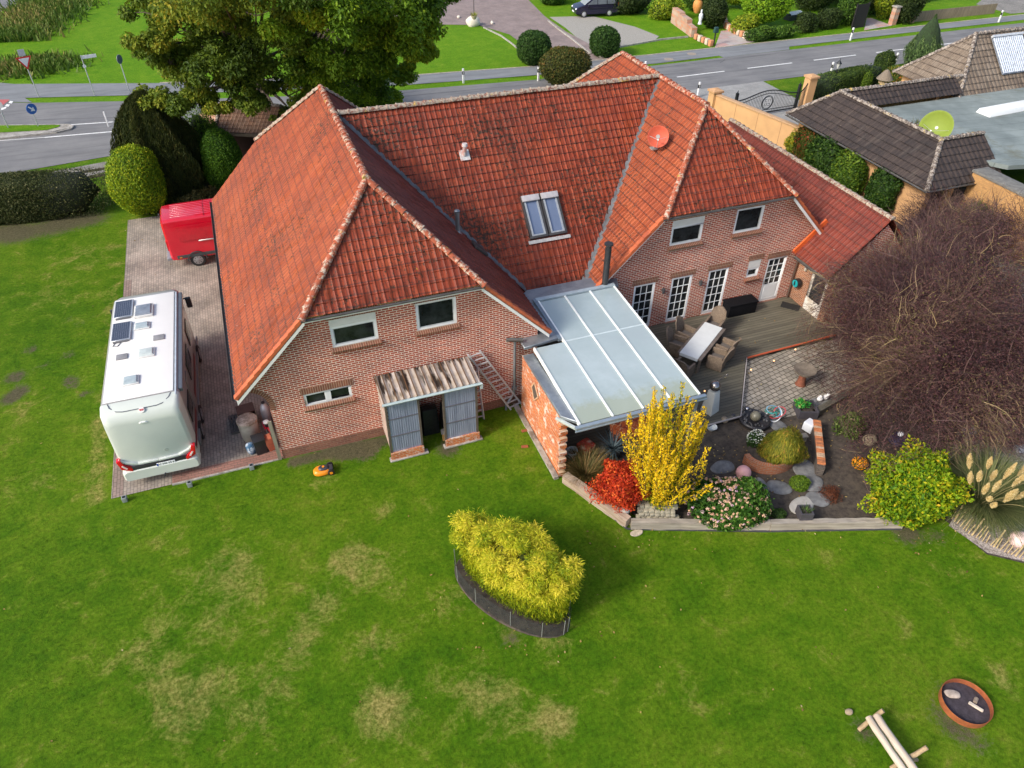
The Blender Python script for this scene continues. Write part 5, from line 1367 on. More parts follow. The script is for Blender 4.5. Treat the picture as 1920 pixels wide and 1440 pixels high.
globe_lamp("pale pink globe lamp at the right edge of the photo below the pampas grass", (21.49, -11.31, 0), .27, (.82, .60, .58))
t = thing("small_planter", "small square black planter standing on the timber sleeper edging", "planter", (15.9, -8.32, 0), R(-18))
g = MB()
for a, b, c, d in ((-.2, -.2, .2, -.16), (-.2, .16, .2, .2), (-.2, -.16, -.16, .16), (.16, -.16, .2, .16)): g.span((a, b, .26), (c, d, .58))
g.span((-.19, -.19, .24), (.19, .19, .27)); g.build("box", _cache["planter_dark"], t); MB().box((0, 0, .4), (.3, .3, .2)).build("soil", SOILM, t)
link("leaves", blades("leaves", foliage("planter_leaf", [(0, (.02, .07, .01)), (1, (.12, .22, .04))]), .1, 26, .3, .03, c=(0, 0, .48)), t)
t = thing("marker_lamp", "dark blue garden lamp with a bright white ball, above the laurel bush", "garden lamp", (21.36, -6.47, 0))
MB().rod((0, 0, 0), (0, 0, .28), .3, .22, 22).build("base", plain("navy_pot", (.03, .025, .07), .5), t, smooth=True); MB().ball((0, 0, .36), .1, 16, 12).build("ball", plain("white_ball", (.85, .85, .95), .4), t, smooth=True)
rock("boulder", "tan rough stone between the bare tree and the laurel bush", "boulder", (20.43, -6.16, 0.08), .26, plain("tan_stone", (.30, .24, .16), .9, var=.25, scale=6, bump=.6), (1.1, .8, .7), seed=4)
for i, (px, lb) in enumerate([((24.14, -6.94, 0.1), "white rock glinting under the bare tree's lower right twigs"), ((22.44, -7.71, 0.1), "pale bluish rock just left above the pampas plumes"), ((29.93, 4.56, 0.1), "white rock showing through the bare tree's upper left twigs"), ((25.06, -8.24, 0.1), "white rock at the photo's right edge above the pampas plumes"), ((32.06, 2.46, 0.1), "white rock seen through the middle of the bare tree")]):
    rock("white_rock", lb, "rock", px, .22, plain("white_rock", (.55, .56, .60), .8, var=.3, scale=8), (1.2, .9, .6), seed=20 + i, group="white rocks under the bare tree")

# ------------------------------------------------------------------ lawn: fire pit, log bench, robot mower, lamps, ladders, lean-to
t = thing("fire_pit", "round rusty steel fire pit with dark ash in the lawn", "fire pit", (16.05, -14.66, 0))
RUST = plain("rust", (.30, .09, .026), .85, var=.35, scale=5, bump=.5, bscale=24, col2=(.24, .06, .022))
MB().lathe([(.59, 0), (.60, .21), (.592, .22), (.582, .21), (.575, .04)], n=48).build("ring", RUST, t, smooth=True)
MB().lathe([(.001, .07), (.3, .075), (.577, .06)], n=30).build("ash", plain("ash", (.045, .036, .045), .95, var=.4, scale=9, bump=.8), t, smooth=True)
rock("charred_stone", "pale flat stone lying in the ash of the fire pit", "stone", (15.93, -14.37, .13), .2, plain("burnt_stone", (.38, .31, .26), .9, var=.4, scale=6), (1, .55, .2), seed=3, rz=R(-25))
o = MB().box((0, 0, 0), (.34, .075, .06)).build("firewood", plain("split_log", (.55, .47, .38), .8, var=.2), bevel=.01, seg=1); o.location = (16.2, -14.83, .14); o.rotation_euler.z = R(-62); tag(o, "short pale piece of firewood in the fire pit", "firewood")
o = MB().rod((-.07, 0, 0), (.07, 0, 0), .05, n=7).build("firewood", plain("half_burnt", (.28, .22, .17), .8, var=.4)); o.location = (16.33, -14.7, .14); o.rotation_euler.z = R(30); tag(o, "stubby half burnt log in the fire pit", "firewood")
t = thing("log_bench", "rustic bench of two pale split logs on cross poles, by the photo's lower edge", "bench", (0, 0, 0))
LOG = wood("pale_log", (0.42, 0.33, 0.24), (0.66, 0.58, 0.48), axis=1, scale=.6)
def log(a, b, r, mat, nm):
    a, b = Vector(a), Vector(b); P = [a.lerp(b, i / 6) + Vector((random.uniform(-.012, .012), random.uniform(-.012, .012), 0)) for i in range(7)]
    return MB().tube(P, [r * random.uniform(.93, 1.05) for _ in P], 10).build(nm, mat, t, world=True, smooth=True)
s0, s1 = Vector((13.37, -14.22, 0.45)), Vector((13.28, -15.84, 0.45)); dv = (s1 - s0).normalized(); nv = Vector((-dv.y, dv.x, 0))
log(s0 - nv * .10, s1 - nv * .12, .085, LOG, "split_log"); log(s0 + nv * .11 + dv * .02, s1 + nv * .12, .10, LOG, "split_log")
POLE = plain("bark_pole", (.33, .24, .14), .85, var=.35, scale=8, bump=.6)
e0 = Vector((13.17, -14.23, 0.2)); 
log(s0 - nv * .26 + Vector((0, 0, -.42)) + dv * .05, s0 + nv * .26 + Vector((0, 0, .16)) - dv * .0, .055, POLE, "cross_pole")
q0 = Vector((13.61, -15.3, 0.5)); log(q0 - nv * .42 + Vector((0, 0, -.45)), q0 + nv * .3 + Vector((0, 0, .22)), .055, POLE, "cross_pole")
log(s0 + nv * .26 + Vector((0, 0, -.45)) + dv * .1, s0 - nv * .1 + Vector((0, 0, .0)) + dv * .08, .05, POLE, "leg"); log(q0 + nv * .3 + Vector((0, 0, -.47)), q0 - nv * .2, .05, POLE, "leg")
rock("tree_stump", "small pale stump in the lawn left of the log bench", "stump", (13.18, -13.82, 0.04), .09, _cache["tan_stone"], (1, .9, .8), seed=9)
t = thing("robot_mower", "orange and dark grey robot lawn mower parked near the brick wall", "robot mower", (2.17, -1.12, 0), R(178))
ORG = plain("mower_orange", (.85, .27, .015), .35, var=.06, coat=.4); GRY = plain("mower_grey", (.045, .045, .055), .4)
g = MB(); N = 16
def hull(sx, sy, z0, z1, x0=0, pw=2.6, tp=.8, n=22):
    P = []
    for z, s in ((z0, 1), (z0 + (z1 - z0) * .55, 1), (z1, tp)):
        for i in range(n):
            a = 2 * math.pi * i / n; c, s_ = math.cos(a), math.sin(a)
            P.append((x0 + sx * s * math.copysign(abs(c) ** (2 / pw), c), sy * s * math.copysign(abs(s_) ** (2 / pw), s_), z))
    F = [(i + j * n, (i + 1) % n + j * n, (i + 1) % n + (j + 1) * n, i + (j + 1) * n) for j in range(2) for i in range(n)] + [tuple(range(n - 1, -1, -1)), tuple(range(2 * n, 3 * n))]
    return P, F
g.faces(*hull(.30, .2, .05, .2, .05)); g.build("shell", ORG, t, smooth=True, bevel=.01)
g = MB(); g.faces(*hull(.17, .12, .19, .27, .0, tp=.7)); g.build("top_cover", GRY, t, smooth=True, bevel=.01)
MB().box((-.22, 0, .15), (.16, .26, .12)).build("rear_body", GRY, t, bevel=.03)
MB().rod((0, 0, .27), (0, 0, .285), .04, n=14).build("button", ORG, t)
for s in (-1, 1):
    w = MB().rod((-.22, s * .16, .11), (-.22, s * .22, .11), .11, n=22).build("wheel", _cache["black_plastic"], t, bevel=.01); MB().rod((-.22, s * .221, .11), (-.22, s * .228, .11), .055, n=16).build("hubcap", ORG, w)
lp = None
for p, lb in (((-4.02, -0.22, 0), "small grey box lamp at the left outer corner of the yard paving"), ((-2.05, -0.25, 0), "small grey box lamp at the lawn edge right behind the motorhome"), ((-0.08, -0.14, 0), "small grey box lamp at the lawn edge near the junk corner")):
    if lp is None:
        lp = thing("box_lamp", lb, "lamp", p, 0, "small box lamps along the paving edge")
        MB().box((0, 0, .09), (.15, .15, .18)).build("housing", plain("lamp_housing", (.30, .33, .33), .5, metal=.3), lp, bevel=.01); MB().box((0, 0, .185), (.09, .09, .012)).build("lens", GLASS, lp)
    else: another(lp, p, 0, lb)
for i, (p, lb) in enumerate((((9.2, -1.52, 0), "loose red brick in the lawn nearer the house wall"), ((8.91, -2.27, 0), "loose red brick in the lawn farther from the house wall"))):
    o = MB().box((0, 0, .02), (.24, .11, .05)).build("loose_brick", plain("loose_brick", (.30, .09, .035), .9, var=.3), bevel=.008, seg=1); o.location = p; o.rotation_euler.z = R(-12 * i); tag(o, lb, "brick")
for p, s in (((3.57, -0.21, 0), .28), ((4.04, -0.29, 0), .18), ((2.91, -0.17, 0), .12)):
    pass
ALU = plain("aluminium", (.55, .53, .55), .4, metal=.25, var=.12)
def ladder(label, A0, A1, B0, B1, n, nm="ladder", rw=.045):
    t = thing(nm, label, "ladder", (0, 0, 0)); A0, A1, B0, B1 = map(Vector, (A0, A1, B0, B1))
    for a, b in ((A0, A1), (B0, B1)): MB().bar(a, b, rw, .06).build("rail", ALU, t)
    for i in range(n):
        k = (i + .5) / n; MB().bar(A0.lerp(A1, k), B0.lerp(B1, k), .04, .04).build("rung", ALU, t)
    return t
ladder("long aluminium ladder laid slanting against the brick wall right of the lean-to", (9.12, -.30, .02), (7.62, -.07, 2.80), (9.60, -.17, .02), (8.05, -.07, 2.86), 13)
ladder("short aluminium ladder standing upright against the right side of the lean-to", (7.62, -.42, .02), (7.62, -.30, 2.1), (8.02, -.44, .02), (7.90, -.22, 2.3), 8)
t = thing("lean_to", "small lean-to shelter of corrugated plastic sheets against the brick wall", "lean-to", (6, -.65, 0))
def corr(name, mat, o, ux, uy, L, Hh, pitch=.075, amp=.004, tilt=None):
    """corrugated sheet spanned by unit vectors ux (across the waves) and uy"""
    n = int(L / pitch * 6); ux, uy, o = Vector(ux), Vector(uy), Vector(o); nn = ux.cross(uy).normalized(); P = []; uv = []
    for j in (0, 1):
        for i in range(n + 1): x = L * i / n; P.append(o + ux * x + uy * (Hh * j) + nn * amp * math.sin(2 * math.pi * x / pitch))
    g = MB(); g.faces(P, [(i, i + 1, n + 2 + i, n + 1 + i) for i in range(n)]); return g.build(name, mat, t, world=True, smooth=True)
m, nt, b = _nodes("dirty_corrugated"); co = _coord(nt); sp = nt.nodes.new("ShaderNodeSeparateXYZ"); nt.links.new(co, sp.inputs[0])
st = _noise(nt, _map(nt, co, (1.0, .16, .3)), 4.2, 4, .6); 
fy = _math(nt, 'ADD', _math(nt, 'MULTIPLY', sp.outputs[1], .45), .62)
c = _ramp(nt, _noise(nt, co, 3, 4), [(.3, (.34, .27, .2)), (.7, (.46, .42, .40))])
ff = _math(nt, 'ADD', st, _math(nt, 'MULTIPLY', fy, .28))
c = _mix(nt, _ramp(nt, ff, [(.60, 0), (.69, 1)]), c, (.022, .015, .011))
rib = _math(nt, 'FRACT', _math(nt, 'DIVIDE', sp.outputs[0], .22)); c = _mix(nt, _ramp(nt, rib, [(0, 1), (.12, .9), (.2, 0), (.95, 0), (1, 1)]), c, (.13, .07, .035))
nt.links.new(c, b.inputs[0]); b.inputs["Roughness"].default_value = .5
corr("roof_sheet", m, (4.36, -1.36, 2.58), (1, 0, 0), Vector((0, 1.33, .12)).normalized(), 3.28, 1.33, .22, .022)
m2, nt, b = _nodes("grey_blue_plastic"); co = _coord(nt); sp = nt.nodes.new("ShaderNodeSeparateXYZ"); nt.links.new(co, sp.inputs[0])
c = _ramp(nt, _noise(nt, _map(nt, co, (9, 1, .5)), 2, 4), [(.3, (.17, .19, .27)), (.7, (.28, .31, .41))]); nt.links.new(c, b.inputs[0]); b.inputs["Roughness"].default_value = .25; b.inputs["Coat Weight"].default_value = .4
corr("front_panel", m2, (4.50, -1.31, .32), (1, 0, 0), (0, 0, 1), 1.0, 2.16); corr("front_panel", m2, (6.38, -1.31, .32), (1, 0, 0), (0, 0, 1), 1.08, 2.16)
corr("side_panel", plain("side_sheet", (.42, .32, .28), .5, var=.3, scale=4), (4.45, -1.28, .32), (0, 1, 0), (0, 0, 1), 1.26, 2.2); corr("side_panel", m2, (7.5, -1.28, .32), (0, 1, 0), (0, 0, 1), 1.26, 2.2)
BW_ = plain("frame_wood", (.10, .08, .06), .8, var=.3)
for x, y in ((4.45, -1.3), (5.52, -1.3), (6.36, -1.3), (7.5, -1.3)): MB().box((x, y, 1.27), (.07, .07, 2.5)).build("post", BW_, t, world=True)
g = MB()
for x0, x1 in ((4.5, 5.5), (6.4, 7.48)):
    for z in (1.05, 1.8): g.box(((x0 + x1) / 2, -1.322, z), (x1 - x0, .012, .045))
g.build("batten", plain("batten", (.12, .12, .14), .8), t, world=True)
g = MB(); gutter(g, (4.34, -1.42, 2.57), (7.68, -1.42, 2.57), .06); g.box((7.66, -1.42, 2.45), (.08, .08, .2)); g.build("gutter", plain("pvc_gutter", (.42, .50, .50), .4, var=.15, scale=2), t, world=True, smooth=True)
MB().bar((4.4, -.65, 2.6), (4.4, -.64, 2.601), .05, .05)
for x0, x1 in ((4.42, 5.56), (6.34, 7.56)): MB().box(((x0 + x1) / 2, -1.31, .18), (x1 - x0, .14, .30)).build("brick_base", OLDB, t, world=True)
for x0, x1 in ((4.36, 5.7), (6.26, 7.66)): MB().box(((x0 + x1) / 2, -1.33, .015), (x1 - x0, .22, .05)).build("footing", CONC, t, world=True, bevel=.01)
for i, (x, w) in enumerate(((5.45, .55), (6.05, .6), (6.7, .5))):
    tt = thing("garden_furniture_cover", ["black cover at the left of the lean-to's inside", "black cover in the middle of the lean-to's opening", "black cover at the right of the lean-to's inside"][i], "cover", (x, -.35, 0))
    MB().box((0, 0, .55), (w, .5, 1.1), top=(.9, .6)).build("sheet", plain("black_sheet", (.014, .014, .016), .5, var=.5, scale=12, bump=1, bscale=8), tt, bevel=.05, seg=2)
t = thing("bird_house", "small wooden bird house on the floor of the lean-to's opening", "bird house", (6.42, -.95, 0), R(-10))
MB().box((0, 0, .17), (.2, .2, .34)).build("body", plain("ply", (.50, .28, .09), .7, var=.15), t, bevel=.006, seg=1); MB().box((0, 0, .37), (.26, .26, .05), top=(.3, .9)).build("roof", plain("grey_roof", (.35, .33, .3), .8), t); MB().rod((0, -.103, .2), (0, -.108, .2), .035, n=12).build("entrance", _cache["black_cord"], t)
# junk corner in the arch
t = thing("cabinet", "brown wooden cabinet lying open under the arch behind the barrel", "cabinet", (.02, 2.3, 0), R(6))
BRW = plain("brown_board", (.085, .042, .028), .6, var=.3)
MB().box((0, 0, .62), (.6, .5, .04)).build("top", BRW, t); MB().box((-.29, 0, .3), (.03, .5, .6)).build("side_panel", BRW, t); MB().box((.29, 0, .3), (.03, .5, .6)).build("side_panel", BRW, t); MB().box((0, .24, .3), (.56, .02, .6)).build("back_panel", _cache["black_cord"], t)
for s in (-1, 1): MB().bar((s * .3, -.27, .03), (s * .3, -.27, .64), .02, .02).build("trim", plain("pale_trim", (.45, .38, .28), .7), t)
t = thing("barrel", "big pale grey plastic barrel with a stained round lid under the arch", "barrel", (.05, 1.38, 0))
MB().lathe([(.001, 0), (.26, 0), (.30, .1), (.33, .5), (.33, .75), (.30, .8), (.34, .8), (.34, .86), (.30, .87)], n=30).build("body", plain("barrel_grey", (.32, .30, .26), .5, var=.2, scale=3, col2=(.25, .22, .18)), t, smooth=True)
MB().lathe([(.35, .85), (.35, .90), (.3, .92), (.001, .93)], n=30).build("lid", plain("lid_stained", (.42, .36, .30), .7, var=.3, scale=8, col2=(.2, .15, .11)), t, smooth=True)
t = thing("waste_bin", "black square bin standing in front of the barrel", "bin", (.30, .62, 0), R(8)); MB().box((0, 0, .3), (.36, .38, .6), top=(1.08, 1.08)).build("body", plain("bin_black", (.02, .02, .022), .45), t, bevel=.015); MB().box((0, 0, .62), (.42, .44, .04)).build("lid", _cache["bin_black"], t, bevel=.01)
t = thing("blue_bag", "crumpled blue and white plastic bag beside the black bin", "bag", (.0, .62, 0))
o = rock("sack", None, None, (0, 0, 0), .2, plain("bag_plastic", (.05, .13, .24), .35, var=.4, scale=8, col2=(.65, .7, .75), bump=1, bscale=9), (.8, .7, 1.3), seed=6); o.parent = t; o.location = (0, 0, .24)
t = thing("hedge_trimmer", "red and black garden power tool propped against the arch wall", "power tool", (.62, 1.35, 0), R(15))
RD = plain("tool_red", (.5, .01, .03), .35); MB().box((0, 0, .45), (.2, .34, .2)).build("housing", RD, t, bevel=.04); MB().box((0, -.12, .62), (.16, .2, .16)).build("motor", _cache["black_plastic"], t, bevel=.03); MB().lathe([(.1, .7), (.1, .74), (.05, .75)], (0, -.12, 0), 18).build("ring", plain("tool_white", (.7, .75, .75), .4), t, smooth=True); MB().rod((0, -.2, .5), (.05, -.6, .1), .03).build("shaft", RD, t); MB().rod((-.06, -.15, .45), (-.12, -.5, .12), .022).build("shaft", _cache["black_plastic"], t)
t = thing("gas_bottle", "pale grey gas bottle tucked behind the red power tool", "gas bottle", (.68, 1.9, 0)); MB().lathe([(.001, 0), (.15, 0), (.16, .05), (.16, .75), (.11, .92), (.04, .97), (.04, 1.03), (.001, 1.03)], n=20).build("body", plain("bottle_grey", (.4, .42, .46), .4, metal=.3), t, smooth=True); MB().rod((0, 0, 1.03), (0, 0, 1.08), .06, n=10).build("valve", _cache["black_plastic"], t)
t = thing("terracotta_board", "reddish terracotta slab leaning at the pier's foot", "slab", (.63, .62, 0), R(8)); MB().box((0, 0, .3), (.26, .3, .55), M=Matrix.Rotation(R(-10), 3, 'Y')).build("slab", plain("slab_red", (.36, .10, .05), .8, var=.2, scale=4), t, bevel=.01)
tag(MB().bar((.86, -.03, .02), (.84, .0, 1.75), .12, .05, up=(0, 1, 0)).build("plank", wood("grey_plank", (.2, .18, .13), (.33, .3, .23), axis=2)), "weathered grey plank standing against the arch pier", "plank")
t = thing("pallet", "dark wooden pallet with pale stones lying left of the barrel", "pallet", (-.38, 2.25, 0), R(4))
for k in range(5): MB().box((-.2 + k * .1 * 1.1, 0, .11), (.085, 1.0, .022)).build("board", plain("pallet_wood", (.09, .085, .08), .8, var=.3), t)
for k in (-1, 0, 1): MB().box((.02, k * .43, .05), (.56, .09, .098)).build("bearer", _cache["pallet_wood"], t)
o = MB().rod((0, -.45, 0), (0, .45, 0), .045, n=14).build("pipe", plain("grey_pipe", (.42, .44, .44), .4)); o.location = (-.22, 2.3, .17); tag(o, "short pale grey pipe lying on the pallet", "pipe")

# ------------------------------------------------------------------ vehicles
TYRE = plain("tyre", (.018, .018, .019), .8, var=.3, scale=20)
RIM = plain("rim", (.38, .38, .40), .35, metal=.7, var=.2)
def wheel(parent, c, r, w, side, rim=RIM):
    """wheel with its axle along local x; side = +1 / -1 outer face"""
    c = Vector(c); a = c - Vector((w / 2 * side, 0, 0)); b = c + Vector((w / 2 * side, 0, 0)); o = Vector((side, 0, 0))
    t_ = MB().rod(a, b, r, n=28).build("wheel", TYRE, parent, bevel=r * .12, seg=3)
    g = MB(); g.rod(b - o * .02, b + o * .004, r * .64, n=24); g.rod(b + o * .004, b + o * .018, r * .30, r * .2, n=16); g.build("rim", rim, t_, bevel=.006)
    g = MB()
    for k in range(8):
        an = k * math.pi / 4; g.rod(b + Vector((0, math.cos(an) * r * .46, math.sin(an) * r * .46)) - o * .01, b + Vector((0, math.cos(an) * r * .46, math.sin(an) * r * .46)) + o * .006, r * .065, n=8)
    g.build("rim_holes", TYRE, t_)
    return t_

def loft(name, secs, mat, parent, smooth=True, bevel=0.0):
    """secs: list of rings (same count) -> closed body"""
    n = len(secs[0]); P = [p for s in secs for p in s]
    F = [(j * n + i, j * n + (i + 1) % n, (j + 1) * n + (i + 1) % n, (j + 1) * n + i) for j in range(len(secs) - 1) for i in range(n)]
    F += [tuple(range(n - 1, -1, -1)), tuple(range(len(P) - n, len(P)))]
    g = MB(); g.faces(P, F); bmn = g.build(name, mat, parent, smooth=True, bevel=bevel)
    me = bmn.data; bm = bmesh.new(); bm.from_mesh(me); bmesh.ops.recalc_face_normals(bm, faces=bm.faces[:]); bm.to_mesh(me); bm.free()
    me.set_sharp_from_angle(angle=R(35)); return bmn

def rrect(hx, z0, z1, r, y, n=5, tumble=0.0, cx=0):
    """rounded rectangle section in the x-z plane at y"""
    pts = []
    for (sx, sz, a0) in ((1, 1, 0), (-1, 1, 90), (-1, -1, 180), (1, -1, 270)):
        rr = r if sz > 0 else r * .5
        cz = z1 - rr if sz > 0 else z0 + rr; hx_ = hx - (tumble if sz > 0 else 0)
        for k in range(n + 1):
            a = R(a0 + 90 * k / n); pts.append((cx + sx * (hx_ - rr) + rr * math.cos(a), y, cz + rr * math.sin(a)))
    return pts

# --- motorhome: x right, y forward, origin under its middle
M_ = thing("motorhome", "long white and silver motorhome with roof solar panels parked left of the house", "motorhome", (-2.70, 4.05, 0), R(-1.0))
SILV = plain("silver_green_paint", (.56, .60, .55), .5, metal=.0, var=.04, scale=1, coat=.15)
WHT = plain("motorhome_white", (.80, .79, .76), .35, var=.02, scale=1.5, coat=.3)
SIDE = plain("side_silver_shaded", (.34, .33, .32), .3, metal=.2, var=.03, coat=.5)  # silver sides darkened: their shade is put into the paint colour
hw = 1.16
secs = [rrect(hw - .10, .62, 2.55, .25, -3.62, tumble=.03), rrect(hw - .03, .45, 2.78, .22, -3.56, tumble=.03), rrect(hw, .42, 2.93, .15, -3.35, tumble=.02), rrect(hw, .42, 2.95, .12, -2.9), rrect(hw, .42, 2.95, .12, 2.6), rrect(hw - .01, .42, 2.95, .16, 3.15), rrect(hw - .06, .42, 2.86, .25, 3.48), rrect(hw - .13, .42, 2.4, .3, 3.62), rrect(hw - .2, .42, 1.5, .2, 3.68)]
body = loft("body", secs, SIDE, M_)
g = MB(); g.faces([(-hw + .10, -2.95, 2.952), (hw - .17, -2.95, 2.952), (hw - .17, 3.1, 2.952), (-hw + .10, 3.1, 2.952), (-hw + .10, -2.95, 2.975), (hw - .17, -2.95, 2.975), (hw - .17, 3.1, 2.975), (-hw + .10, 3.1, 2.975)], [(3, 2, 1, 0), (4, 5, 6, 7), (0, 1, 5, 4), (1, 2, 6, 5), (2, 3, 7, 6), (3, 0, 4, 7)])
roof = g.build("roof", WHT, M_, bevel=.01)
# rear wall shell, rear cap with its dark seam, tail lights, bumper
rear = loft("rear_wall", [rrect(hw - .10, .62, 2.56, .25, -3.66, tumble=.03), rrect(hw - .02, .5, 2.80, .22, -3.58, tumble=.03), rrect(hw + .008, .44, 2.945, .15, -3.38, tumble=.02), rrect(hw + .008, .44, 2.965, .12, -3.02)], SILV, M_)
capz = lambda y: 2.965 if y > -3.0 else (2.945 - (-3.0 - y) * .1 if y > -3.38 else 2.90 - (-3.38 - y) * .9)
# seam line of the roof cap
g = MB(); S_ = []
for a in range(0, 13):
    k = a / 12
    if k < .18: u = -1 + .0 * k; x = -.92 + (.30 * (k / .18) ** 2); y = -3.03 - .42 * (k / .18) 
    elif k > .82: q = (1 - k) / .18; x = .92 - (.30 * q ** 2); y = -3.03 - .42 * q
    else: x = -.62 + 1.24 * (k - .18) / .64; y = -3.45
    S_.append((x, y))
def rear_z(x, y):   # height of the rear cap surface
    for (y0, z0), (y1, z1) in (((-3.66, 2.56), (-3.58, 2.80)), ((-3.58, 2.80), (-3.38, 2.945)), ((-3.38, 2.945), (-3.02, 2.965))):
        if y0 <= y <= y1: return z0 + (z1 - z0) * (y - y0) / (y1 - y0)
    return 2.966
for (a, b) in zip(S_[:-1], S_[1:]): g.bar((a[0], a[1], rear_z(*a) + .004), (b[0], b[1], rear_z(*b) + .004), .035, .012)
g.build("cap_seam", plain("seam_grey", (.12, .13, .15), .5), M_)
e = MB(); e.rod((0.06, -3.50, 2.868), (0.06, -3.535, 2.90), .085, n=20); eb = e.build("emblem", plain("emblem_white", (.8, .78, .76), .4), M_)
MB().box((.06, -3.535, 2.925), (.13, .02, .012), M=Matrix.Rotation(R(40), 3, 'X')).build("emblem_red", plain("emblem_red", (.55, .05, .06), .4), eb); MB().box((.06, -3.555, 2.90), (.11, .02, .012), M=Matrix.Rotation(R(40), 3, 'X')).build("emblem_red", _cache["emblem_red"], eb)
MB().box((.0, -3.665, 2.52), (.26, .05, .05), top=(.6, 1)).build("rear_camera", plain("cam_white", (.8, .82, .82), .4), M_, bevel=.012)
MB().bar((-1.06, -3.615, 2.50), (1.06, -3.615, 2.50), .02, .012).build("seam", plain("seam_dark", (.1, .12, .12), .5), M_)
g = MB(); g.rod((.32, -3.665, 1.22), (.32, -3.672, 1.22), .06, n=18); g.build("round_cap", plain("cap_silver", (.30, .34, .32), .4), M_)
# swooping lower moulding
g = MB(); pts = [(-1.12, 1.22), (-.98, 1.08), (-.62, .92), (0, .90), (.62, .92), (.98, 1.08), (1.12, 1.22)]
for a, b in zip(pts[:-1], pts[1:]): g.bar((a[0], -3.69, a[1]), (b[0], -3.69, b[1]), .1, .07)
g.build("moulding", plain("silver_light", (.68, .72, .70), .3, metal=.2, coat=.5), M_, bevel=.02)
loft("bumper", [rrect(hw - .06, .34, .70, .12, -3.80), rrect(hw + .0, .32, .74, .12, -3.72), rrect(hw + .01, .32, .74, .12, -3.3)], SILV, M_)
MB().box((.02, -3.735, .79), (1.7, .06, .13)).build("light_strip", plain("strip_black", (.03, .03, .035), .3), M_, bevel=.015)
for s in (-1, 1):
    g = MB(); P = [(s * .82, .70), (s * 1.12, .86), (s * 1.18, 1.22), (s * 1.06, 1.24), (s * .98, .96), (s * .80, .82)]
    v = [(p[0], -3.78, p[1]) for p in P] + [(p[0] * 1.005, -3.60, p[1]) for p in P]; n = len(P)
    f = [tuple(range(n)), tuple(range(2 * n - 1, n - 1, -1))] + [(i, i + n, (i + 1) % n + n, (i + 1) % n) for i in range(n)]
    g.faces(v, f); tl = g.build("tail_light", plain("lamp_red", (.62, .006, .015), .15, coat=.8, var=.15), M_, bevel=.012)
    MB().bar((s * .95, -3.787, .86), (s * 1.06, -3.787, 1.02), .05, .02, up=(0, 1, 0)).build("reversing_lamp", plain("lamp_clear", (.75, .6, .6), .2), tl)
pl = MB().box((.18, -3.775, .755), (.56, .02, .125)).build("number_plate", plain("plate_white", (.78, .8, .82), .4, var=.02), M_, bevel=.004, seg=1)
MB().box((-.075, -3.787, .755), (.045, .006, .115)).build("plate_band", plain("plate_blue", (.02, .06, .35), .4), pl)
cu = bpy.data.curves.new("plate_text", 'FONT'); cu.body = "C MR 55 E"; cu.size = .105; cu.align_x = 'CENTER'; cu.align_y = 'CENTER'; cu.extrude = .001
to = bpy.data.objects.new("plate_text", cu); COL.objects.link(to); bpy.context.view_layer.update()
me = bpy.data.meshes.new_from_object(to); bpy.data.objects.remove(to); me.materials.clear(); me.materials.append(plain("plate_black", (.02, .02, .02), .5))
for v in me.vertices: v.co = Vector((v.co.x + .205, -3.7875 - v.co.z, v.co.y + .755))
link("plate_text", me, pl)
g = MB(); g.rod((0.05, -3.72, .36), (0.05, -3.92, .36), .025); g.ball((.05, -3.92, .41), .035, 12, 8); g.build("tow_hitch", plain("black_metal", (.03, .03, .035), .5), M_)
# awning case and roof edge on the right side
MB().box((hw - .10, -.05, 2.955), (.05, 6.2, .05)).build("roof_rail", plain("rail_pale", (.55, .62, .68), .35, metal=.3), M_, bevel=.01)
MB().box((hw + .03, .1, 2.86), (.14, 5.9, .14)).build("awning_case", plain("awning_grey", (.13, .145, .17), .4, metal=.3), M_, bevel=.03)
for (y0, y1, z0, z1) in ((-2.75, -1.75, 1.35, 2.0), (-.55, .75, 1.45, 2.15), (1.5, 2.35, 1.5, 2.2)):
    w = MB().box((hw + .018, (y0 + y1) / 2, (z0 + z1) / 2), (.03, y1 - y0, z1 - z0)).build("side_window", plain("tinted", (.012, .011, .012), .08), M_, bevel=.01)
    MB().box((-hw - .018, (y0 + y1) / 2, (z0 + z1) / 2), (.03, y1 - y0, z1 - z0)).build("side_window", _cache["tinted"], M_, bevel=.01)
MB().box((hw + .016, -1.25, 1.35), (.028, .62, 1.7)).build("door", plain("door_grey", (.24, .235, .23), .3, metal=.4), M_, bevel=.01)
MB().box((hw + .012, -.9, .95), (.012, 5.2, .18)).build("side_stripe", plain("stripe_red", (.16, .01, .01), .4), M_)
MB().box((hw + .02, .3, .5), (.06, 6.4, .2)).build("side_skirt", plain("skirt", (.2, .2, .2), .4, metal=.3), M_, bevel=.02); MB().box((-hw - .02, .3, .5), (.06, 6.4, .2)).build("side_skirt", _cache["skirt"], M_, bevel=.02)
MB().faces([(-.95, 3.50, 2.3), (.95, 3.50, 2.3), (.95, 3.68, 1.6), (-.95, 3.68, 1.6), (-.95, 3.46, 2.3), (.95, 3.46, 2.3), (.95, 3.64, 1.6), (-.95, 3.64, 1.6)], [(0, 1, 2, 3), (7, 6, 5, 4), (0, 4, 5, 1), (1, 5, 6, 2), (2, 6, 7, 3), (3, 7, 4, 0)]).build("windscreen", _cache["tinted"], M_)
for s in (-1, 1):
    wheel(M_, (s * (hw - .03), -1.15, .34), .34, .22, s); wheel(M_, (s * (hw - .03), -2.0, .34), .34, .22, s); wheel(M_, (s * (hw - .03), 2.6, .34), .34, .22, s)
for s in (-1, 1): MB().box((s * (hw + .16), 3.42, 2.22), (.2, .14, .42)).bar((s * hw, 3.4, 2.42), (s * (hw + .16), 3.42, 2.42), .05, .05).build("mirror", _cache["black_metal"], M_, bevel=.03)
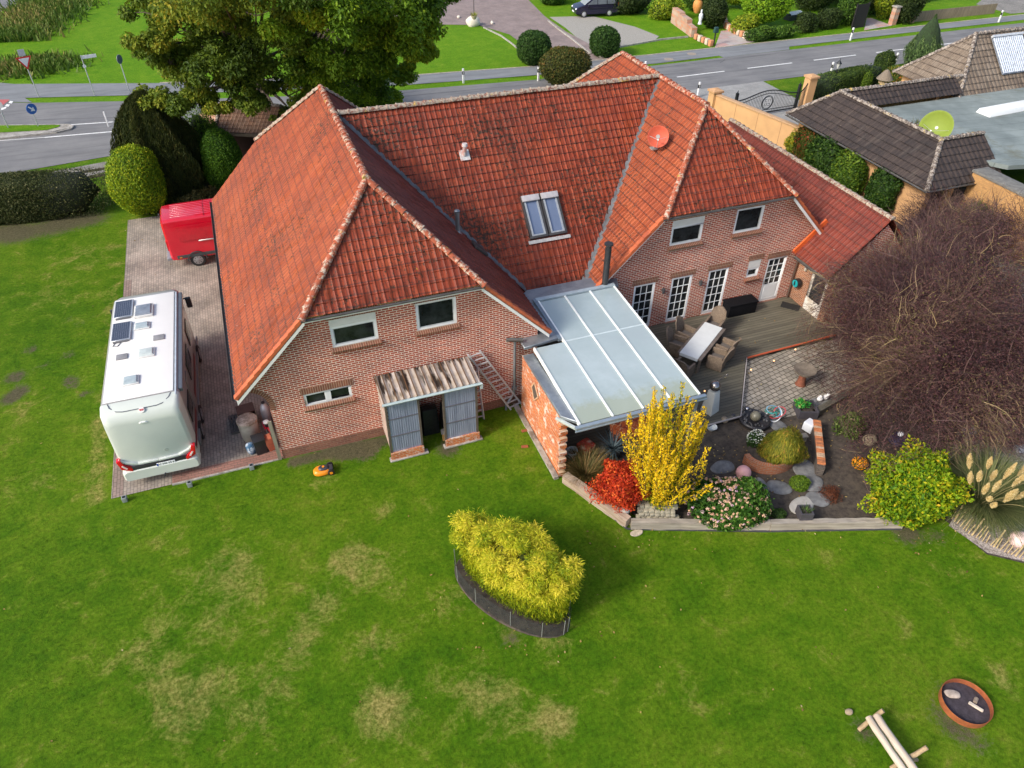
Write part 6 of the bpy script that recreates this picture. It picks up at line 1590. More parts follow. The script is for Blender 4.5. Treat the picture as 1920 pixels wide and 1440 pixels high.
# solar panels, hatches, vents on the roof
PVM = brick("solar_cells", (.035, .045, .075), (.045, .055, .085), (.22, .25, .30), w=.065, h=.065, ms=.0025, offset=0.0, bump=0, stain=0, rough=.2)
for y in (2.35, .88):
    pf = MB().box((-.70, y, 3.02), (.62, 1.12, .04)).build("solar_panel", plain("pv_frame", (.5, .52, .55), .35, metal=.6), M_, bevel=.006, seg=1); MB().box((-.715, y + .02, 3.042), (.54, 1.04, .008)).build("cells", PVM, pf)
    MB().box((-.70, y - .60, 2.99), (.5, .05, .03)).build("bracket", plain("bracket_dark", (.13, .13, .14), .5), M_)
def hatch(x, y, w, l, h, col, nm="roof_hatch", lid=None):
    o = MB().box((x, y, 2.975 + h / 2), (w + .08, l + .08, h)).build(nm, plain("hatch_frame", (.62, .62, .6), .4), M_, bevel=.02)
    MB().box((x, y, 2.975 + h + .02), (w, l, .05), top=(.88, .85)).build("dome", plain("dome_%d" % int(col[0] * 1000), col, .15, coat=.6, var=.25, scale=3), o, bevel=.015)
hatch(-.02, 2.0, .56, .70, .09, (.20, .23, .27)); hatch(-.05, 1.05, .44, .34, .05, (.36, .43, .45)); hatch(.14, -.65, .46, .42, .05, (.50, .56, .54)); hatch(-.28, -2.05, .42, .40, .05, (.36, .42, .44))
for x, y in ((.52, .15), (-.62, -.62)): MB().box((x, y, 2.995), (.36, .30, .035)).build("roof_vent", plain("vent_cover_grey", (.24, .24, .25), .5), M_, bevel=.015)
g = MB(); g.tube([(-.85, .35, 2.99), (-.95, .1, 2.99), (-.8, .05, 2.99), (-.7, .25, 2.99)], .012, 6); g.build("cable", _cache["bracket_dark"], M_)

# --- red panel van: local y forward; nose points to +x (hidden beyond the roof edge)
V_ = thing("panel_van", "bright red panel van half hidden behind the farmhouse roof edge", "van", (.55, 15.22, 0), R(-90))
REDV = plain("van_red", (.56, .004, .022), .22, var=.06, scale=1.2, coat=.9)
secs = [rrect(.86, .50, 2.34, .16, -2.88, tumble=.07), rrect(.95, .46, 2.42, .14, -2.80, tumble=.07), rrect(.99, .45, 2.44, .13, -2.5, tumble=.09), rrect(.99, .45, 2.46, .13, 1.2, tumble=.09), rrect(.98, .45, 2.44, .16, 1.55, tumble=.10), rrect(.97, .45, 1.75, .16, 2.15, tumble=.06), rrect(.95, .45, 1.35, .16, 2.4, tumble=.05), rrect(.90, .45, 1.05, .16, 2.95, tumble=.05), rrect(.8, .48, .85, .12, 3.05, tumble=.04)]
vb = loft("body", secs, REDV, V_)
MB().faces([(-.8, 1.62, 2.36), (.8, 1.62, 2.36), (.88, 2.32, 1.55), (-.88, 2.32, 1.55)], [(0, 1, 2, 3)]).build("windscreen", _cache["tinted"], V_)
g = MB()
for k in range(8): g.box((-.62 + k * .177, -.65, 2.452), (.05, 3.6, .018))
g.build("roof_ribs", plain("van_roof_red", (.60, .05, .10), .3, coat=.7), V_, bevel=.005, seg=1)
MB().box((0, -1.0, 2.455), (1.7, .02, .012)).build("roof_seam", plain("seam_dark_red", (.15, .01, .02), .5), V_)
for s in (-1, 1):
    MB().box((s * 1.0, -.55, 1.30), (.03, 1.9, .06)).build("side_rail", plain("rail_silver", (.5, .45, .46), .35, metal=.6), V_, bevel=.008, seg=1)
    MB().box((s * .995, -.9, .62), (.04, 3.4, .16)).build("side_moulding", plain("trim_dark", (.045, .05, .055), .55), V_, bevel=.015)
    MB().box((s * .985, -1.0, 1.75), (.02, 2.6, .75)).build("side_panel", plain("van_red_panel", (.48, .003, .018), .25, coat=.8), V_, bevel=.01)
    MB().box((s * 1.02, -2.45, .6), (.012, .1, .05)).build("marker_lamp", plain("amber", (.8, .25, .03), .3), V_); MB().box((s * 1.02, -.3, .66), (.012, .1, .05)).build("marker_lamp", _cache["amber"], V_)
    wheel(V_, (s * .88, -1.75, .34), .34, .24, s); wheel(V_, (s * .88, 1.9, .34), .34, .24, s)
    # wheel arch
    g = MB()
    for k in range(10):
        a0, a1 = R(18 * k), R(18 * k + 18)
        g.bar((s * 1.0, -1.75 + .42 * math.cos(a0), .36 + .42 * math.sin(a0)), (s * 1.0, -1.75 + .42 * math.cos(a1), .36 + .42 * math.sin(a1)), .05, .07, up=(1, 0, 0))
    g.build("wheel_arch", _cache["trim_dark"], V_)
    MB().box((s * .80, -2.88, 1.2), (.14, .06, .5)).build("tail_light", _cache["lamp_red"], V_, bevel=.01)
    MB().box((s * 1.02, 1.75, 1.6), (.22, .12, .3)).build("mirror", _cache["trim_dark"], V_, bevel=.03)
MB().box((0, -2.95, .52), (1.75, .22, .14)).build("rear_step", plain("step_grey", (.28, .30, .33), .5, metal=.4), V_, bevel=.03)
MB().box((.0, -2.93, 2.35), (.12, .06, .1)).build("rear_camera", _cache["trim_dark"], V_)

# --- dark people carrier on the gravel across the road: nose to the left
def side_car(name, label, loc, rz, L, Wd, prof, glass, mat, wr=.31, wy=(1.3, -1.25), group=None):
    t = thing(name, label, "car", loc, rz, group)
    secs = []
    for (x, f) in ((-1, .80), (-.93, .93), (-.78, 1), (.78, 1), (.93, .93), (1, .80)):
        secs.append([(x * Wd / 2 * (1 - .16 * max(0, (z - .95)) / .6), y * (1 - .02 * abs(x)) , .28 + (z - .28) * (1 if abs(x) < .9 else (.985 if abs(x) < .97 else .95))) for y, z in prof])
    body = loft("body", secs, mat, t)
    for s in (-1, 1):
        for poly in glass:
            g = MB(); v = [(s * (Wd / 2 * (1 - .16 * (z - .95) / .6) + .004), y, z) for y, z in poly]; n = len(v)
            v2 = [(s * (Wd / 2 * (1 - .16 * (z - .95) / .6) - .02), y, z) for y, z in poly]
            g.faces(v + v2, [tuple(range(n)), tuple(range(2 * n - 1, n - 1, -1))] + [(i, i + n, (i + 1) % n + n, (i + 1) % n) for i in range(n)]); g.build("side_window", plain("car_glass", (.10, .11, .12), .1, var=.3, scale=2), t)
        for y in wy: wheel(t, (s * (Wd / 2 - .1), y, wr), wr, .2, s, plain("hubcap_pale", (.55, .56, .58), .35, metal=.4))
        MB().box((s * (Wd / 2 + .06), .95, 1.02), (.16, .12, .14)).build("mirror", mat, t, bevel=.03)
        MB().ball((s * (Wd / 2 - .24), L / 2 - .12, .72), .13, 14, 10, (1.1, .7, .75)).build("headlight", plain("headlamp", (.75, .76, .78), .2), t, smooth=True)
        MB().box((s * (Wd / 2 - .14), -L / 2 + .03, .95), (.1, .06, .4)).build("tail_light", _cache["lamp_red"], t, bevel=.01)
        MB().box((s * (Wd / 2 + .004), -.1, .82), (.012, 1.9, .03)).build("door_seam", _cache["black_metal"], t)
    MB().faces([(-Wd / 2 * .80, .62, 1.52), (Wd / 2 * .80, .62, 1.52), (Wd / 2 * .88, 1.28, 1.06), (-Wd / 2 * .88, 1.28, 1.06)], [(0, 1, 2, 3)]).build("windscreen", plain("screen_glass", (.25, .28, .28), .1), t)
    MB().box((0, L / 2 - .0, .45), (.5, .03, .11)).build("number_plate", _cache["plate_white"], t)
    return t
prof = [(-2.12, .35), (-2.16, .75), (-2.10, 1.05), (-1.98, 1.45), (-1.75, 1.60), (-.4, 1.66), (.45, 1.58), (1.25, 1.08), (1.95, .90), (2.14, .70), (2.16, .36), (1.3, .28), (-1.3, .28)]
side_car("parked_car", "dark blue family car parked on grass at the top edge of the photo", (36.45, 50.9, 0), R(83), 4.3, 1.75, prof,
         [[(-1.85, 1.10), (-1.70, 1.48), (-1.0, 1.52), (-1.0, 1.10)], [(-.92, 1.10), (-.92, 1.52), (-.05, 1.52), (-.05, 1.10)], [(.02, 1.10), (.02, 1.51), (.42, 1.48), (1.02, 1.10)]], plain("dark_blue_paint", (.018, .016, .04), .22, metal=.3, coat=.8))

# ------------------------------------------------------------------ big trees
GRN = [(0, (.035, .07, .008)), (.4, (.10, .16, .012)), (.7, (.20, .25, .018)), (1, (.42, .34, .03))]
def tree(name, label, loc, trunk_h, height, clumps, leaf=.26, per=170, stops=GRN, tr=.45, seed=1, group=None, lean=(0, 0), mname=None):
    rng = np.random.default_rng(seed); rr = random.Random(seed)
    t = thing(name, label, "tree", loc, 0, group)
    top = Vector((lean[0], lean[1], height * .8))
    MB().tube(bezier((0, 0, -.1), (lean[0] * .2, lean[1] * .2, trunk_h), top, 8), [tr * (1 - .11 * i) for i in range(8)], 10).build("trunk", bark(), t, smooth=True)
    lb = MB(); Vs, Fs, Ts = [], [], []; off = 0
    for (c, r) in clumps:
        c = Vector(c)
        # limb to the clump
        s = Vector((lean[0] * .2, lean[1] * .2, min(trunk_h * rr.uniform(.75, 1.4), c.z)))
        mid = s.lerp(c, .5) + Vector((0, 0, rr.uniform(.2, 1.0)))
        lb.tube(bezier(s, mid, c, 6), [max(.03, tr * .33 * (1 - .16 * i)) for i in range(6)], 6)
        k = rr.randint(6, 9)
        base_t = rr.uniform(.18, .62)
        for _ in range(k):
            d = rdirs(1, rng)[0]; d[2] = abs(d[2]) * .8 + d[2] * .2
            cc = np.array(c) + d * np.array(r) * rng.uniform(.4, 1.1); 
            q = tuple(cc); 
            n = int(per * rng.uniform(.7, 1.3)); rad = np.array(r) * rng.uniform(.26, .44)
            D = rdirs(n, rng); P = cc + D * rad * (rng.random((n, 1)) ** .45)
            P[:, 2] -= 0.15 * ((P[:, :2] - cc[:2]) ** 2).sum(1)
            V, F = leaf_arrays(P, D + np.array([0, 0, .5]), leaf, .55, .7, D, rng, droop=.4)
            Vs.append(V); Fs.append(F + off); off += len(V)
            Ts.append(np.clip(base_t + rng.uniform(-.16, .16) + .13 * rng.normal(size=n), 0, 1))
            if rr.random() < .6: lb.tube([c, c.lerp(Vector(q), .5) + Vector((0, 0, .1)), q], [.04, .03, .012], 4)
    lb.build("limbs", bark(), t, smooth=True)
    link("crown", np_mesh("crown", np.concatenate(Vs), np.concatenate(Fs), foliage(mname or "oak_leaf", stops, trans=.3), np.concatenate(Ts)), t)
    return t
def crown_clumps(cx, cy, zc, rx, ry, rz, n, r, seed, zmin=3.0):
    rr = random.Random(seed); out = []
    for i in range(n):
        while True:
            p = [rr.uniform(-1, 1) for _ in range(3)]; q = sum(x * x for x in p)
            if .25 < q < 1: break
        out.append(((cx + p[0] * rx, cy + p[1] * ry, max(zmin, zc + p[2] * rz)), (r * rr.uniform(.75, 1.2), r * rr.uniform(.75, 1.2), r * rr.uniform(.6, .95))))
    return out
TREES = True
# positions of the crowns follow the two trees north-west of the house
TB1 = (3.75, 31.26, 0); TB2 = (7.04, 33.59, 0)
def px_cl(L, base): return [((x - base[0], y - base[1], z), r) for (x, y, z), r in L]
C1 = [((0.01, 23.39, 8), 1.9), ((-0.45, 22.33, 9), 1.9), ((-0.29, 22.44, 6), 1.6), ((2.23, 18.47, 9), 2.1), ((1.38, 20.16, 7), 1.8), ((3.13, 20.44, 7), 1.9), ((3.65, 16.46, 10), 2.2), ((2.44, 14.08, 11), 2.2), ((1.18, 18.43, 11), 2.0), ((4.9, 18.82, 8), 1.7), ((-0.41, 22.28, 4.6), 1.3), ((-1.58, 23.12, 5), 1.2), ((1.42, 22.06, 4.6), 1.0), ((3.2, 21.03, 4.6), 1.2), ((0.8, 22.52, 5.2), 1.2), ((4.66, 21.39, 5), 1.4), ((1.09, 22.05, 7.5), 1.8), ((2.37, 21.44, 5.5), 1.4), ((-0.53, 21.69, 7), 1.3), ((4.13, 13.82, 11.5), 2.2), ((4.28, 26.29, 2.2), 1.2), ((5.07, 26.08, 2.4), 1.2), ((-0.74, 21.19, 8), 1.2), ((-0.44, 24.41, 9.5), 1.4)]
C2 = [((6.29, 17.1, 9), 2.2), ((7.66, 16.38, 9.5), 2.2), ((9.19, 17.24, 8.5), 2.1), ((7.21, 18.11, 7.5), 2.0), ((8.78, 18.51, 7), 1.9), ((10.14, 15.8, 9), 1.7), ((11.03, 17.72, 7.5), 1.3), ((11.04, 16.23, 9.5), 1.6), ((9.39, 15.11, 10.5), 2.2), ((7.25, 12.79, 11.5), 2.2), ((5.69, 13.91, 11), 2.0), ((5.24, 15, 10), 1.5), ((7.85, 22.09, 5), 1.9), ((9.37, 22.95, 4), 1.6), ((10.86, 25.38, 2.6), 1.2), ((6.46, 21.82, 5.5), 1.8), ((7.25, 25.26, 3.2), 1.7), ((9.19, 26.2, 2.2), 1.4), ((10.65, 21.32, 5.5), 1.2), ((12.12, 17.74, 10), 1.4), ((5.7, 20.48, 7), 1.4)]
def cl(L, base, thick):
    rr = random.Random(5); out = []
    for (p, r) in L:
        out.append(((p[0] - base[0], p[1] - base[1], p[2]), (r, r, r * .8)))
        # the same crown continues behind, away from the viewer
        if r > 1.5: out.append(((p[0] - base[0] + rr.uniform(-1, 1), p[1] - base[1] + rr.uniform(1.5, thick), p[2] + rr.uniform(-1.5, .5)), (r * .9, r * .9, r * .7)))
    return out
tree("broadleaf_tree", "tall dark green broadleaf tree behind the yew, the left one of two", TB1, 3.4, 10, cl(C1, TB1, 4), seed=3, per=380, leaf=.175)
tree("broadleaf_tree", "tall green broadleaf tree touching the roof ridge, the right one of two", TB2, 3.4, 10.5, cl(C2, TB2, 4), seed=8, per=380, leaf=.175, mname="oak_leaf_b", stops=[(0, (.055, .12, .008)), (.4, (.15, .27, .012)), (.7, (.29, .39, .018)), (1, (.50, .45, .03))])
# ------------------------------------------------------------------ conifers and hedge by the yard
TH_Y = [(0, (.06, .13, .006)), (.45, (.16, .27, .008)), (.75, (.33, .40, .010)), (1, (.55, .52, .02))]
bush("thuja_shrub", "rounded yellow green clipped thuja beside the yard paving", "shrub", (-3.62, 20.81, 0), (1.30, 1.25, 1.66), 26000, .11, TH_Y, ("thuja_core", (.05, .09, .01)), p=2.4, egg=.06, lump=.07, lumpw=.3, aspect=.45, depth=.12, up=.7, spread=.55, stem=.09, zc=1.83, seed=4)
def cone_tuft(name, label, loc, r, h, n, stops, mname, leaf=.20, asp=.18, seed=2, pw=.5, core=(.02, .028, .012)):
    """upright conifer of steep feathery sprays"""
    rng = np.random.default_rng(seed); t = thing(name, label, "tree", loc)
    z = rng.random(n) ** .8; an = rng.random(n) * 2 * np.pi
    prof = r * np.where(z < .35, .78 + .22 * np.sin(np.pi / 2 * z / .35), 1.0) * np.clip((1 - z) / (1 - .35), 0, 1) ** np.where(z > .35, pw, 0)
    lobes = 1 + .10 * np.sin(an * 7 + z * 4) + .07 * np.sin(an * 13 + 2 + z * 9)
    rr = prof * lobes * (1 - .2 * rng.random(n) ** 1.5)
    P = np.stack([np.cos(an) * rr, np.sin(an) * rr, z * h + .1], 1); D = np.stack([np.cos(an), np.sin(an), np.full(n, .25)], 1)
    V, F = leaf_arrays(P, D, leaf, asp, .45, np.stack([np.cos(an) * .25, np.sin(an) * .25, np.ones(n) * 1.6], 1), rng)
    link("crown", np_mesh("crown", V, F, foliage(mname, stops, trans=.15), np.clip(.45 + .2 * rng.normal(size=n) + .1 * np.sin(an * 7 + z * 4), 0, 1)), t)
    pf = [(r * .66, .1), (r * .85, h * .3), (r * .74, h * .5), (r * .5, h * .75), (r * .12, h * .97), (.01, h)]
    MB().lathe(pf, n=20).build("twigs", plain(mname + "_core", core, .95, var=.5, scale=8, bump=1, bscale=14), t, smooth=True)
    MB().rod((0, 0, -.05), (0, 0, .3), .16, n=10).build("trunk", bark(), t)
    return t
cone_tuft("yew_tree", "big dark green upright yew between the road and the yellow thuja", (-2.45, 23.4, 0), 2.3, 5.2, 42000, [(0, (.014, .026, .004)), (.5, (.042, .058, .010)), (.85, (.085, .088, .015)), (1, (.13, .11, .025))], "yew_leaf", leaf=.26, seed=5)
DKS = [(0, (.012, .035, .004)), (.5, (.035, .09, .008)), (1, (.09, .17, .015))]
bush("evergreen_shrub", "loose dark green shrub between the yew and the clipped green thuja", "shrub", (-0.95, 23.68, 0), (.95, .95, 1.7), 11000, .16, DKS, ("dark_core", (.015, .03, .008)), lump=.25, aspect=.35, depth=.35, seed=6)
bush("thuja_shrub", "mid green egg shaped thuja close to the left roof edge", "shrub", (0.66, 22.6, 0), (1.12, 1.05, 1.65), 24000, .10, [(0, (.02, .065, .004)), (.5, (.05, .135, .006)), (1, (.13, .24, .012))], ("thuja_core2", (.02, .05, .008)), p=2.3, egg=.15, lump=.06, aspect=.4, depth=.14, up=.7, seed=7)
bush("evergreen_shrub", "bushy green conifer peeking up in front of the small tiled shelter", "shrub", (-0.06, 25.44, 0), (.9, .9, 1.75), 9000, .15, [(0, (.03, .08, .006)), (.5, (.07, .17, .01)), (1, (.18, .30, .02))], ("dark_core", (.015, .03, .008)), lump=.25, aspect=.35, depth=.35, seed=9)
bush("low_shrub", "low brown green undergrowth at the foot of the conifers behind the van", "shrub", (-0.97, 20.86, 0), (1.3, .6, .45), 4500, .13, [(0, (.03, .035, .01)), (.6, (.07, .07, .02)), (1, (.16, .11, .03))], ("brown_core", (.03, .025, .012)), lump=.3, depth=.5, seed=10, zc=.25)
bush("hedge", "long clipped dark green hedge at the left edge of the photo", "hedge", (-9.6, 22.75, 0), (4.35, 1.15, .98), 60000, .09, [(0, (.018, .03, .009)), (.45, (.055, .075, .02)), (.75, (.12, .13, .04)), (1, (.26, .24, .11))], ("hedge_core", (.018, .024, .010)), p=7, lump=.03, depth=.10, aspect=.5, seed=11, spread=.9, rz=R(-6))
# round shrubs across the road and the tall ball shrub behind the ridge
ROUND = [(0, (.012, .035, .006)), (.5, (.03, .08, .012)), (1, (.07, .14, .02))]
bush("round_shrub", "tall rounded dark green shrub left of the far driveway mouth", "shrub", (25.3, 38.51, 0), (1.3, 1.3, 1.2), 9000, .16, ROUND, ("round_core", (.015, .03, .008)), zc=1.15, p=2.5, lump=.04, depth=.12, droop=.8, seed=12)
bush("round_shrub", "rounded dark green shrub on the right side of the far driveway mouth", "shrub", (31.55, 38.52, 0), (1.15, 1.15, 1.12), 8000, .16, ROUND, ("round_core", (.015, .03, .008)), zc=1.05, p=2.5, lump=.04, depth=.12, droop=.8, seed=13)
bush("round_shrub", "broad olive green ball shrub just behind the farmhouse ridge", "shrub", (25.54, 32.85, 0), (1.95, 1.7, 1.3), 14000, .15, [(0, (.03, .045, .008)), (.5, (.065, .085, .015)), (.85, (.13, .11, .02)), (1, (.22, .12, .03))], ("olive_core", (.025, .03, .01)), lump=.06, depth=.12, seed=14)
# ------------------------------------------------------------------ bamboo clump with its wire fence
t = thing("bamboo", "long clump of yellow green bamboo in the lawn inside a low wire mesh fence", "bamboo", (6.5, -7.6, 0), R(-57))
rng = np.random.default_rng(31); Vs, Fs, Ts = [], [], []; off = 0
for i in range(150):
    u = rng.uniform(-1, 1); v = rng.uniform(-1, 1)
    if u * u + v * v > 1: continue
    cx, cy = u * 1.85, v * .72; h = (1.75 + .35 * math.sqrt(max(0, 1 - u * u))) * rng.uniform(.72, 1.08) * (1 - .12 * (v * v)); rr_ = rng.uniform(.20, .32)
    out = np.array([u * .3, v * .35, 0]); cc = np.array([cx, cy, h]) + out * .4; bt = rng.uniform(.35, .85)
    n = 400; an = rng.random(n) * 2 * np.pi; el = rng.random(n)
    D = np.stack([np.cos(an) * (.4 + el), np.sin(an) * (.4 + el), .35 - el * .9], 1); D /= np.linalg.norm(D, axis=1, keepdims=True)
    P = cc + D * rr_ * (.3 + .8 * rng.random((n, 1))) + np.array([0, 0, 1]) * (rng.random((n, 1)) - .5) * .2
    V, F = leaf_arrays(P, np.tile([0, 0, 1.], (n, 1)), .125, .15, .5, D * 1.5, rng, droop=.5); Vs.append(V); Fs.append(F + off); off += len(V); Ts.append(np.clip(bt + .16 * rng.normal(size=n), 0, 1))
n = 20000; an = rng.random(n) * 2 * np.pi; zz = rng.uniform(.12, 1.55, n); sc_ = .92 + .1 * rng.normal(size=n) * .5
P = np.stack([np.cos(an) * (1.72 + .12 * zz) * sc_, np.sin(an) * (.62 + .12 * zz) * sc_, zz], 1); D = np.stack([np.cos(an), np.sin(an) * 2, np.full(n, -.6)], 1)
V, F = leaf_arrays(P, D, .15, .14, .6, D, rng, droop=1); Vs.append(V); Fs.append(F + off); off += len(V); Ts.append(np.clip(.28 + .35 * (zz - .35) / 1.2 + .15 * rng.normal(size=n), 0, 1))
link("foliage", np_mesh("foliage", np.concatenate(Vs), np.concatenate(Fs), foliage("bamboo_leaf", [(0, (.08, .15, .008)), (.3, (.25, .34, .012)), (.6, (.55, .55, .02)), (1, (.82, .68, .07))], trans=.35), np.concatenate(Ts)), t)
g = MB()
for i in range(90):
    u, v = rng.uniform(-1, 1), rng.uniform(-1, 1)
    if u * u + v * v < 1: g.rod((u * 1.6, v * .5, 0), (u * 1.8, v * .62, rng.uniform(1.2, 1.9)), .012, .007, 5)
g.build("stems", plain("bamboo_stem", (.16, .20, .05), .5, var=.3), t)
MB().lathe([(1.5, .25), (1.62, .8), (1.5, 1.4), (1.0, 1.75), (.01, 1.9)], n=26, sy=.36).build("inner_twigs", plain("bamboo_core", (.07, .09, .015), .9, var=.5, scale=12, bump=1, bscale=20), t, smooth=True)
f = thing("wire_fence", "low dark wire mesh fence round the bamboo clump", "fence", (6.4, -7.7, 0), R(-57))
m, nt, b = _nodes("wire_mesh"); co = _coord(nt, "UV"); br = nt.nodes.new("ShaderNodeTexBrick"); nt.links.new(co, br.inputs["Vector"]); br.offset = 0; br.inputs["Brick Width"].default_value = .026; br.inputs["Row Height"].default_value = .026; br.inputs["Mortar Size"].default_value = .0035; br.inputs["Scale"].default_value = 1
b.inputs["Base Color"].default_value = (.035, .04, .045, 1); b.inputs["Roughness"].default_value = .6; nt.links.new(_math(nt, 'ADD', _math(nt, 'MULTIPLY', br.outputs["Fac"], .62), .12), b.inputs["Alpha"])
g = MB(); N = 34; Lc = 0; ring = [(1.95 * math.copysign(abs(math.cos(a)) ** .9, math.cos(a)), .85 * math.sin(a)) for a in [2 * math.pi * i / N for i in range(N)]]
for i in range(N):
    a, c = ring[i], ring[(i + 1) % N]; l = math.hypot(a[0] - c[0], a[1] - c[1]); g.face([(a[0], a[1], .02), (c[0], c[1], .02), (c[0], c[1], .62), (a[0], a[1], .62)], [(Lc, 0), (Lc + l, 0), (Lc + l, .76), (Lc, .76)]); Lc += l
g.build("mesh", m, f)
for i in range(0, N, 3): MB().rod((ring[i][0], ring[i][1], 0), (ring[i][0] * 1.01, ring[i][1] * 1.01, .7), .011, n=6).build("stake", plain("stake_grey", (.25, .26, .25), .6, metal=.3), f)
g = MB(); g.lathe([(1.95, .0), (1.9, .03), (.001, .04)], n=34, sy=.47); tag(g.build("bamboo_bed", SOILM), kind="structure"); o = bpy.data.objects["bamboo_bed"]; o.location = (6.4, -7.7, 0); o.rotation_euler.z = R(-57)
# ------------------------------------------------------------------ garden bed plants
def columnar_yew():
    t = thing("golden_yew", "tall golden yellow upright yew in the bed at the terrace roof corner", "shrub", (11.89, -6.17, 0)); rng = np.random.default_rng(77)
    Vs, Fs, Ts = [], [], []; off = 0; st = MB(); N = 72
    for i in range(N):
        an = rng.random() * 6.283; k = math.sqrt(rng.random()); h = (4.75 - 1.7 * k ** 1.6) * rng.uniform(.80, 1.08)
        if i < 4: h = 5.25 - .2 * i; k = .12 + .14 * i
        if i == 4: an, k, h = R(-22), 1.3, 2.3
        b0 = Vector((math.cos(an) * .12 * k, math.sin(an) * .12 * k, .1)); rb = 1.15 * k
        mid = Vector((math.cos(an) * rb * 1.0, math.sin(an) * rb * 1.0, h * .42)); tip = Vector((math.cos(an) * rb * rng.uniform(.7, 1.65), math.sin(an) * rb * rng.uniform(.7, 1.65), h))
        path = bezier(b0, mid, tip, 9); st.tube(path, [.022 * (1 - .09 * j) for j in range(9)], 5)
        A = np.array([p[:] for p in path]); n = int(270 * h / 3)
        tt = .12 + .88 * rng.random(n) ** .8; idx = np.clip(tt * 8, 0, 7.999); i0 = idx.astype(int); fr = (idx - i0)[:, None]
        C = A[i0] * (1 - fr) + A[i0 + 1] * fr; ax = A[i0 + 1] - A[i0]; ax /= np.linalg.norm(ax, axis=1, keepdims=True)
        D = rdirs(n, rng); D -= ax * (D * ax).sum(1, keepdims=True); D /= np.linalg.norm(D, axis=1, keepdims=True)
        rad = (.085 + .09 * np.sin(tt * 17 + i) ** 2) * (1.25 - .75 * tt)
        P = C + D * (rad * rng.random(n) ** .4)[:, None]
        V, F = leaf_arrays(P, D, .085, .42, .7, D + ax * 1.2, rng); Vs.append(V); Fs.append(F + off); off += len(V)
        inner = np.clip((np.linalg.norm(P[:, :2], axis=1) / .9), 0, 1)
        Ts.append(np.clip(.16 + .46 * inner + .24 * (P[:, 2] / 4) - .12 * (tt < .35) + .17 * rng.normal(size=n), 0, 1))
    st.build("stems", bark(), t, smooth=True)
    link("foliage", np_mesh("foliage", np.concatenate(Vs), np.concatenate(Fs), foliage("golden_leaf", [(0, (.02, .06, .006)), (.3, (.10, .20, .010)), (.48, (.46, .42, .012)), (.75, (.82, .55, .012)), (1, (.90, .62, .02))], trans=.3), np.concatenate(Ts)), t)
columnar_yew()
bush("red_maple", "bright orange red Japanese maple shrub left of the golden yew", "shrub", (10.97, -5.65, 0), (.80, .72, .72), 14000, .085, [(0, (.16, .012, .008)), (.4, (.46, .035, .014)), (.75, (.72, .085, .02)), (1, (.85, .22, .04))], ("maple_core", (.10, .012, .008)), zc=.85, lump=.42, lumpw=.24, k=36, depth=.5, aspect=.5, trans=.35, seed=21, stem=.05)
t = thing("ornamental_grass", "brownish green ornamental grass tuft at the ragged end of the old brick wall", "grass tuft", (10.33, -4.25, 0))
link("blades", blades("blades", foliage("brown_grass", [(0, (.05, .06, .015)), (.5, (.13, .11, .03)), (.8, (.22, .13, .05)), (1, (.30, .20, .08))]), .28, 900, 1.0, .022, bend=1.0, lean=.45, rng=np.random.default_rng(2), seg=5), t)
hy = bush("hydrangea", "broad hydrangea bush covered in faded peach flower heads behind the timber edging", "shrub", (*(13.81, -7.2), 0), (1.28, .82, .52), 12000, .12, [(0, (.018, .06, .010)), (.5, (.04, .12, .012)), (1, (.12, .24, .03))], ("hydrangea_core", (.012, .03, .008)), zc=.5, p=2.6, lump=.12, depth=.25, aspect=.6, seed=22, rz=R(-20))
rng = np.random.default_rng(5); nf = 230; D = rdirs(nf * 2, rng); D = D[D[:, 2] > -.25][:nf]; Sf = shape_sup(D, (1.30, .84, .55), 2.6) + np.array([0, 0, .5])
Vs, Fs, Ts = [], [], []; off = 0
for p, d in zip(Sf, D):
    n = 16; dd = rdirs(n, rng); dd[:, 2] = np.abs(dd[:, 2]); P = p + dd * rng.uniform(.03, .06); V, F = leaf_arrays(P, dd, .045, .9, .3, None, rng); Vs.append(V); Fs.append(F + off); off += len(V); Ts.append(np.full(n, np.clip(rng.normal(.5, .25), 0, 1)))
link("flower_heads", np_mesh("flower_heads", np.concatenate(Vs), np.concatenate(Fs), foliage("hydrangea_flower", [(0, (.62, .33, .24)), (.5, (.72, .48, .30)), (.85, (.70, .50, .42)), (1, (.58, .38, .55))], trans=.2), np.concatenate(Ts)), hy)
bush("heather", "yellow green heather mound growing in the half round brick bed", "shrub", (*(16.75, -5.91), .3), (.72, .62, .58), 15000, .2, [(0, (.06, .11, .015)), (.5, (.20, .21, .02)), (.8, (.40, .34, .03)), (1, (.45, .22, .05))], ("heather_core", (.05, .06, .015)), zc=.4, lump=.28, depth=.6, aspect=.10, up=2.2, spread=.3, seed=23)
wf = bush("white_flowers", "small clump of white flowers at the left of the yellow heather", "flowers", (*(16.35, -5.06), .1), (.30, .28, .35), 1800, .08, [(0, (.02, .05, .012)), (1, (.06, .13, .03))], ("white_flower_core", (.015, .03, .01)), zc=.3, seed=24, depth=.4)
D = rdirs(130, rng); D[:, 2] = np.abs(D[:, 2]); P = shape_sup(D, (.33, .30, .42), 2) + np.array([0, 0, .33]); V, F = leaf_arrays(P, np.tile([0, 0, 1.], (130, 1)), .06, .9, .3, None, rng)
link("blossoms", np_mesh("blossoms", V, F, foliage("white_petal", [(0, (.6, .62, .5)), (1, (.75, .76, .70))]), RNG.random(130)), wf)
bush("cushion_plant", "small round green cushion plant right below the brick ring planter", "plant", (16.75, -7.05, 0), (.30, .30, .24), 2600, .06, [(0, (.04, .11, .008)), (1, (.18, .27, .02))], ("cushion_core", (.03, .06, .01)), zc=.14, lump=.1, depth=.25, up=.8, seed=25)
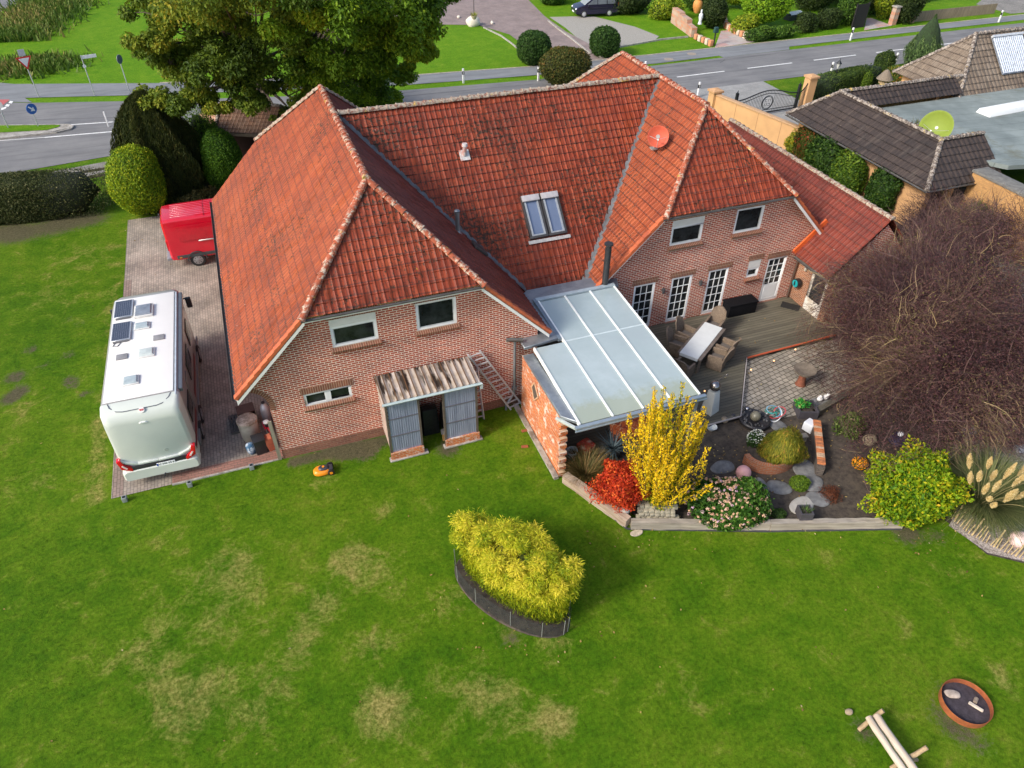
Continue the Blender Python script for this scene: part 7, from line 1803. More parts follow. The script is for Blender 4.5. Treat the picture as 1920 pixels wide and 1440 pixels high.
bush("dead_perennial", "rusty brown dead perennial on the soil below the low brick wall", "plant", (17.42, -7.79, 0), (.36, .40, .2), 1500, .09, [(0, (.06, .02, .012)), (1, (.22, .07, .03))], ("rusty_core", (.05, .02, .012)), zc=.12, lump=.3, depth=.6, aspect=.15, seed=26)
bush("weed_tuft", "tiny green weed tuft with a white flower behind the hydrangea's right end", "plant", (15.33, -7.88, 0), (.26, .2, .13), 900, .06, [(0, (.03, .07, .012)), (1, (.08, .15, .03))], ("dark_core", (.015, .03, .008)), zc=.1, seed=27)
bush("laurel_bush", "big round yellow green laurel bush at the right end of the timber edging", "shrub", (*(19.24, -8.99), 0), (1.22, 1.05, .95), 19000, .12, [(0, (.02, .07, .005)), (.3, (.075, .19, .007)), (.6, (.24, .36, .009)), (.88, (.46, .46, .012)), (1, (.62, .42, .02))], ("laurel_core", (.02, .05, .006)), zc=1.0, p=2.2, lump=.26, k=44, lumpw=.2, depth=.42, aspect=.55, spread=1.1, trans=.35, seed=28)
bush("orange_flowers", "bright orange flower clump on the left side of the laurel bush", "flowers", (19.07, -7.12, 0), (.26, .24, .2), 900, .075, [(0, (.03, .07, .01)), (.45, (.05, .10, .01)), (.5, (.85, .30, .01)), (1, (.95, .40, .02))], ("orange_core", (.03, .06, .01)), zc=.35, seed=29)
bush("low_shrub", "low loose green shrub at the left fringe of the bare tree's lower twigs", "shrub", (20.13, -5.45, 0), (.65, .4, .32), 2600, .10, [(0, (.03, .05, .012)), (.7, (.09, .15, .02)), (1, (.30, .33, .12))], ("dark_core", (.015, .03, .008)), zc=.28, lump=.3, depth=.5, seed=30)
# pampas grass
t = thing("pampas_grass", "large pampas grass tuft with pale cream plumes at the photo's right edge", "grass tuft", (21.63, -9.73, 0))
link("blades", blades("blades", foliage("pampas_leaf", [(0, (.06, .09, .03)), (.5, (.14, .18, .06)), (1, (.34, .33, .14))]), .4, 4200, 2.0, .024, bend=1.35, lean=.45, rng=np.random.default_rng(3), seg=6), t)
PL = foliage("plume", [(0, (.60, .42, .16)), (.5, (.76, .60, .28)), (1, (.85, .74, .48))], trans=.3)
rp = random.Random(12); stem = MB(); pb = (t.location.x, t.location.y)
for i, (gx, gy, L) in enumerate([(20.25, -9.87, .5), (20.32, -10.01, .45), (20.54, -10.21, .5), (20.64, -10.35, .55), (21.13, -10.19, .6), (20.88, -10.66, .6), (21.37, -10.39, .6), (20.59, -10.77, .55), (21.29, -10.7, .6), (21.88, -10.12, .6), (19.99, -10.69, .3), (20.37, -10.69, .3), (20.71, -9.39, .45), (21.03, -9.69, .35), (21.21, -9.87, .35), (21.08, -11.17, .6), (21.71, -10.51, .5)]):
    p = Vector((gx - pb[0], gy - pb[1], 1.75 + .25 * math.sin(i * 2.1))); d = Vector((p.x * .35, p.y * .35, 1)).normalized(); 
    stem.tube(bezier((p.x * .1, p.y * .1, 0), (p.x * .4, p.y * .4, 1.0), p, 6), .008, 5)
    n = 900; rr_ = np.random.default_rng(i); k = rr_.random(n); D = rdirs(n, rr_); D[:, 2] *= .3
    P = np.array(p) + np.array(d) * (k * L * 1.45)[:, None] + D * (.09 * np.sin(np.pi * np.clip(k * .9 + .08, 0, 1)) * rr_.random(n) ** .5)[:, None]
    V, F = leaf_arrays(P, D, .07, .22, .5, np.tile(np.array(d) * 2, (n, 1)) + D, rr_); link("plume", np_mesh("plume", V, F, PL, rr_.random(n)), t)
stem.build("stems", plain("plume_stem", (.40, .33, .15), .7), t)
# low palisade of split sticks in front of the pampas grass
f = thing("stick_fence", "low palisade of thin wooden sticks curving round the pampas grass", "fence", (0, 0, 0))
rp = random.Random(3); line = [Vector((*p, 0)) for p in ((20.59, -9.36), (20.44, -9.89), (20.45, -10.45), (20.66, -10.92), (20.92, -11.38), (21.28, -11.82), (21.75, -12.15))]
SW = plain("stick_wood", (.42, .32, .17), .8, var=.3, scale=7, bump=.4)
cum = [0]
for a, b in zip(line[:-1], line[1:]): cum.append(cum[-1] + (b - a).length)
s = 0; k = 0
while s < cum[-1]:
    j = max(i for i in range(len(cum) - 1) if cum[i] <= s); p = line[j].lerp(line[j + 1], (s - cum[j]) / (cum[j + 1] - cum[j])); h = rp.uniform(.35, .62); w = .035 if k % 6 else .06
    MB().rod(p, p + Vector((rp.uniform(-.04, .10), rp.uniform(-.06, .03), h if k % 6 else .78)), w / 2, w / 2.3, 7).build("stick", SW, f); s += rp.uniform(.085, .12); k += 1
# ------------------------------------------------------------------ the large bare tree on the right
def bare(name, label, cat, base, rz, RX, RY, RZ, ZC, N, NL, nl, seed, tone=0.0, tr=.26):
    t = thing(name, label, cat, base, rz)
    rng = np.random.default_rng(seed); rr = random.Random(seed)
    if tr > .1: MB().tube([(0, 0, -.1), (.05, .05, .7), (0, .1, 1.4)], [tr, tr * .8, tr * .65], 10).build("trunk", bark(), t, smooth=True)
    lim = MB(); limbs = []
    for i in range(NL):
        an = i * 2.399 + rr.uniform(-.3, .3); el = rr.uniform(.05, 1.35); d = Vector((math.cos(an) * math.cos(el) * RX * .95, math.sin(an) * math.cos(el) * RY * .95, math.sin(el) * RZ * 1.05 + ZC * .55)); b0 = ZC * .4 if tr > .1 else .0
        p = bezier((0, .05, b0 + rr.uniform(0, .3)), (d.x * .45, d.y * .45, d.z * .9 + .3), d, 8); lim.tube(p, [tr * .42 * (1 - .11 * j) for j in range(8)], 6); limbs.append(p)
    lim.build("limbs", plain("limb_bark", (.20, .15, .09), .85, var=.4, scale=8, bump=.8, bscale=20), t, smooth=True)
    A = np.array([[q[:] for q in p] for p in limbs]); li = rng.integers(0, len(limbs), N); tt = rng.uniform(1.5, 6.99, N); i0 = tt.astype(int); fr = (tt - i0)[:, None]
    S0 = A[li, i0] * (1 - fr) + A[li, i0 + 1] * fr + .10 * rng.normal(size=(N, 3))
    fl = lump_fn(40, .34, .3, rng); D = rdirs(N, rng); vol = D * fl(D)[:, None] * np.array([RX, RY, RZ]) * (rng.random((N, 1)) ** .38) + np.array([0, 0, ZC]); vol[:, 2] = np.maximum(vol[:, 2], .2)
    pick = rng.random(N) < .78; S0[pick] = vol[pick]
    out = S0 - np.array([0, 0, ZC * .5]); out /= np.linalg.norm(out, axis=1, keepdims=True) + 1e-6
    sw = np.stack([np.sin(S0[:, 1] * 1.3 + S0[:, 2]), np.cos(S0[:, 0] * 1.1 + 2), 0 * S0[:, 0]], 1)   # branches of one spot sweep the same way
    dirn = out + .45 * rng.normal(size=(N, 3)) + .55 * sw; dirn /= np.linalg.norm(dirn, axis=1, keepdims=True)
    big = rng.random(N) < .07
    L = rng.uniform(.22, .72, N) * (1 + .8 * big) * min(1, RZ / 2 + .3); r0 = rng.uniform(.0035, .0075, N) * (1 + 1.2 * big); bendv = .55 * rng.normal(size=(N, 3)) + np.array([0, 0, -.25])
    K = 5; pts = [S0]; d = dirn
    for k in range(K - 1):
        pts.append(pts[-1] + d * (L / (K - 1))[:, None]); d = d + bendv * .35 + .18 * rng.normal(size=(N, 3)); d /= np.linalg.norm(d, axis=1, keepdims=True)
    pts = np.stack(pts, 1)
    ax = pts[:, -1] - pts[:, 0]; X = np.cross(ax, rng.normal(size=(N, 3))); X /= np.linalg.norm(X, axis=1, keepdims=True); Y = np.cross(ax, X); Y /= np.linalg.norm(Y, axis=1, keepdims=True)
    V = np.zeros((N, K, 3, 3))
    for k in range(K):
        r = (r0 * (1 - .8 * k / (K - 1)))[:, None]
        for j in range(3): V[:, k, j] = pts[:, k] + X * (r * math.cos(2.094 * j)) + Y * (r * math.sin(2.094 * j))
    base_i = (np.arange(N) * K * 3)[:, None]; F = []
    for k in range(K - 1):
        for j in range(3): a = k * 3 + j; b = k * 3 + (j + 1) % 3; F.append(base_i + np.array([[a, b, b + 3, a + 3]]))
    F = np.stack(F, 1).reshape(-1, 4); V = V.reshape(-1, 3); V[:, 2] = np.maximum(V[:, 2], .03)
    patch = np.sin(S0[:, 0] * 1.25 + 1) * np.cos(S0[:, 1] * 1.1)
    hue = np.clip(.27 + tone + .16 * rng.normal(size=N) + .3 * patch + big * .2 + (rng.random(N) < .08) * .3, 0, 1)
    link("twigs", np_mesh("twigs", V, F, foliage("twig_bark", [(0, (.03, .016, .018)), (.35, (.080, .043, .044)), (.6, (.145, .088, .070)), (.85, (.25, .18, .095)), (1, (.38, .29, .14))], trans=0), np.repeat(hue, (K - 1) * 3)), t)
    D = rdirs(nl, rng); P = D * fl(D)[:, None] * np.array([RX, RY, RZ]) * (rng.random((nl, 1)) ** .42) * .98 + np.array([0, 0, ZC]); P = P[P[:, 2] > .15]
    V, F = leaf_arrays(P, rdirs(len(P), rng), .075, .35, .8, None, rng); pt = np.sin(P[:, 0] * 1.25 + 1) * np.cos(P[:, 1] * 1.1)
    link("dry_leaves", np_mesh("dry_leaves", V, F, foliage("dry_leaf", [(0, (.030, .014, .016)), (.45, (.098, .038, .045)), (.75, (.14, .068, .055)), (1, (.15, .14, .04))], trans=.1), np.clip(.45 + .25 * rng.normal(size=len(P)) + .25 * pt, 0, 1)), t)
bare("bare_tree", "wide bare tree with a tangle of purple brown twigs right of the terrace", "tree", (24.95, -3.95, 0), R(-39), 4.6, 6.1, 2.45, 2.4, 52000, 44, 150000, 9)

# dropped leaves on the lawn, the soil and the deck
rng = np.random.default_rng(91); spots = [(11.2, -6.3, 1.6, 90, 0), (19.5, -9.4, 1.9, 110, 0), (6.5, -8.2, 1.8, 70, 0), (16, -5.5, 2.6, 220, .025), (19, -.5, 2.6, 70, .205), (3, -7, 8, 45, 0), (12, -12, 6, 30, 0), (-6.5, 6, 4, 15, 0), (22, -6, 2.5, 260, .03), (-2.5, 17, 2.5, 60, .015)]
P = np.concatenate([np.stack([x + r * .6 * rng.normal(size=n), y + r * .6 * rng.normal(size=n), np.full(n, z + .03)], 1) for x, y, r, n, z in spots])
V, F = leaf_arrays(P, np.tile([0, 0, 1.], (len(P), 1)), .07, .6, .25, None, rng)
tag(link("fallen_leaves", np_mesh("fallen_leaves", V, F, foliage("fallen", [(0, (.10, .05, .02)), (.4, (.24, .15, .05)), (.8, (.36, .27, .08)), (1, (.42, .36, .2))], trans=0), rng.random(len(F)))), "small dropped leaves on the lawn, soil and deck", "fallen leaves", kind="stuff")

# ------------------------------------------------------------------ neighbour's property on the right
NB = thing("neighbour_house", "neighbour's ochre bungalow with dark tiled garage roof, flat grey roof and pale tiled hip roof", "house", (40, 10, 0))
T_BRN = tiles_mat("roof_tiles_dark_brown", (.060, .044, .038), (.035, .028, .026), (.085, .062, .050), lichen=(.25, .2, .15), tw=.30, th=.40, moss=.0, white=.6, edge=(.018, .014, .013))
T_PAL = tiles_mat("roof_tiles_pale_brown", (.215, .165, .120), (.13, .098, .075), (.30, .245, .19), lichen=(.5, .45, .38), tw=.30, th=.40, moss=.45, white=.9, edge=(.045, .035, .03))
RG2 = ridge_mat("ridge_grey_brown", (.13, .10, .085), (.40, .35, .30), lichen=(.5, .36, .12), lim=.46)
OCH = brick("ochre_brick", (.56, .31, .115), (.46, .25, .095), (.40, .25, .12), w=.25, h=.083, ms=.008, stain=.25, bump=.5)
OCHP = plain("ochre_render", (.58, .34, .16), .85, var=.08, scale=1.5, bump=.3)
def nroof(pts, mat, **k): o = roof_face("tiled_roof", pts, mat, NB, tw=.30, th=.40, hgt=.03, wave=.028, **k); o.name = "tiled_roof"; return o
gx, gr, gz0, gz1 = 32.72, 34.85, 2.5, 4.0
nroof([(gx, 16.35, gz0), (gx, 5.25, gz0), (gr, 7.25, gz1), (gr, 14.85, gz1)], T_BRN)
nroof([(gx, 5.25, gz0), (37.55, 5.25 + .62, gz0 + .46), (37.45, 7.25, gz1), (gr, 7.25, gz1)], T_BRN) if False else nroof([(gx, 5.25, gz0), (37.6, 5.25, gz0), (37.6, 7.25, gz1), (gr, 7.25, gz1)], T_BRN)
nroof([(gr + .9, 13.9, gz1 - .70), (43.4, 13.9, gz1 - .70), (43.4, 14.85, gz1), (gr, 14.85, gz1)], T_BRN)
nroof([(43.4, 16.35, gz0), (gx, 16.35, gz0), (gr, 14.85, gz1), (43.4, 14.85, gz1)], T_BRN)
nroof([(gr + 1.2, 7.3, gz1 - .8), (gr + 1.2, 14.8, gz1 - .8), (gr, 14.8, gz1), (gr, 7.3, gz1)], T_BRN)
hx0, hy0, hy1, hz0, hz1 = 43.2, 13.9, 19.4, 3.0, 5.75; hm = (hy0 + hy1) / 2
nroof([(hx0, hy1, hz0), (hx0, hy0, hz0), (hx0 + 2.75, hm, hz1)], T_PAL)
nroof([(hx0, hy0, hz0), (62, hy0, hz0), (62, hm, hz1), (hx0 + 2.75, hm, hz1)], T_PAL)
nroof([(62, hy1, hz0), (hx0, hy1, hz0), (hx0 + 2.75, hm, hz1), (62, hm, hz1)], T_PAL)
for runs in ([((gx, 16.35, gz0), (gr, 14.85, gz1))], [((gx, 5.25, gz0), (gr, 7.25, gz1))], [((gr, 7.2, gz1 + .02), (gr, 14.85, gz1 + .02))], [((gr, 7.25, gz1 + .02), (37.6, 7.25, gz1 + .02))], [((gr, 14.85, gz1 + .02), (43.9, 14.85, gz1 + .02))], [((hx0, hy0, hz0), (hx0 + 2.75, hm, hz1))], [((hx0, hy1, hz0), (hx0 + 2.75, hm, hz1))], [((hx0 + 2.75, hm, hz1 + .02), (62, hm, hz1 + .02))]):
    g = MB()
    for a, b in runs: ridge_run(g, a, b, .12)
    g.build("ridge_tiles", RG2, NB, world=True, smooth=True)
m, nt, b = _nodes("roofing_felt"); co = _coord(nt); sp = nt.nodes.new("ShaderNodeSeparateXYZ"); nt.links.new(_map(nt, co, rot=(0, 0, R(8))), sp.inputs[0])
c = _ramp(nt, _noise(nt, co, .5, 6, .7), [(.35, (.15, .18, .175)), (.65, (.25, .29, .28))]); fr = _math(nt, 'FRACT', _math(nt, 'DIVIDE', sp.outputs[1], .9))
c = _mix(nt, _ramp(nt, fr, [(0, .7), (.03, .5), (.05, 0), (1, 0)]), c, (.07, .085, .085)); c = _mix(nt, _ramp(nt, _noise(nt, _map(nt, co, loc=(4, 2, 0)), .45, 6, .75), [(.55, 0), (.68, .7)]), c, (.13, .125, .07))
nt.links.new(c, b.inputs[0]); b.inputs["Roughness"].default_value = .8
g = MB(); g.prism([(35.9, 7.35), (37.6, 5.2), (60, 0), (60, 13.95), (35.7, 13.95)], 2.9, 3.12); g.build("flat_roof", m, NB, world=True)
g = MB()
for a, b_, z in (((33.3, 5.9), (33.3, 15.8), 2.6), ((33.3, 15.8), (43.6, 15.8), 2.6), ((43.7, 14.2), (43.7, 19.0), 3.05), ((43.7, 19.0), (60, 19.0), 3.05)):
    g.face([(a[0], a[1], -.1), (b_[0], b_[1], -.1), (b_[0], b_[1], z), (a[0], a[1], z)])
g.build("wall", OCHP, NB, world=True)
g = MB(); g.box((36.2, 3.0, 1.45), (.9, 5.1, 2.9)); g.build("wall", OCH, NB, world=True)
MB().box((34.9, 5.8, 1.2), (.3, .3, 2.5)).build("column", OCHP, NB, world=True); MB().box((35.7, 6.3, 1.3), (3.0, .2, 2.5)).build("carport_shade", plain("carport_shade_dark", (.012, .010, .010), .7), NB, world=True); MB().box((33.35, 5.75, 1.2), (.3, .35, 2.5)).build("column", OCHP, NB, world=True)  # near-black panel added for the shade inside the open carport
g = MB(); g.box((36.2, 3.0, 2.96), (1.0, 5.2, .12)); g.build("wall_cap", plain("cap_concrete", (.17, .165, .15), .85, var=.3, scale=4), NB, world=True, bevel=.01)
MB().box((39.3, 3.2, 3.22), (3.4, .12, .5), rz=R(-14)).build("fascia", plain("brown_fascia", (.16, .045, .03), .6, var=.1), NB, world=True)
g = MB(); gutter(g, (gx - .07, 5.2, gz0 - .02), (gx - .07, 16.35, gz0 - .02)); gutter(g, (37.6, 5.18, gz0 - .02), (gx, 5.18, gz0 - .02)); g.build("gutter", GUT, NB, world=True, smooth=True)
WSK = plain("white_skylight", (.78, .80, .80), .35, var=.03)
MB().box((44.7, 11.25, 3.24), (5.2, .95, .26), rz=R(3), top=(.97, .82)).build("roof_light", WSK, NB, world=True, bevel=.02); MB().box((47.2, 7.7, 3.2), (3.0, .9, .2)).build("roof_light", WSK, NB, world=True, bevel=.02)
# solar heat collector of glass tubes on the pale hip roof
cN = Vector((0, -1, 1)).normalized(); z_ = lambda y: hz0 + (y - hy0); c0 = Vector((48.2, 15.55, z_(15.55)))
fr_ = MB().box(c0 + cN * .10, (2.5, 2.5, .04), M=M45).build("solar_collector", plain("collector_frame", (.30, .32, .35), .4, metal=.5), NB, world=True)
g = MB()
uL, vL = Vector((1, 0, 0)), Vector((0, 1, 1)).normalized()
for k in range(15):
    x = -1.14 + 2.28 * k / 14; g.rod(c0 + cN * .17 + uL * x - vL * 1.2, c0 + cN * .17 + uL * x + vL * 1.12, .055, n=8)
g.build("glass_tubes", plain("tube_blue", (.34, .40, .50), .4, var=.3), fr_, smooth=True)
MB().box(c0 + cN * .2 + vL * 1.2, (2.55, .14, .14), M=M45).build("manifold", plain("manifold_pale", (.62, .64, .66), .35, metal=.3), fr_)
# satellite dishes
def dish(name, label, loc, r, aim, mat, support, arm=True):
    t = thing(name, label, "satellite dish", loc); z = Vector(aim).normalized(); q = z.to_track_quat('Z', 'Y').to_matrix(); prof = [(max(1e-4, r * k / 9), .32 * r * (k / 9) ** 2) for k in range(10)]
    full = prof + [(a * 1.015 + .002, b + .0) for a, b in [prof[-1]]] + [(a, b - .015) for a, b in reversed(prof)]
    MB().lathe(full, (0, 0, 0), 36, M=q).build("reflector", mat, t, smooth=True)
    up = q @ Vector((0, 1, 0)); down = -up
    foc = z * (r * .85) + down * r * .35
    g = MB(); g.rod(down * r * .98 + z * .3 * r, foc, .012, n=6); g.rod(q @ Vector((r * .8, 0, .2 * r)), foc, .008, n=6); g.rod(q @ Vector((-r * .8, 0, .2 * r)), foc, .008, n=6)
    g.build("arm", plain("dish_arm", (.5, .5, .48), .4, metal=.4), t)
    MB().rod(foc - z * .02, foc + z * .1, .035, n=10).build("receiver", plain("lnb", (.6, .6, .58), .4), t)
    g = MB(); g.rod((0, 0, 0) , Vector(support), .03, n=8); g.box(Vector(support), (.24, .24, .05)); g.rod(-z * .1, z * .02, .08, n=10); g.build("mount", plain("mount_grey", (.35, .34, .33), .5, metal=.3), t)
    return t
RDD = plain("dish_red", (.52, .09, .045), .7, var=.06)
dish("satellite_dish", "orange red satellite dish on the left slope of the right hand wing", (17.13, 5.12, 7.22), .40, (-.45, -.80, .42), RDD, (-.05, .12, -.50))
dish("satellite_dish", "big lime yellow satellite dish standing on the neighbour's flat roof", (35.55, 8.35, 4.15), .80, (-.82, -.38, .42), plain("dish_lime", (.20, .27, .03), .7, var=.05), (.2, .3, -1.2))
t = thing("flower_pots", "terracotta flower pots on the neighbour's flat roof by the ridge", "flower pots", (36.6, 10.6, 3.12))
for k, (x, y) in enumerate(((0, 0), (.45, -.15))): MB().lathe([(.001, 0), (.13, 0), (.2, .26), (.001, .26)], (x, y, 0), 14).build("pot", plain("pot_orange", (.45, .13, .05), .8), t, smooth=True)
link("plants", blades("plants", foliage("pot_plant", [(0, (.04, .08, .02)), (1, (.2, .16, .05))]), .3, 60, .35, .03, c=(.2, 0, .25)), t)
o = MB().tube([(37.0, 10.3, 3.16), (38.2, 10.8, 3.16), (39.2, 11.6, 3.17), (39.8, 12.4, 3.16)], .03, 8).build("grey_hose", plain("hose_grey", (.42, .46, .48), .4), smooth=True); tag(o, "long pale grey hose lying in an arc on the neighbour's flat roof", "hose")
MB_ = MB().box((41.9, 15.1, 1.3), (.1, .1, .1))
# boundary wall and gate
t = thing("boundary_wall", "tall ochre rendered boundary wall running from the gate toward the garage", "garden wall", (32.4, 19, 0))
A_, B_ = Vector((31.75, 22.2, 0)), Vector((33.35, 14.9, 0)); d_ = (B_ - A_); 
MB().bar(A_ + Vector((0, 0, .9)), B_ + Vector((0, 0, .9)), .22, 1.9).build("wall", OCHP, t, world=True); MB().bar(A_ + Vector((0, 0, 1.9)), B_ + Vector((0, 0, 1.9)), .34, .09).build("coping", plain("coping_ochre", (.50, .31, .17), .8, var=.1), t, world=True, bevel=.01)
for k in (.25, .5, .75): p = A_.lerp(B_, k); MB().box((p.x - .115, p.y, .9), (.012, .02, 1.85), rz=math.atan2(d_.y, d_.x) + R(90)).build("joint", plain("joint_dark", (.25, .14, .07), .9), t, world=True)
def pillar(x, y, h, label):
    t = thing("gate_pillar", label, "pillar", (x, y, 0)); MB().box((0, 0, h / 2), (.6, .6, h)).build("shaft", OCHP, t); MB().box((0, 0, h + .07), (.78, .78, .14)).build("cap", plain("cap_ochre", (.52, .30, .15), .7), t, bevel=.02); MB().box((0, 0, h + .18), (.7, .7, .10), top=(.3, .3)).build("cap_top", _cache["cap_ochre"], t)
pillar(31.75, 22.45, 2.0, "ochre gate pillar at the head of the boundary wall, left of the iron gate"); pillar(39.55, 22.7, 2.05, "ochre gate pillar between the iron gate and the dark hedge")
t = thing("iron_gate", "black wrought iron gate with a wavy top rail and a round emblem", "gate", (36, 22.45, 0), R(2))
IRON = plain("iron_black", (.02, .023, .026), .45, metal=.4)
for x in (-2.55, 2.6): MB().box((x, 0, .88), (.16, .16, 1.76)).rod((x, 0, 1.76), (x, 0, 1.95), .05, .01, 8).build("post", IRON, t)
def topz(x): u = (x + 2.5) / 5.1; return 1.22 + .42 * math.sin(math.pi * u) ** 2
g = MB(); n = 20
for k in range(n):
    x0, x1 = -2.5 + 5.1 * k / n, -2.5 + 5.1 * (k + 1) / n; g.bar((x0, 0, topz(x0)), (x1, 0, topz(x1)), .05, .06); g.bar((x0, 0, topz(x0) - .22), (x1, 0, topz(x1) - .22), .03, .035)
g.bar((-2.5, 0, .16), (2.6, 0, .16), .05, .07); g.bar((-2.5, 0, .34), (2.6, 0, .34), .03, .04); g.build("rails", IRON, t)
g = MB()
for k in range(40):
    x = -2.42 + 4.94 * k / 39
    if abs(x - .1) < .46: g.rod((x, 0, topz(x) - .2), (x, 0, topz(x)), .011, n=4); continue
    g.rod((x, 0, .16), (x, 0, topz(x)), .011, n=4)
g.build("bars", IRON, t)
g = MB()
for rr_ in (.46, .40):
    for k in range(24):
        a0, a1 = R(15 * k), R(15 * k + 15); g.bar((.1 + rr_ * math.cos(a0), 0, .82 + rr_ * math.sin(a0)), (.1 + rr_ * math.cos(a1), 0, .82 + rr_ * math.sin(a1)), .03, .03, up=(0, 1, 0))
for k in range(4): a = R(45 + 90 * k); g.tube([(.1 + .08 * math.cos(a), 0, .82 + .08 * math.sin(a)), (.1 + .22 * math.cos(a + .5), 0, .82 + .22 * math.sin(a + .5)), (.1 + .32 * math.cos(a - .1), 0, .82 + .32 * math.sin(a - .1)), (.1 + .2 * math.cos(a - .5), 0, .82 + .2 * math.sin(a - .5))], .016, 5)
g.build("emblem", IRON, t)
for s, x0, x1 in ((-1, -3.9, -2.63), (1, 2.68, 3.25)):
    g = MB(); n = 8
    zz = lambda x: 1.2 + .55 * ((x - (x1 if s < 0 else x0)) / (x0 - x1 if s < 0 else x1 - x0)) ** 2
    for k in range(n): a, b_ = x0 + (x1 - x0) * k / n, x0 + (x1 - x0) * (k + 1) / n; g.bar((a, 0, zz(a)), (b_, 0, zz(b_)), .05, .05); g.rod((a, 0, .16), (a, 0, zz(a)), .011, n=4)
    g.bar((x0, 0, .16), (x1, 0, .16), .05, .06); g.build("side_panel", IRON, t)
t = thing("street_lantern", "old style black lantern post beside the dark hedge behind the gate", "lamp post", (42.74, 23.92, 0))
MB().lathe([(.12, 0), (.12, .3), (.05, .4), (.045, 1.7), (.07, 1.8), (.03, 1.9), (.03, 2.0)], n=12).build("post", IRON, t, smooth=True)
MB().lathe([(.08, 2.0), (.17, 2.32), (.19, 2.34)], n=6).build("lantern_glass", plain("lantern_glass", (.5, .52, .5), .2), t); MB().lathe([(.21, 2.34), (.08, 2.50), (.03, 2.55), (.01, 2.68)], n=6).build("lantern_roof", IRON, t); MB().bar((-.28, 0, 1.85), (.28, 0, 1.85), .03, .03).build("cross_bar", IRON, t)
# planting on the neighbour's side
DH = [(0, (.012, .028, .006)), (.5, (.032, .066, .010)), (.85, (.09, .14, .02)), (1, (.16, .2, .03))]
bush("hedge", "clipped dark green hedge along the road right of the gate pillar", "hedge", (44.0, 24.0, 0), (3.9, .75, .85), 26000, .11, DH, ("nhedge_core", (.012, .025, .006)), p=7, lump=.02, depth=.08, rz=R(9), seed=40)
bush("column_shrub", "slim rounded conifer in front of the neighbour's hedge", "shrub", (45.14, 23.58, 0), (.55, .5, .85), 4500, .11, [(0, (.03, .07, .008)), (.6, (.09, .16, .012)), (1, (.18, .26, .02))], ("ncol_core", (.02, .04, .008)), p=2.4, depth=.14, lump=.05, seed=41)
bush("ball_shrub", "small bright green clipped ball at the ridge corner of the dark garage roof", "shrub", (43.62, 22.9, 0), (.62, .62, .4), 4000, .09, [(0, (.06, .14, .01)), (1, (.22, .36, .02))], ("nball_core", (.03, .07, .01)), depth=.12, lump=.04, seed=42)
bush("autumn_shrub", "green shrub with reddish autumn leaves beside the thatched bird house", "shrub", (48.42, 24.07, 0), (.9, .8, .8), 5000, .12, [(0, (.03, .08, .01)), (.55, (.10, .17, .02)), (.8, (.30, .22, .03)), (1, (.50, .16, .03))], ("naut_core", (.02, .04, .008)), lump=.25, depth=.35, seed=43)
bush("ball_shrub", "round dark shrub poking up from the hedge beside the road", "shrub", (49.99, 26.88, 0), (.8, .7, .85), 4500, .12, DH, ("nhedge_core", (.012, .025, .006)), zc=.9, depth=.14, seed=44)
cone_tuft("spruce_tree", "young pale green spruce between the road and the pale tiled roof", (54.33, 27.54, 0), 1.35, 3.7, 11000, [(0, (.025, .05, .015)), (.5, (.07, .13, .04)), (1, (.22, .30, .10))], "spruce_needle", leaf=.22, asp=.25, seed=45, pw=1.15, core=(.02, .04, .012))
t = thing("bird_table", "bird house with a conical thatched roof on a forked stand by the hedge", "bird house", (46.16, 22.74, 0))
MB().rod((-.3, 0, 0), (0, 0, 1.0), .04).rod((.3, .1, 0), (0, 0, 1.0), .04).rod((0, .3, 0), (0, 0, 1.0), .04).build("stand", POLE, t); MB().rod((0, 0, 1.0), (0, 0, 1.25), .36, .36, 16).build("table", POLE, t); MB().lathe([(.58, 1.28), (.42, 1.5), (.16, 1.85), (.01, 1.95)], n=20).build("thatched_roof", plain("thatch", (.20, .165, .125), .95, var=.3, scale=16, bump=1, bscale=30), t, smooth=True)
IVY = [(0, (.010, .028, .006)), (.5, (.03, .075, .010)), (.85, (.07, .14, .015)), (1, (.16, .22, .03))]
for i, (x, y, rx, ry, rz, st, lb) in enumerate([(32.9, 14.2, .35, 1.1, 1.15, [(0, (.015, .04, .008)), (.5, (.06, .10, .012)), (.8, (.20, .06, .02)), (1, (.40, .05, .02))], "ivy turning red at the garage end of the ochre boundary wall"),
        (32.75, 12.4, .55, 1.15, 1.25, IVY, "dark ivy mass under the garage roof eave, next to the red ivy"), (32.6, 10.2, .75, .9, 1.15, [(0, (.02, .05, .008)), (.5, (.06, .13, .010)), (1, (.20, .28, .02))], "bushy green conifer between the two dark ivy masses below the garage eave"),
        (32.85, 7.9, .45, .85, 1.25, IVY, "dark ivy mass under the garage eave nearest the bare tree")]):
    bush("wall_ivy", lb, "ivy", (x, y, 0), (rx, ry, rz), 9500, .13, st, ("ivy_core", (.012, .025, .006)), p=3.2, lump=.14, depth=.2, aspect=.8, droop=.6, seed=50 + i, mname="ivy_leaf_%d" % (0 if st is IVY else i + 1), zc=rz)
bush("yellow_shrub", "yellowish shrub right behind the end of the boundary wall", "shrub", (33.1, 15.4, 0), (.5, .5, .9), 3000, .13, [(0, (.05, .10, .01)), (.6, (.20, .24, .015)), (1, (.55, .42, .02))], ("ncol_core", (.02, .04, .008)), lump=.2, depth=.3, seed=55)
bush("green_shrub", "bright green feathery shrub in front of the neighbour's ochre brick wall", "shrub", (36.22, 4.26, 0), (1.15, .9, .85), 8000, .14, [(0, (.03, .09, .008)), (.5, (.09, .21, .012)), (1, (.22, .38, .03))], ("green_core", (.02, .05, .01)), zc=1.0, lump=.2, depth=.4, aspect=.35, seed=56)
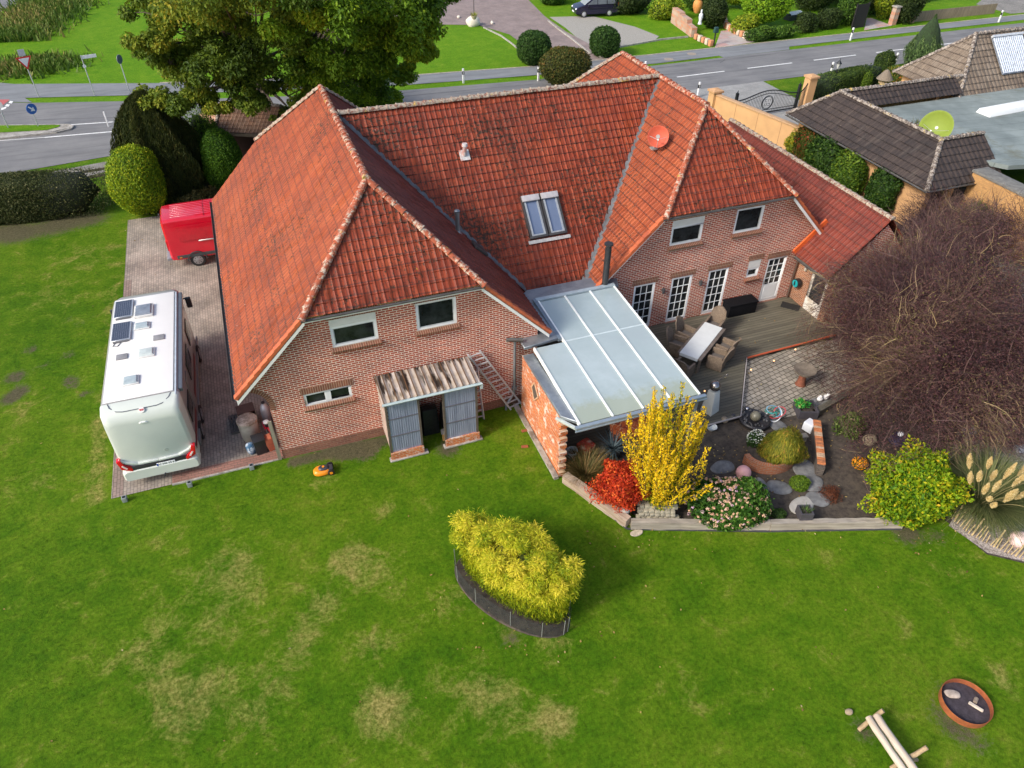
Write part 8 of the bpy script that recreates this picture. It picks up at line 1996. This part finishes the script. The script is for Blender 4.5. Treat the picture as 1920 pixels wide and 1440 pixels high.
bare("bare_bush", "bare brown twigged bush in front of the neighbour's dark carport", "shrub", (33.09, 3.63, 0), 0, 2.4, 1.9, 1.3, 1.2, 8000, 40, 12000, 60, -.08, .09)
bare("bare_bush", "bare brown bush at the right edge of the photo in front of the ochre wall", "shrub", (36.63, 2.1, 0), 0, 2.3, 2.0, 1.2, 1.15, 8000, 40, 12000, 61, -.04, .09)

# ------------------------------------------------------------------ roadside things
WP = plain("post_white", (.80, .80, .80), .45, var=.04); BP = plain("post_black", (.02, .02, .02), .5)
t = thing("guide_post", "white and black guide post on the verge just right of the big trees", "guide post", (18.44, 35.55, 0), 0, "guide posts along the road")
MB().box((0, 0, .53), (.14, .12, 1.06), top=(.9, .9)).build("post", WP, t, bevel=.01); MB().box((0, 0, .76), (.148, .128, .24)).build("black_band", BP, t); MB().box((0, -.067, .76), (.05, .006, .17)).build("reflector", plain("refl", (.7, .7, .7), .2), t)
GP = t
for p, lb in (((23.95, 34.18, 0), "guide post on the verge left of the olive ball shrub"), ((32.22, 32.69, 0), "guide post just behind the right wing's far roof tip"), ((54.19, 35.51, 0), "guide post on the far verge in front of the dark garden hedges"), ((71.95, 35.99, 0), "guide post on the far verge nearest the photo's upper right corner"), ((33.58, 27.08, 0), "guide post on the near side of the road, partly behind the red roof"), ((45.9, 27.87, 0), "guide post by the road between gate pillar and lantern post"), ((52.44, 28.19, 0), "guide post by the road between the hedge and the young spruce")):
    another(GP, p, 0, lb)
GALV = plain("galvanised_pole", (.42, .45, .46), .45, metal=.4)
def sign_pole(name, label, loc, h, rz=0, lean=0): 
    t = thing(name, label, "road sign", loc, rz); MB().rod((0, 0, 0), (0, 0, h), .035, n=8).build("pole", GALV, t); return t
t = sign_pole("yield_sign", "red and white triangular give way sign on a tall pole, back plate above", (-11.09, 42.49, 0), 2.9, R(20))
def plate(poly, y0, y1, z): v = [(p[0], y0, z + p[1]) for p in poly] + [(p[0], y1, z + p[1]) for p in poly]; n = len(poly); g = MB(); g.faces(v, [tuple(range(n)), tuple(range(2 * n - 1, n - 1, -1))] + [(i, i + n, (i + 1) % n + n, (i + 1) % n) for i in range(n)]); return g
tri = lambda s: [(-s, s * .58), (0, -s * 1.15), (s, s * .58)]
sp_ = plate(tri(.5), -.06, -.04, 2.45).build("red_triangle", plain("sign_red", (.65, .03, .03), .4), t); plate(tri(.34), -.066, -.058, 2.45).build("white_triangle", plain("sign_white", (.8, .8, .8), .4), sp_)
MB().box((0, -.03, 3.0), (.42, .02, .42)).build("upper_plate", plain("sign_grey", (.5, .5, .52), .5), t)
t = sign_pole("street_name_sign", "white street name sign sticking out from its pole beside the cycle path", (-7.37, 41.44, 0), 2.75, R(14))
MB().box((.48, 0, 2.62), (.95, .03, .22)).build("name_plate", _cache["sign_white"], t, bevel=.005, seg=1); g = MB()
rr_ = random.Random(4); x = .12
MB().rod((0, -.05, 2.05), (0, -.03, 2.05), .11, n=16).build("round_plate", _cache["sign_white"], t)
t = sign_pole("round_sign", "round dark blue road sign on a pole left of the big trees", (-5.07, 41.61, 0), 2.3, R(60)); MB().rod((0, -.05, 2.25), (0, -.03, 2.25), .3, n=26).build("disc", plain("sign_navy", (.04, .06, .12), .4), t); MB().rod((0, -.029, 2.25), (0, -.02, 2.25), .31, n=26).build("disc_rim", _cache["sign_grey"], t)
t = sign_pole("keep_right_sign", "round blue keep right sign with a white arrow on the grass island", (-10.39, 35.97, 0), 1.5, R(38)); d = MB().rod((0, -.06, 1.25), (0, -.035, 1.25), .33, n=28).build("disc", plain("sign_blue", (.02, .12, .42), .4), t)
plate([(-.2, .14), (-.14, .2), (.05, .02), (.12, .10), (.17, -.17), (-.12, -.12), (-.02, -.05)], -.07, -.061, 1.25).build("arrow", _cache["sign_white"], d)
t = sign_pole("sign_pole", "plain pale sign pole at the left edge of the photo on the island", (-12.17, 36.29, 0), 1.6, 0); MB().rod((0, -.04, 1.6), (0, -.02, 1.6), .25, n=20).build("disc", _cache["sign_grey"], t)
o = MB().box((0, 0, .5), (.09, .05, 1.0)).build("marker_post", WP, bevel=.01); o.location = (-6.14, 34.69, 0); tag(o, "thin white marker post on the road hatching left of the yew", "marker post")
t = thing("wheelie_bin", "black wheeled waste bin with an orange lid at the driveway mouth", "waste bin", (26.42, 37.83, 0)); MB().box((0, 0, .5), (.55, .6, 1.0), top=(1.05, 1.05)).build("body", _cache["bin_black"], t, bevel=.02); MB().box((0, 0, 1.05), (.64, .7, .1), top=(.9, .9)).build("lid", plain("lid_orange", (.85, .25, .02), .4), t, bevel=.02)
rock("boulder", "big white boulder carrying a plant bowl at the corner of the far driveway", "boulder", (24.2, 50.93, 0.35), .55, plain("white_boulder", (.62, .58, .5), .8, var=.15), (1.2, .9, .85), seed=3)
t = thing("plant_bowl", "stone bowl with yellow green plants standing on the white boulder", "plant bowl", (23.94, 49.91, 0.78)); MB().lathe([(.001, 0), (.15, 0), (.3, .3), (.001, .3)], n=16).build("bowl", plain("bowl_stone", (.42, .36, .27), .8), t, smooth=True)
link("plants", blades("plants", foliage("bowl_plant", [(0, (.10, .16, .02)), (1, (.45, .42, .05))]), .25, 80, .4, .04, c=(0, 0, .28)), t)
o = MB().rod((0, 0, 0), (0, 0, 1.5), .03, n=6).ball((0, 0, 1.5), .07, 8, 6).build("torch_pole", BP); o.location = (25.29, 54.17, 0); tag(o, "thin black pole right behind the white boulder", "pole")
for i, (p, r_, lb) in enumerate([((25.91, 38.3, 0), .25, "small pale stone beside the orange lidded bin"), ((31.19, 38.18, 0), .32, "white stone at the foot of the rounded shrub right of the driveway"), ((26, 50.85, 0), .16, "little white edge stone on the far lawn's curve, nearer the boulder"), ((23.65, 53.88, 0), .14, "little white edge stone left of the white boulder")]):
    rock("edge_stone", lb, "stone", (p[0], p[1], .1), r_, _cache["white_boulder"], seed=30 + i, group="white edge stones by the far driveway")
kerb("drive_edging", [(24.83, 49.88), (25.42, 46.69), (25.48, 43.86), (25.38, 41.9)], .12, .08, CONC); kerb("drive_edging", [(31.31, 50.07), (31.1, 46.99), (30.99, 44.08), (30.8, 41.38), (30.67, 39.14)], .14, .10, CONC); kerb("drive_edging", [(33.48, 40.14), (35.44, 40.48), (38.37, 41.05), (41.05, 41.04)], .14, .12, CONC)
# small tiled shelter behind the conifers and the rail fence
t = thing("tiled_shelter", "small open shelter with a mottled pink and brown tiled roof behind the conifers", "shelter", (1.2, 26.5, 0))
E0, E1, E2 = Vector((-.9, 27.9, 2.1)), Vector((.55, 25.6, 2.1)), Vector((3.6, 24.1, 2.1)); R1, R2 = Vector((1.15, 27.55, 3.0)), Vector((4.4, 26.0, 3.0))
SH1 = tiles_mat("shelter_pink", (.50, .27, .17), (.30, .14, .09), (.62, .42, .30), tw=.22, th=.3, moss=.3, white=1.5); SH2 = tiles_mat("shelter_brown", (.21, .13, .085), (.12, .075, .05), (.32, .17, .10), tw=.22, th=.3, moss=.4)
for pts, mt in (([E0, E1, R1], SH1), ([E1, E2, R2, R1], SH2), ([E2, E2 + Vector((1.6, 3.2, 0)), R2], SH2), ([E2 + Vector((1.6, 3.2, 0)), E0 + Vector((1.6, 1.9, 0)), R1, R2], SH2), ([E0 + Vector((1.6, 1.9, 0)), E0, R1], SH1)):
    roof_face("tiled_roof", [tuple(p) for p in pts], mt, t, tw=.22, th=.3)
g = MB(); ridge_run(g, R1, R2, .11); ridge_run(g, E1, R1, .1); g.build("ridge_tiles", RG2, t, world=True, smooth=True)
for p in (E0, E1, E2, E2 + Vector((1.4, 2.8, 0))): MB().box((p.x * .9 + 1.9 * .1, p.y * .9 + 26.6 * .1, 1.0), (.14, .14, 2.1)).build("post", BW_, t, world=True)
MB().bar((E1.x + .1, E1.y + .1, 2.0), (E2.x - .1, E2.y + .05, 2.0), .06, .22).build("fascia", wood("shelter_wood", (.16, .13, .10), (.28, .23, .18), axis=0), t, world=True); MB().bar((.9, 27.2, 1.0), (3.9, 25.6, 1.0), .06, 1.9).build("back_wall", plain("maroon_wall", (.05, .02, .02), .8), t, world=True)
t = thing("rail_fence", "short wooden rail fence between the clipped hedge and the yellow thuja", "fence", (0, 0, 0))
for z in (.25, .6): MB().bar((-7.0, 26.0, z), (-4.6, 26.3, z), .05, .14).build("rail", wood("fence_rail", (.14, .11, .085), (.26, .22, .18), axis=0), t)
for x, y in ((-6.95, 26.05), (-4.7, 26.35)): MB().box((x, y, .4), (.1, .1, .85)).build("post", _cache["fence_rail"], t)
# ------------------------------------------------------------------ gardens across the road
GA = [(0, (.02, .05, .008)), (.5, (.05, .12, .012)), (1, (.14, .24, .03))]; GD = [(0, (.010, .022, .006)), (.5, (.028, .052, .010)), (1, (.07, .10, .02))]; GY = [(0, (.06, .12, .008)), (.5, (.18, .27, .012)), (1, (.45, .45, .03))]
def fb(at, r, st, lb, nm="garden_shrub", n=4200, leaf=.2, core="far_core", **k):
    bush(nm, lb, "shrub", at, r, n, leaf, st, (core, (.02, .035, .008)), lump=k.pop('lump', .2), depth=k.pop('depth', .3), seed=int(at[0] * 13 + at[1] * 7), mname=k.pop('mn', None) or ("far_leaf_" + str(id(st) % 997)), **k)
fb((49.44, 41.97, 0), (2.3, 2.0, 1.9), [(0, (.06, .15, .008)), (.5, (.17, .33, .010)), (1, (.36, .52, .03))], "big bright yellow green bush in the garden across the road", n=11000, zc=2.2, mn="acid_leaf")
fb((46.61, 40.62, 0), (1.3, 1.0, .8), GY, "yellow green shrub at the lower left of the big bright bush", mn="gy_leaf")
fb((46.35, 38.17, 0), (1.5, .7, .5), GA, "low green shrub by the path edge below the big bright bush", mn="ga_leaf", n=2800)
fb((48.77, 38.42, 0), (2.2, .8, .45), GA, "low green planting along the cycle path right of the brick path", mn="ga_leaf", n=3500)
fb((52.25, 39.47, 0), (.9, .8, .75), GD, "clipped cube like dark bush near the cycle path, the left one", mn="gd_leaf", n=3000, p=4)
fb((54.99, 39.7, 0), (1.0, .8, .8), GD, "clipped cube like dark bush near the cycle path, the right one", mn="gd_leaf", n=3000, p=4)
fb((57.79, 40.15, 0), (1.2, 1.0, 1.7), GA, "tall green hedge column left of the dark garden gate", mn="ga_leaf", n=5000, p=4)
fb((61.49, 42.46, 0), (1.1, 1.0, 1.7), GD, "tall dark hedge column right of the dark garden gate", mn="gd_leaf", n=5000, p=4)
fb((62.58, 40.6, 0), (1.3, 1.0, 1.5), GY, "yellow green shrub at the left brick garden pillar", mn="gy_leaf", n=4000)
fb((63.15, 38.95, 0), (1.2, 1.1, 1.6), GD, "tall dark conifer hedge right of the brick garden pillar", mn="gd_leaf", n=5000, p=3)
fb((58.35, 46.4, 0), (3.0, 2.0, 1.6), GD, "broad dark shrubbery behind the small greenhouse frame", mn="gd_leaf", n=8000)
fb((62.95, 47.21, 0), (2.5, 2.0, 1.8), GA, "green shrubbery at the photo's top edge behind the hedge columns", mn="ga_leaf", n=6000)
fb((44.83, 43.13, 0), (1.2, 1.1, 1.3), GD, "dark green bush left of the brick garden path", mn="gd_leaf", n=4500)
fb((47.01, 49.06, 0), (1.8, 1.5, 1.2), GA, "green bush behind the stepped brick planters", mn="ga_leaf", n=5000)
fb((42.35, 47.39, -0), (1.8, 1.1, .9), GY, "yellow green shrub at the left end of the stepped brick planters", mn="gy_leaf", n=5000)
fb((39.98, 50.32, 0), (2.3, 1.3, 1.0), GD, "dark weedy shrub behind the dark family car", mn="gd_leaf", n=5000)
fb((34.2, 56.09, 0), (1.6, 1.0, .8), GA, "green shrub beside the bonnet of the dark family car", mn="ga_leaf", n=4000)
fb((51.16, 48.8, 0), (1.5, 1.2, 1.7), GY, "tall yellowish shrub left of the big bright bush", mn="gy_leaf", n=5000)
fb((70.17, 46.02, 0), (5.0, 1.8, 1.5), GD, "long dark hedge at the photo's top edge above the far lawn", mn="gd_leaf", n=9000)
fb((39.29, 58.79, 0), (5.0, 1.8, 1.6), GD, "long dark hedge at the photo's top edge above the gravel parking", mn="gd_leaf", n=9000)
RB = brick("garden_brick", (.55, .24, .14), (.50, .38, .30), (.42, .33, .26), w=.5, h=.28, ms=.02, bump=.8, stain=.3)
t = thing("brick_planter", "stepped planter walls of mottled brick blocks in the garden across the road", "garden wall", (43.15, 45.08, 0))
for (a, b_) in (((42.54, 46.29), (41.77, 41.52)), ((41.77, 41.52), (42.04, 40.7))):
    pass
A_ = [Vector((*p, 0)) for p in ((42.35, 45.95), (42.05, 44.07), (41.77, 42.26), (41.5, 40.88))]
for i, (a, b_, h) in enumerate(((A_[0], A_[1], 1.3), (A_[1], A_[2], 1.15), (A_[2], A_[3], .8))): q = thing.__call__ if False else None; mbx = MB().bar(a + Vector((0, 0, h / 2)), b_ + Vector((0, 0, h / 2)), .5, h); mbx.build("wall", RB, t, world=True)
t = thing("brick_edging", "low edging of orange and pale blocks left of the brick garden path", "garden wall", (0, 0, 0))
def blocks(line, h, s=.42):
    n = 0; rr_ = random.Random(3)
    for a, b_ in zip(line[:-1], line[1:]):
        a, b_ = Vector((*a, 0)), Vector((*b_, 0)); d = b_ - a; k = max(1, int(d.length / s))
        for i in range(k): p = a + d * ((i + .5) / k); MB().box((p.x, p.y, h / 2), (s * .85, s * .8, h * rr_.uniform(.8, 1.1)), rz=math.atan2(d.y, d.x)).build("block", [plain("block_orange", (.55, .24, .12), .9, var=.2), plain("block_pale", (.58, .47, .37), .9, var=.2)][n % 2], t, bevel=.04); n += 1
blocks([(41.32, 40.41), (41.42, 38.8), (41.47, 37.76)], .5)
t = thing("brick_edging", "low edging of orange and pale blocks right of the brick garden path", "garden wall", (0, 0, 0)); blocks([(48.13, 46.5), (46.01, 42.74), (45.69, 40.94), (45.74, 38.91)], .5)
t = thing("letter_box", "dark green letter box on a slim stand at the foot of the brick path", "letter box", (41.95, 38.27, 0)); MB().rod((0, 0, 0), (0, 0, 1.0), .06, n=8).build("stand", BP, t); MB().box((0, 0, 1.2), (.42, .3, .45), top=(.8, .8)).build("box", plain("box_green", (.02, .06, .055), .4), t, bevel=.04)
t = thing("cold_frame", "small garden cold frame with a pale curved lid on the far lawn", "cold frame", (53.87, 43.31, 0), R(10)); MB().box((0, 0, .2), (1.6, .9, .4)).build("frame", plain("frame_dark", (.04, .05, .045), .6), t)
g = MB()
for k in range(8): a0, a1 = R(20 + 17.5 * k), R(20 + 17.5 * (k + 1)); g.face([(-.8, -.45 * math.cos(a0), .4 + .3 * math.sin(a0)), (.8, -.45 * math.cos(a0), .4 + .3 * math.sin(a0)), (.8, -.45 * math.cos(a1), .4 + .3 * math.sin(a1)), (-.8, -.45 * math.cos(a1), .4 + .3 * math.sin(a1))])
g.build("lid", plain("lid_pale", (.45, .52, .50), .3), t, smooth=True)
for p, lb in (((61.61, 38.66, 0), "mottled brick pillar at the left side of the second garden entrance"), ((63.83, 38.73, 0), "mottled brick pillar at the start of the low wooden garden fence")):
    t = thing("brick_pillar", lb, "pillar", p); MB().box((0, 0, .75), (.5, .5, 1.5)).build("shaft", RB, t); MB().box((0, 0, 1.55), (.66, .66, .12)).build("cap", CONC, t, bevel=.02)
t = thing("garden_gate", "dark solid garden gate between two tall hedge columns", "gate", (57.7, 38.79, 0), R(5)); MB().box((0, 0, 1.0), (1.3, .08, 2.0)).build("panel", plain("gate_dark", (.015, .014, .013), .7), t); MB().box((-.7, 0, 1.05), (.12, .12, 2.1)).box((.7, 0, 1.05), (.12, .12, 2.1)).build("frame", _cache["gate_dark"], t)
t = thing("picket_fence", "low weathered wooden fence along the cycle path at the upper right", "fence", (0, 0, 0)); a, b_ = Vector((64.27, 38.78, 0)), Vector((74.31, 38.81, 0)); n = 70
SWG = wood("picket_wood", (.20, .15, .10), (.38, .30, .22), axis=2)
for z in (.3, .75): MB().bar(a + Vector((0, 0, z)), b_ + Vector((0, 0, z)), .05, .09).build("rail", SWG, t)
for k in range(n): p = a.lerp(b_, k / (n - 1)); MB().box((p.x, p.y - .05, .45), (.12, .03, .9)).build("picket", SWG, t)
t = thing("terracotta_urn", "tall orange urn among the stepped brick planters", "urn", (45.63, 47.27, 0.3)); MB().lathe([(.001, 0), (.25, 0), (.45, .5), (.42, .95), (.25, 1.15), (.32, 1.25), (.001, 1.2)], n=18).build("urn", plain("urn_orange", (.62, .27, .07), .7, var=.15), t, smooth=True)
t = thing("garden_statue", "white garden figurine beside the orange urn", "statue", (43.27, 42.87, 0.5)); MB().lathe([(.001, 0), (.2, 0), (.12, .3), (.2, .6), (.16, .85), (.06, .95), (.1, 1.05), (.08, 1.18), (.001, 1.22)], n=14).build("figure", plain("statue_white", (.68, .70, .74), .5), t, smooth=True)
# tall rough grass strip at the upper left
rng = np.random.default_rng(70); n = 9000; aP = np.array([*(-15.8, 58.55), 0.]); bP = np.array([*(-12.07, 75.84), 0.]); d = bP - aP; nn = np.array([-d[1], d[0], 0]) / np.linalg.norm(d)
k = rng.random(n); C = aP + d * k[:, None] + nn * (rng.normal(size=n) * 1.7)[:, None]; C2 = np.array([*(-12.23, 50.31), 0.]) + rng.normal(size=(1800, 3)) * np.array([1.6, 1.2, 0]); C = np.concatenate([C, C2]); n = len(C)
h = rng.uniform(.2, .65, n); an = rng.random(n) * 6.283; W3 = np.stack([np.cos(an), np.sin(an), 0 * an], 1) * rng.uniform(.05, .13, (n, 1)); T3 = np.stack([rng.normal(size=n) * .2, rng.normal(size=n) * .2, h], 1)
V = np.stack([C - W3, C + W3, C + T3 + W3 * .3, C + T3 - W3 * .3], 1).reshape(-1, 3); F = np.arange(4 * n).reshape(n, 4)
tn = np.clip(.5 + .3 * np.sin(C[:, 0] * .5) * np.cos(C[:, 1] * .33) + .2 * rng.normal(size=n), 0, 1)
tag(link("rough_grass", np_mesh("rough_grass", V, F, foliage("rough_grass", [(0, (.05, .11, .012)), (.5, (.10, .17, .02)), (.8, (.21, .21, .05)), (1, (.33, .25, .09))]), tn)), "strip of tall rough yellow and brown grass beside the side road", "rough grass", kind="stuff")
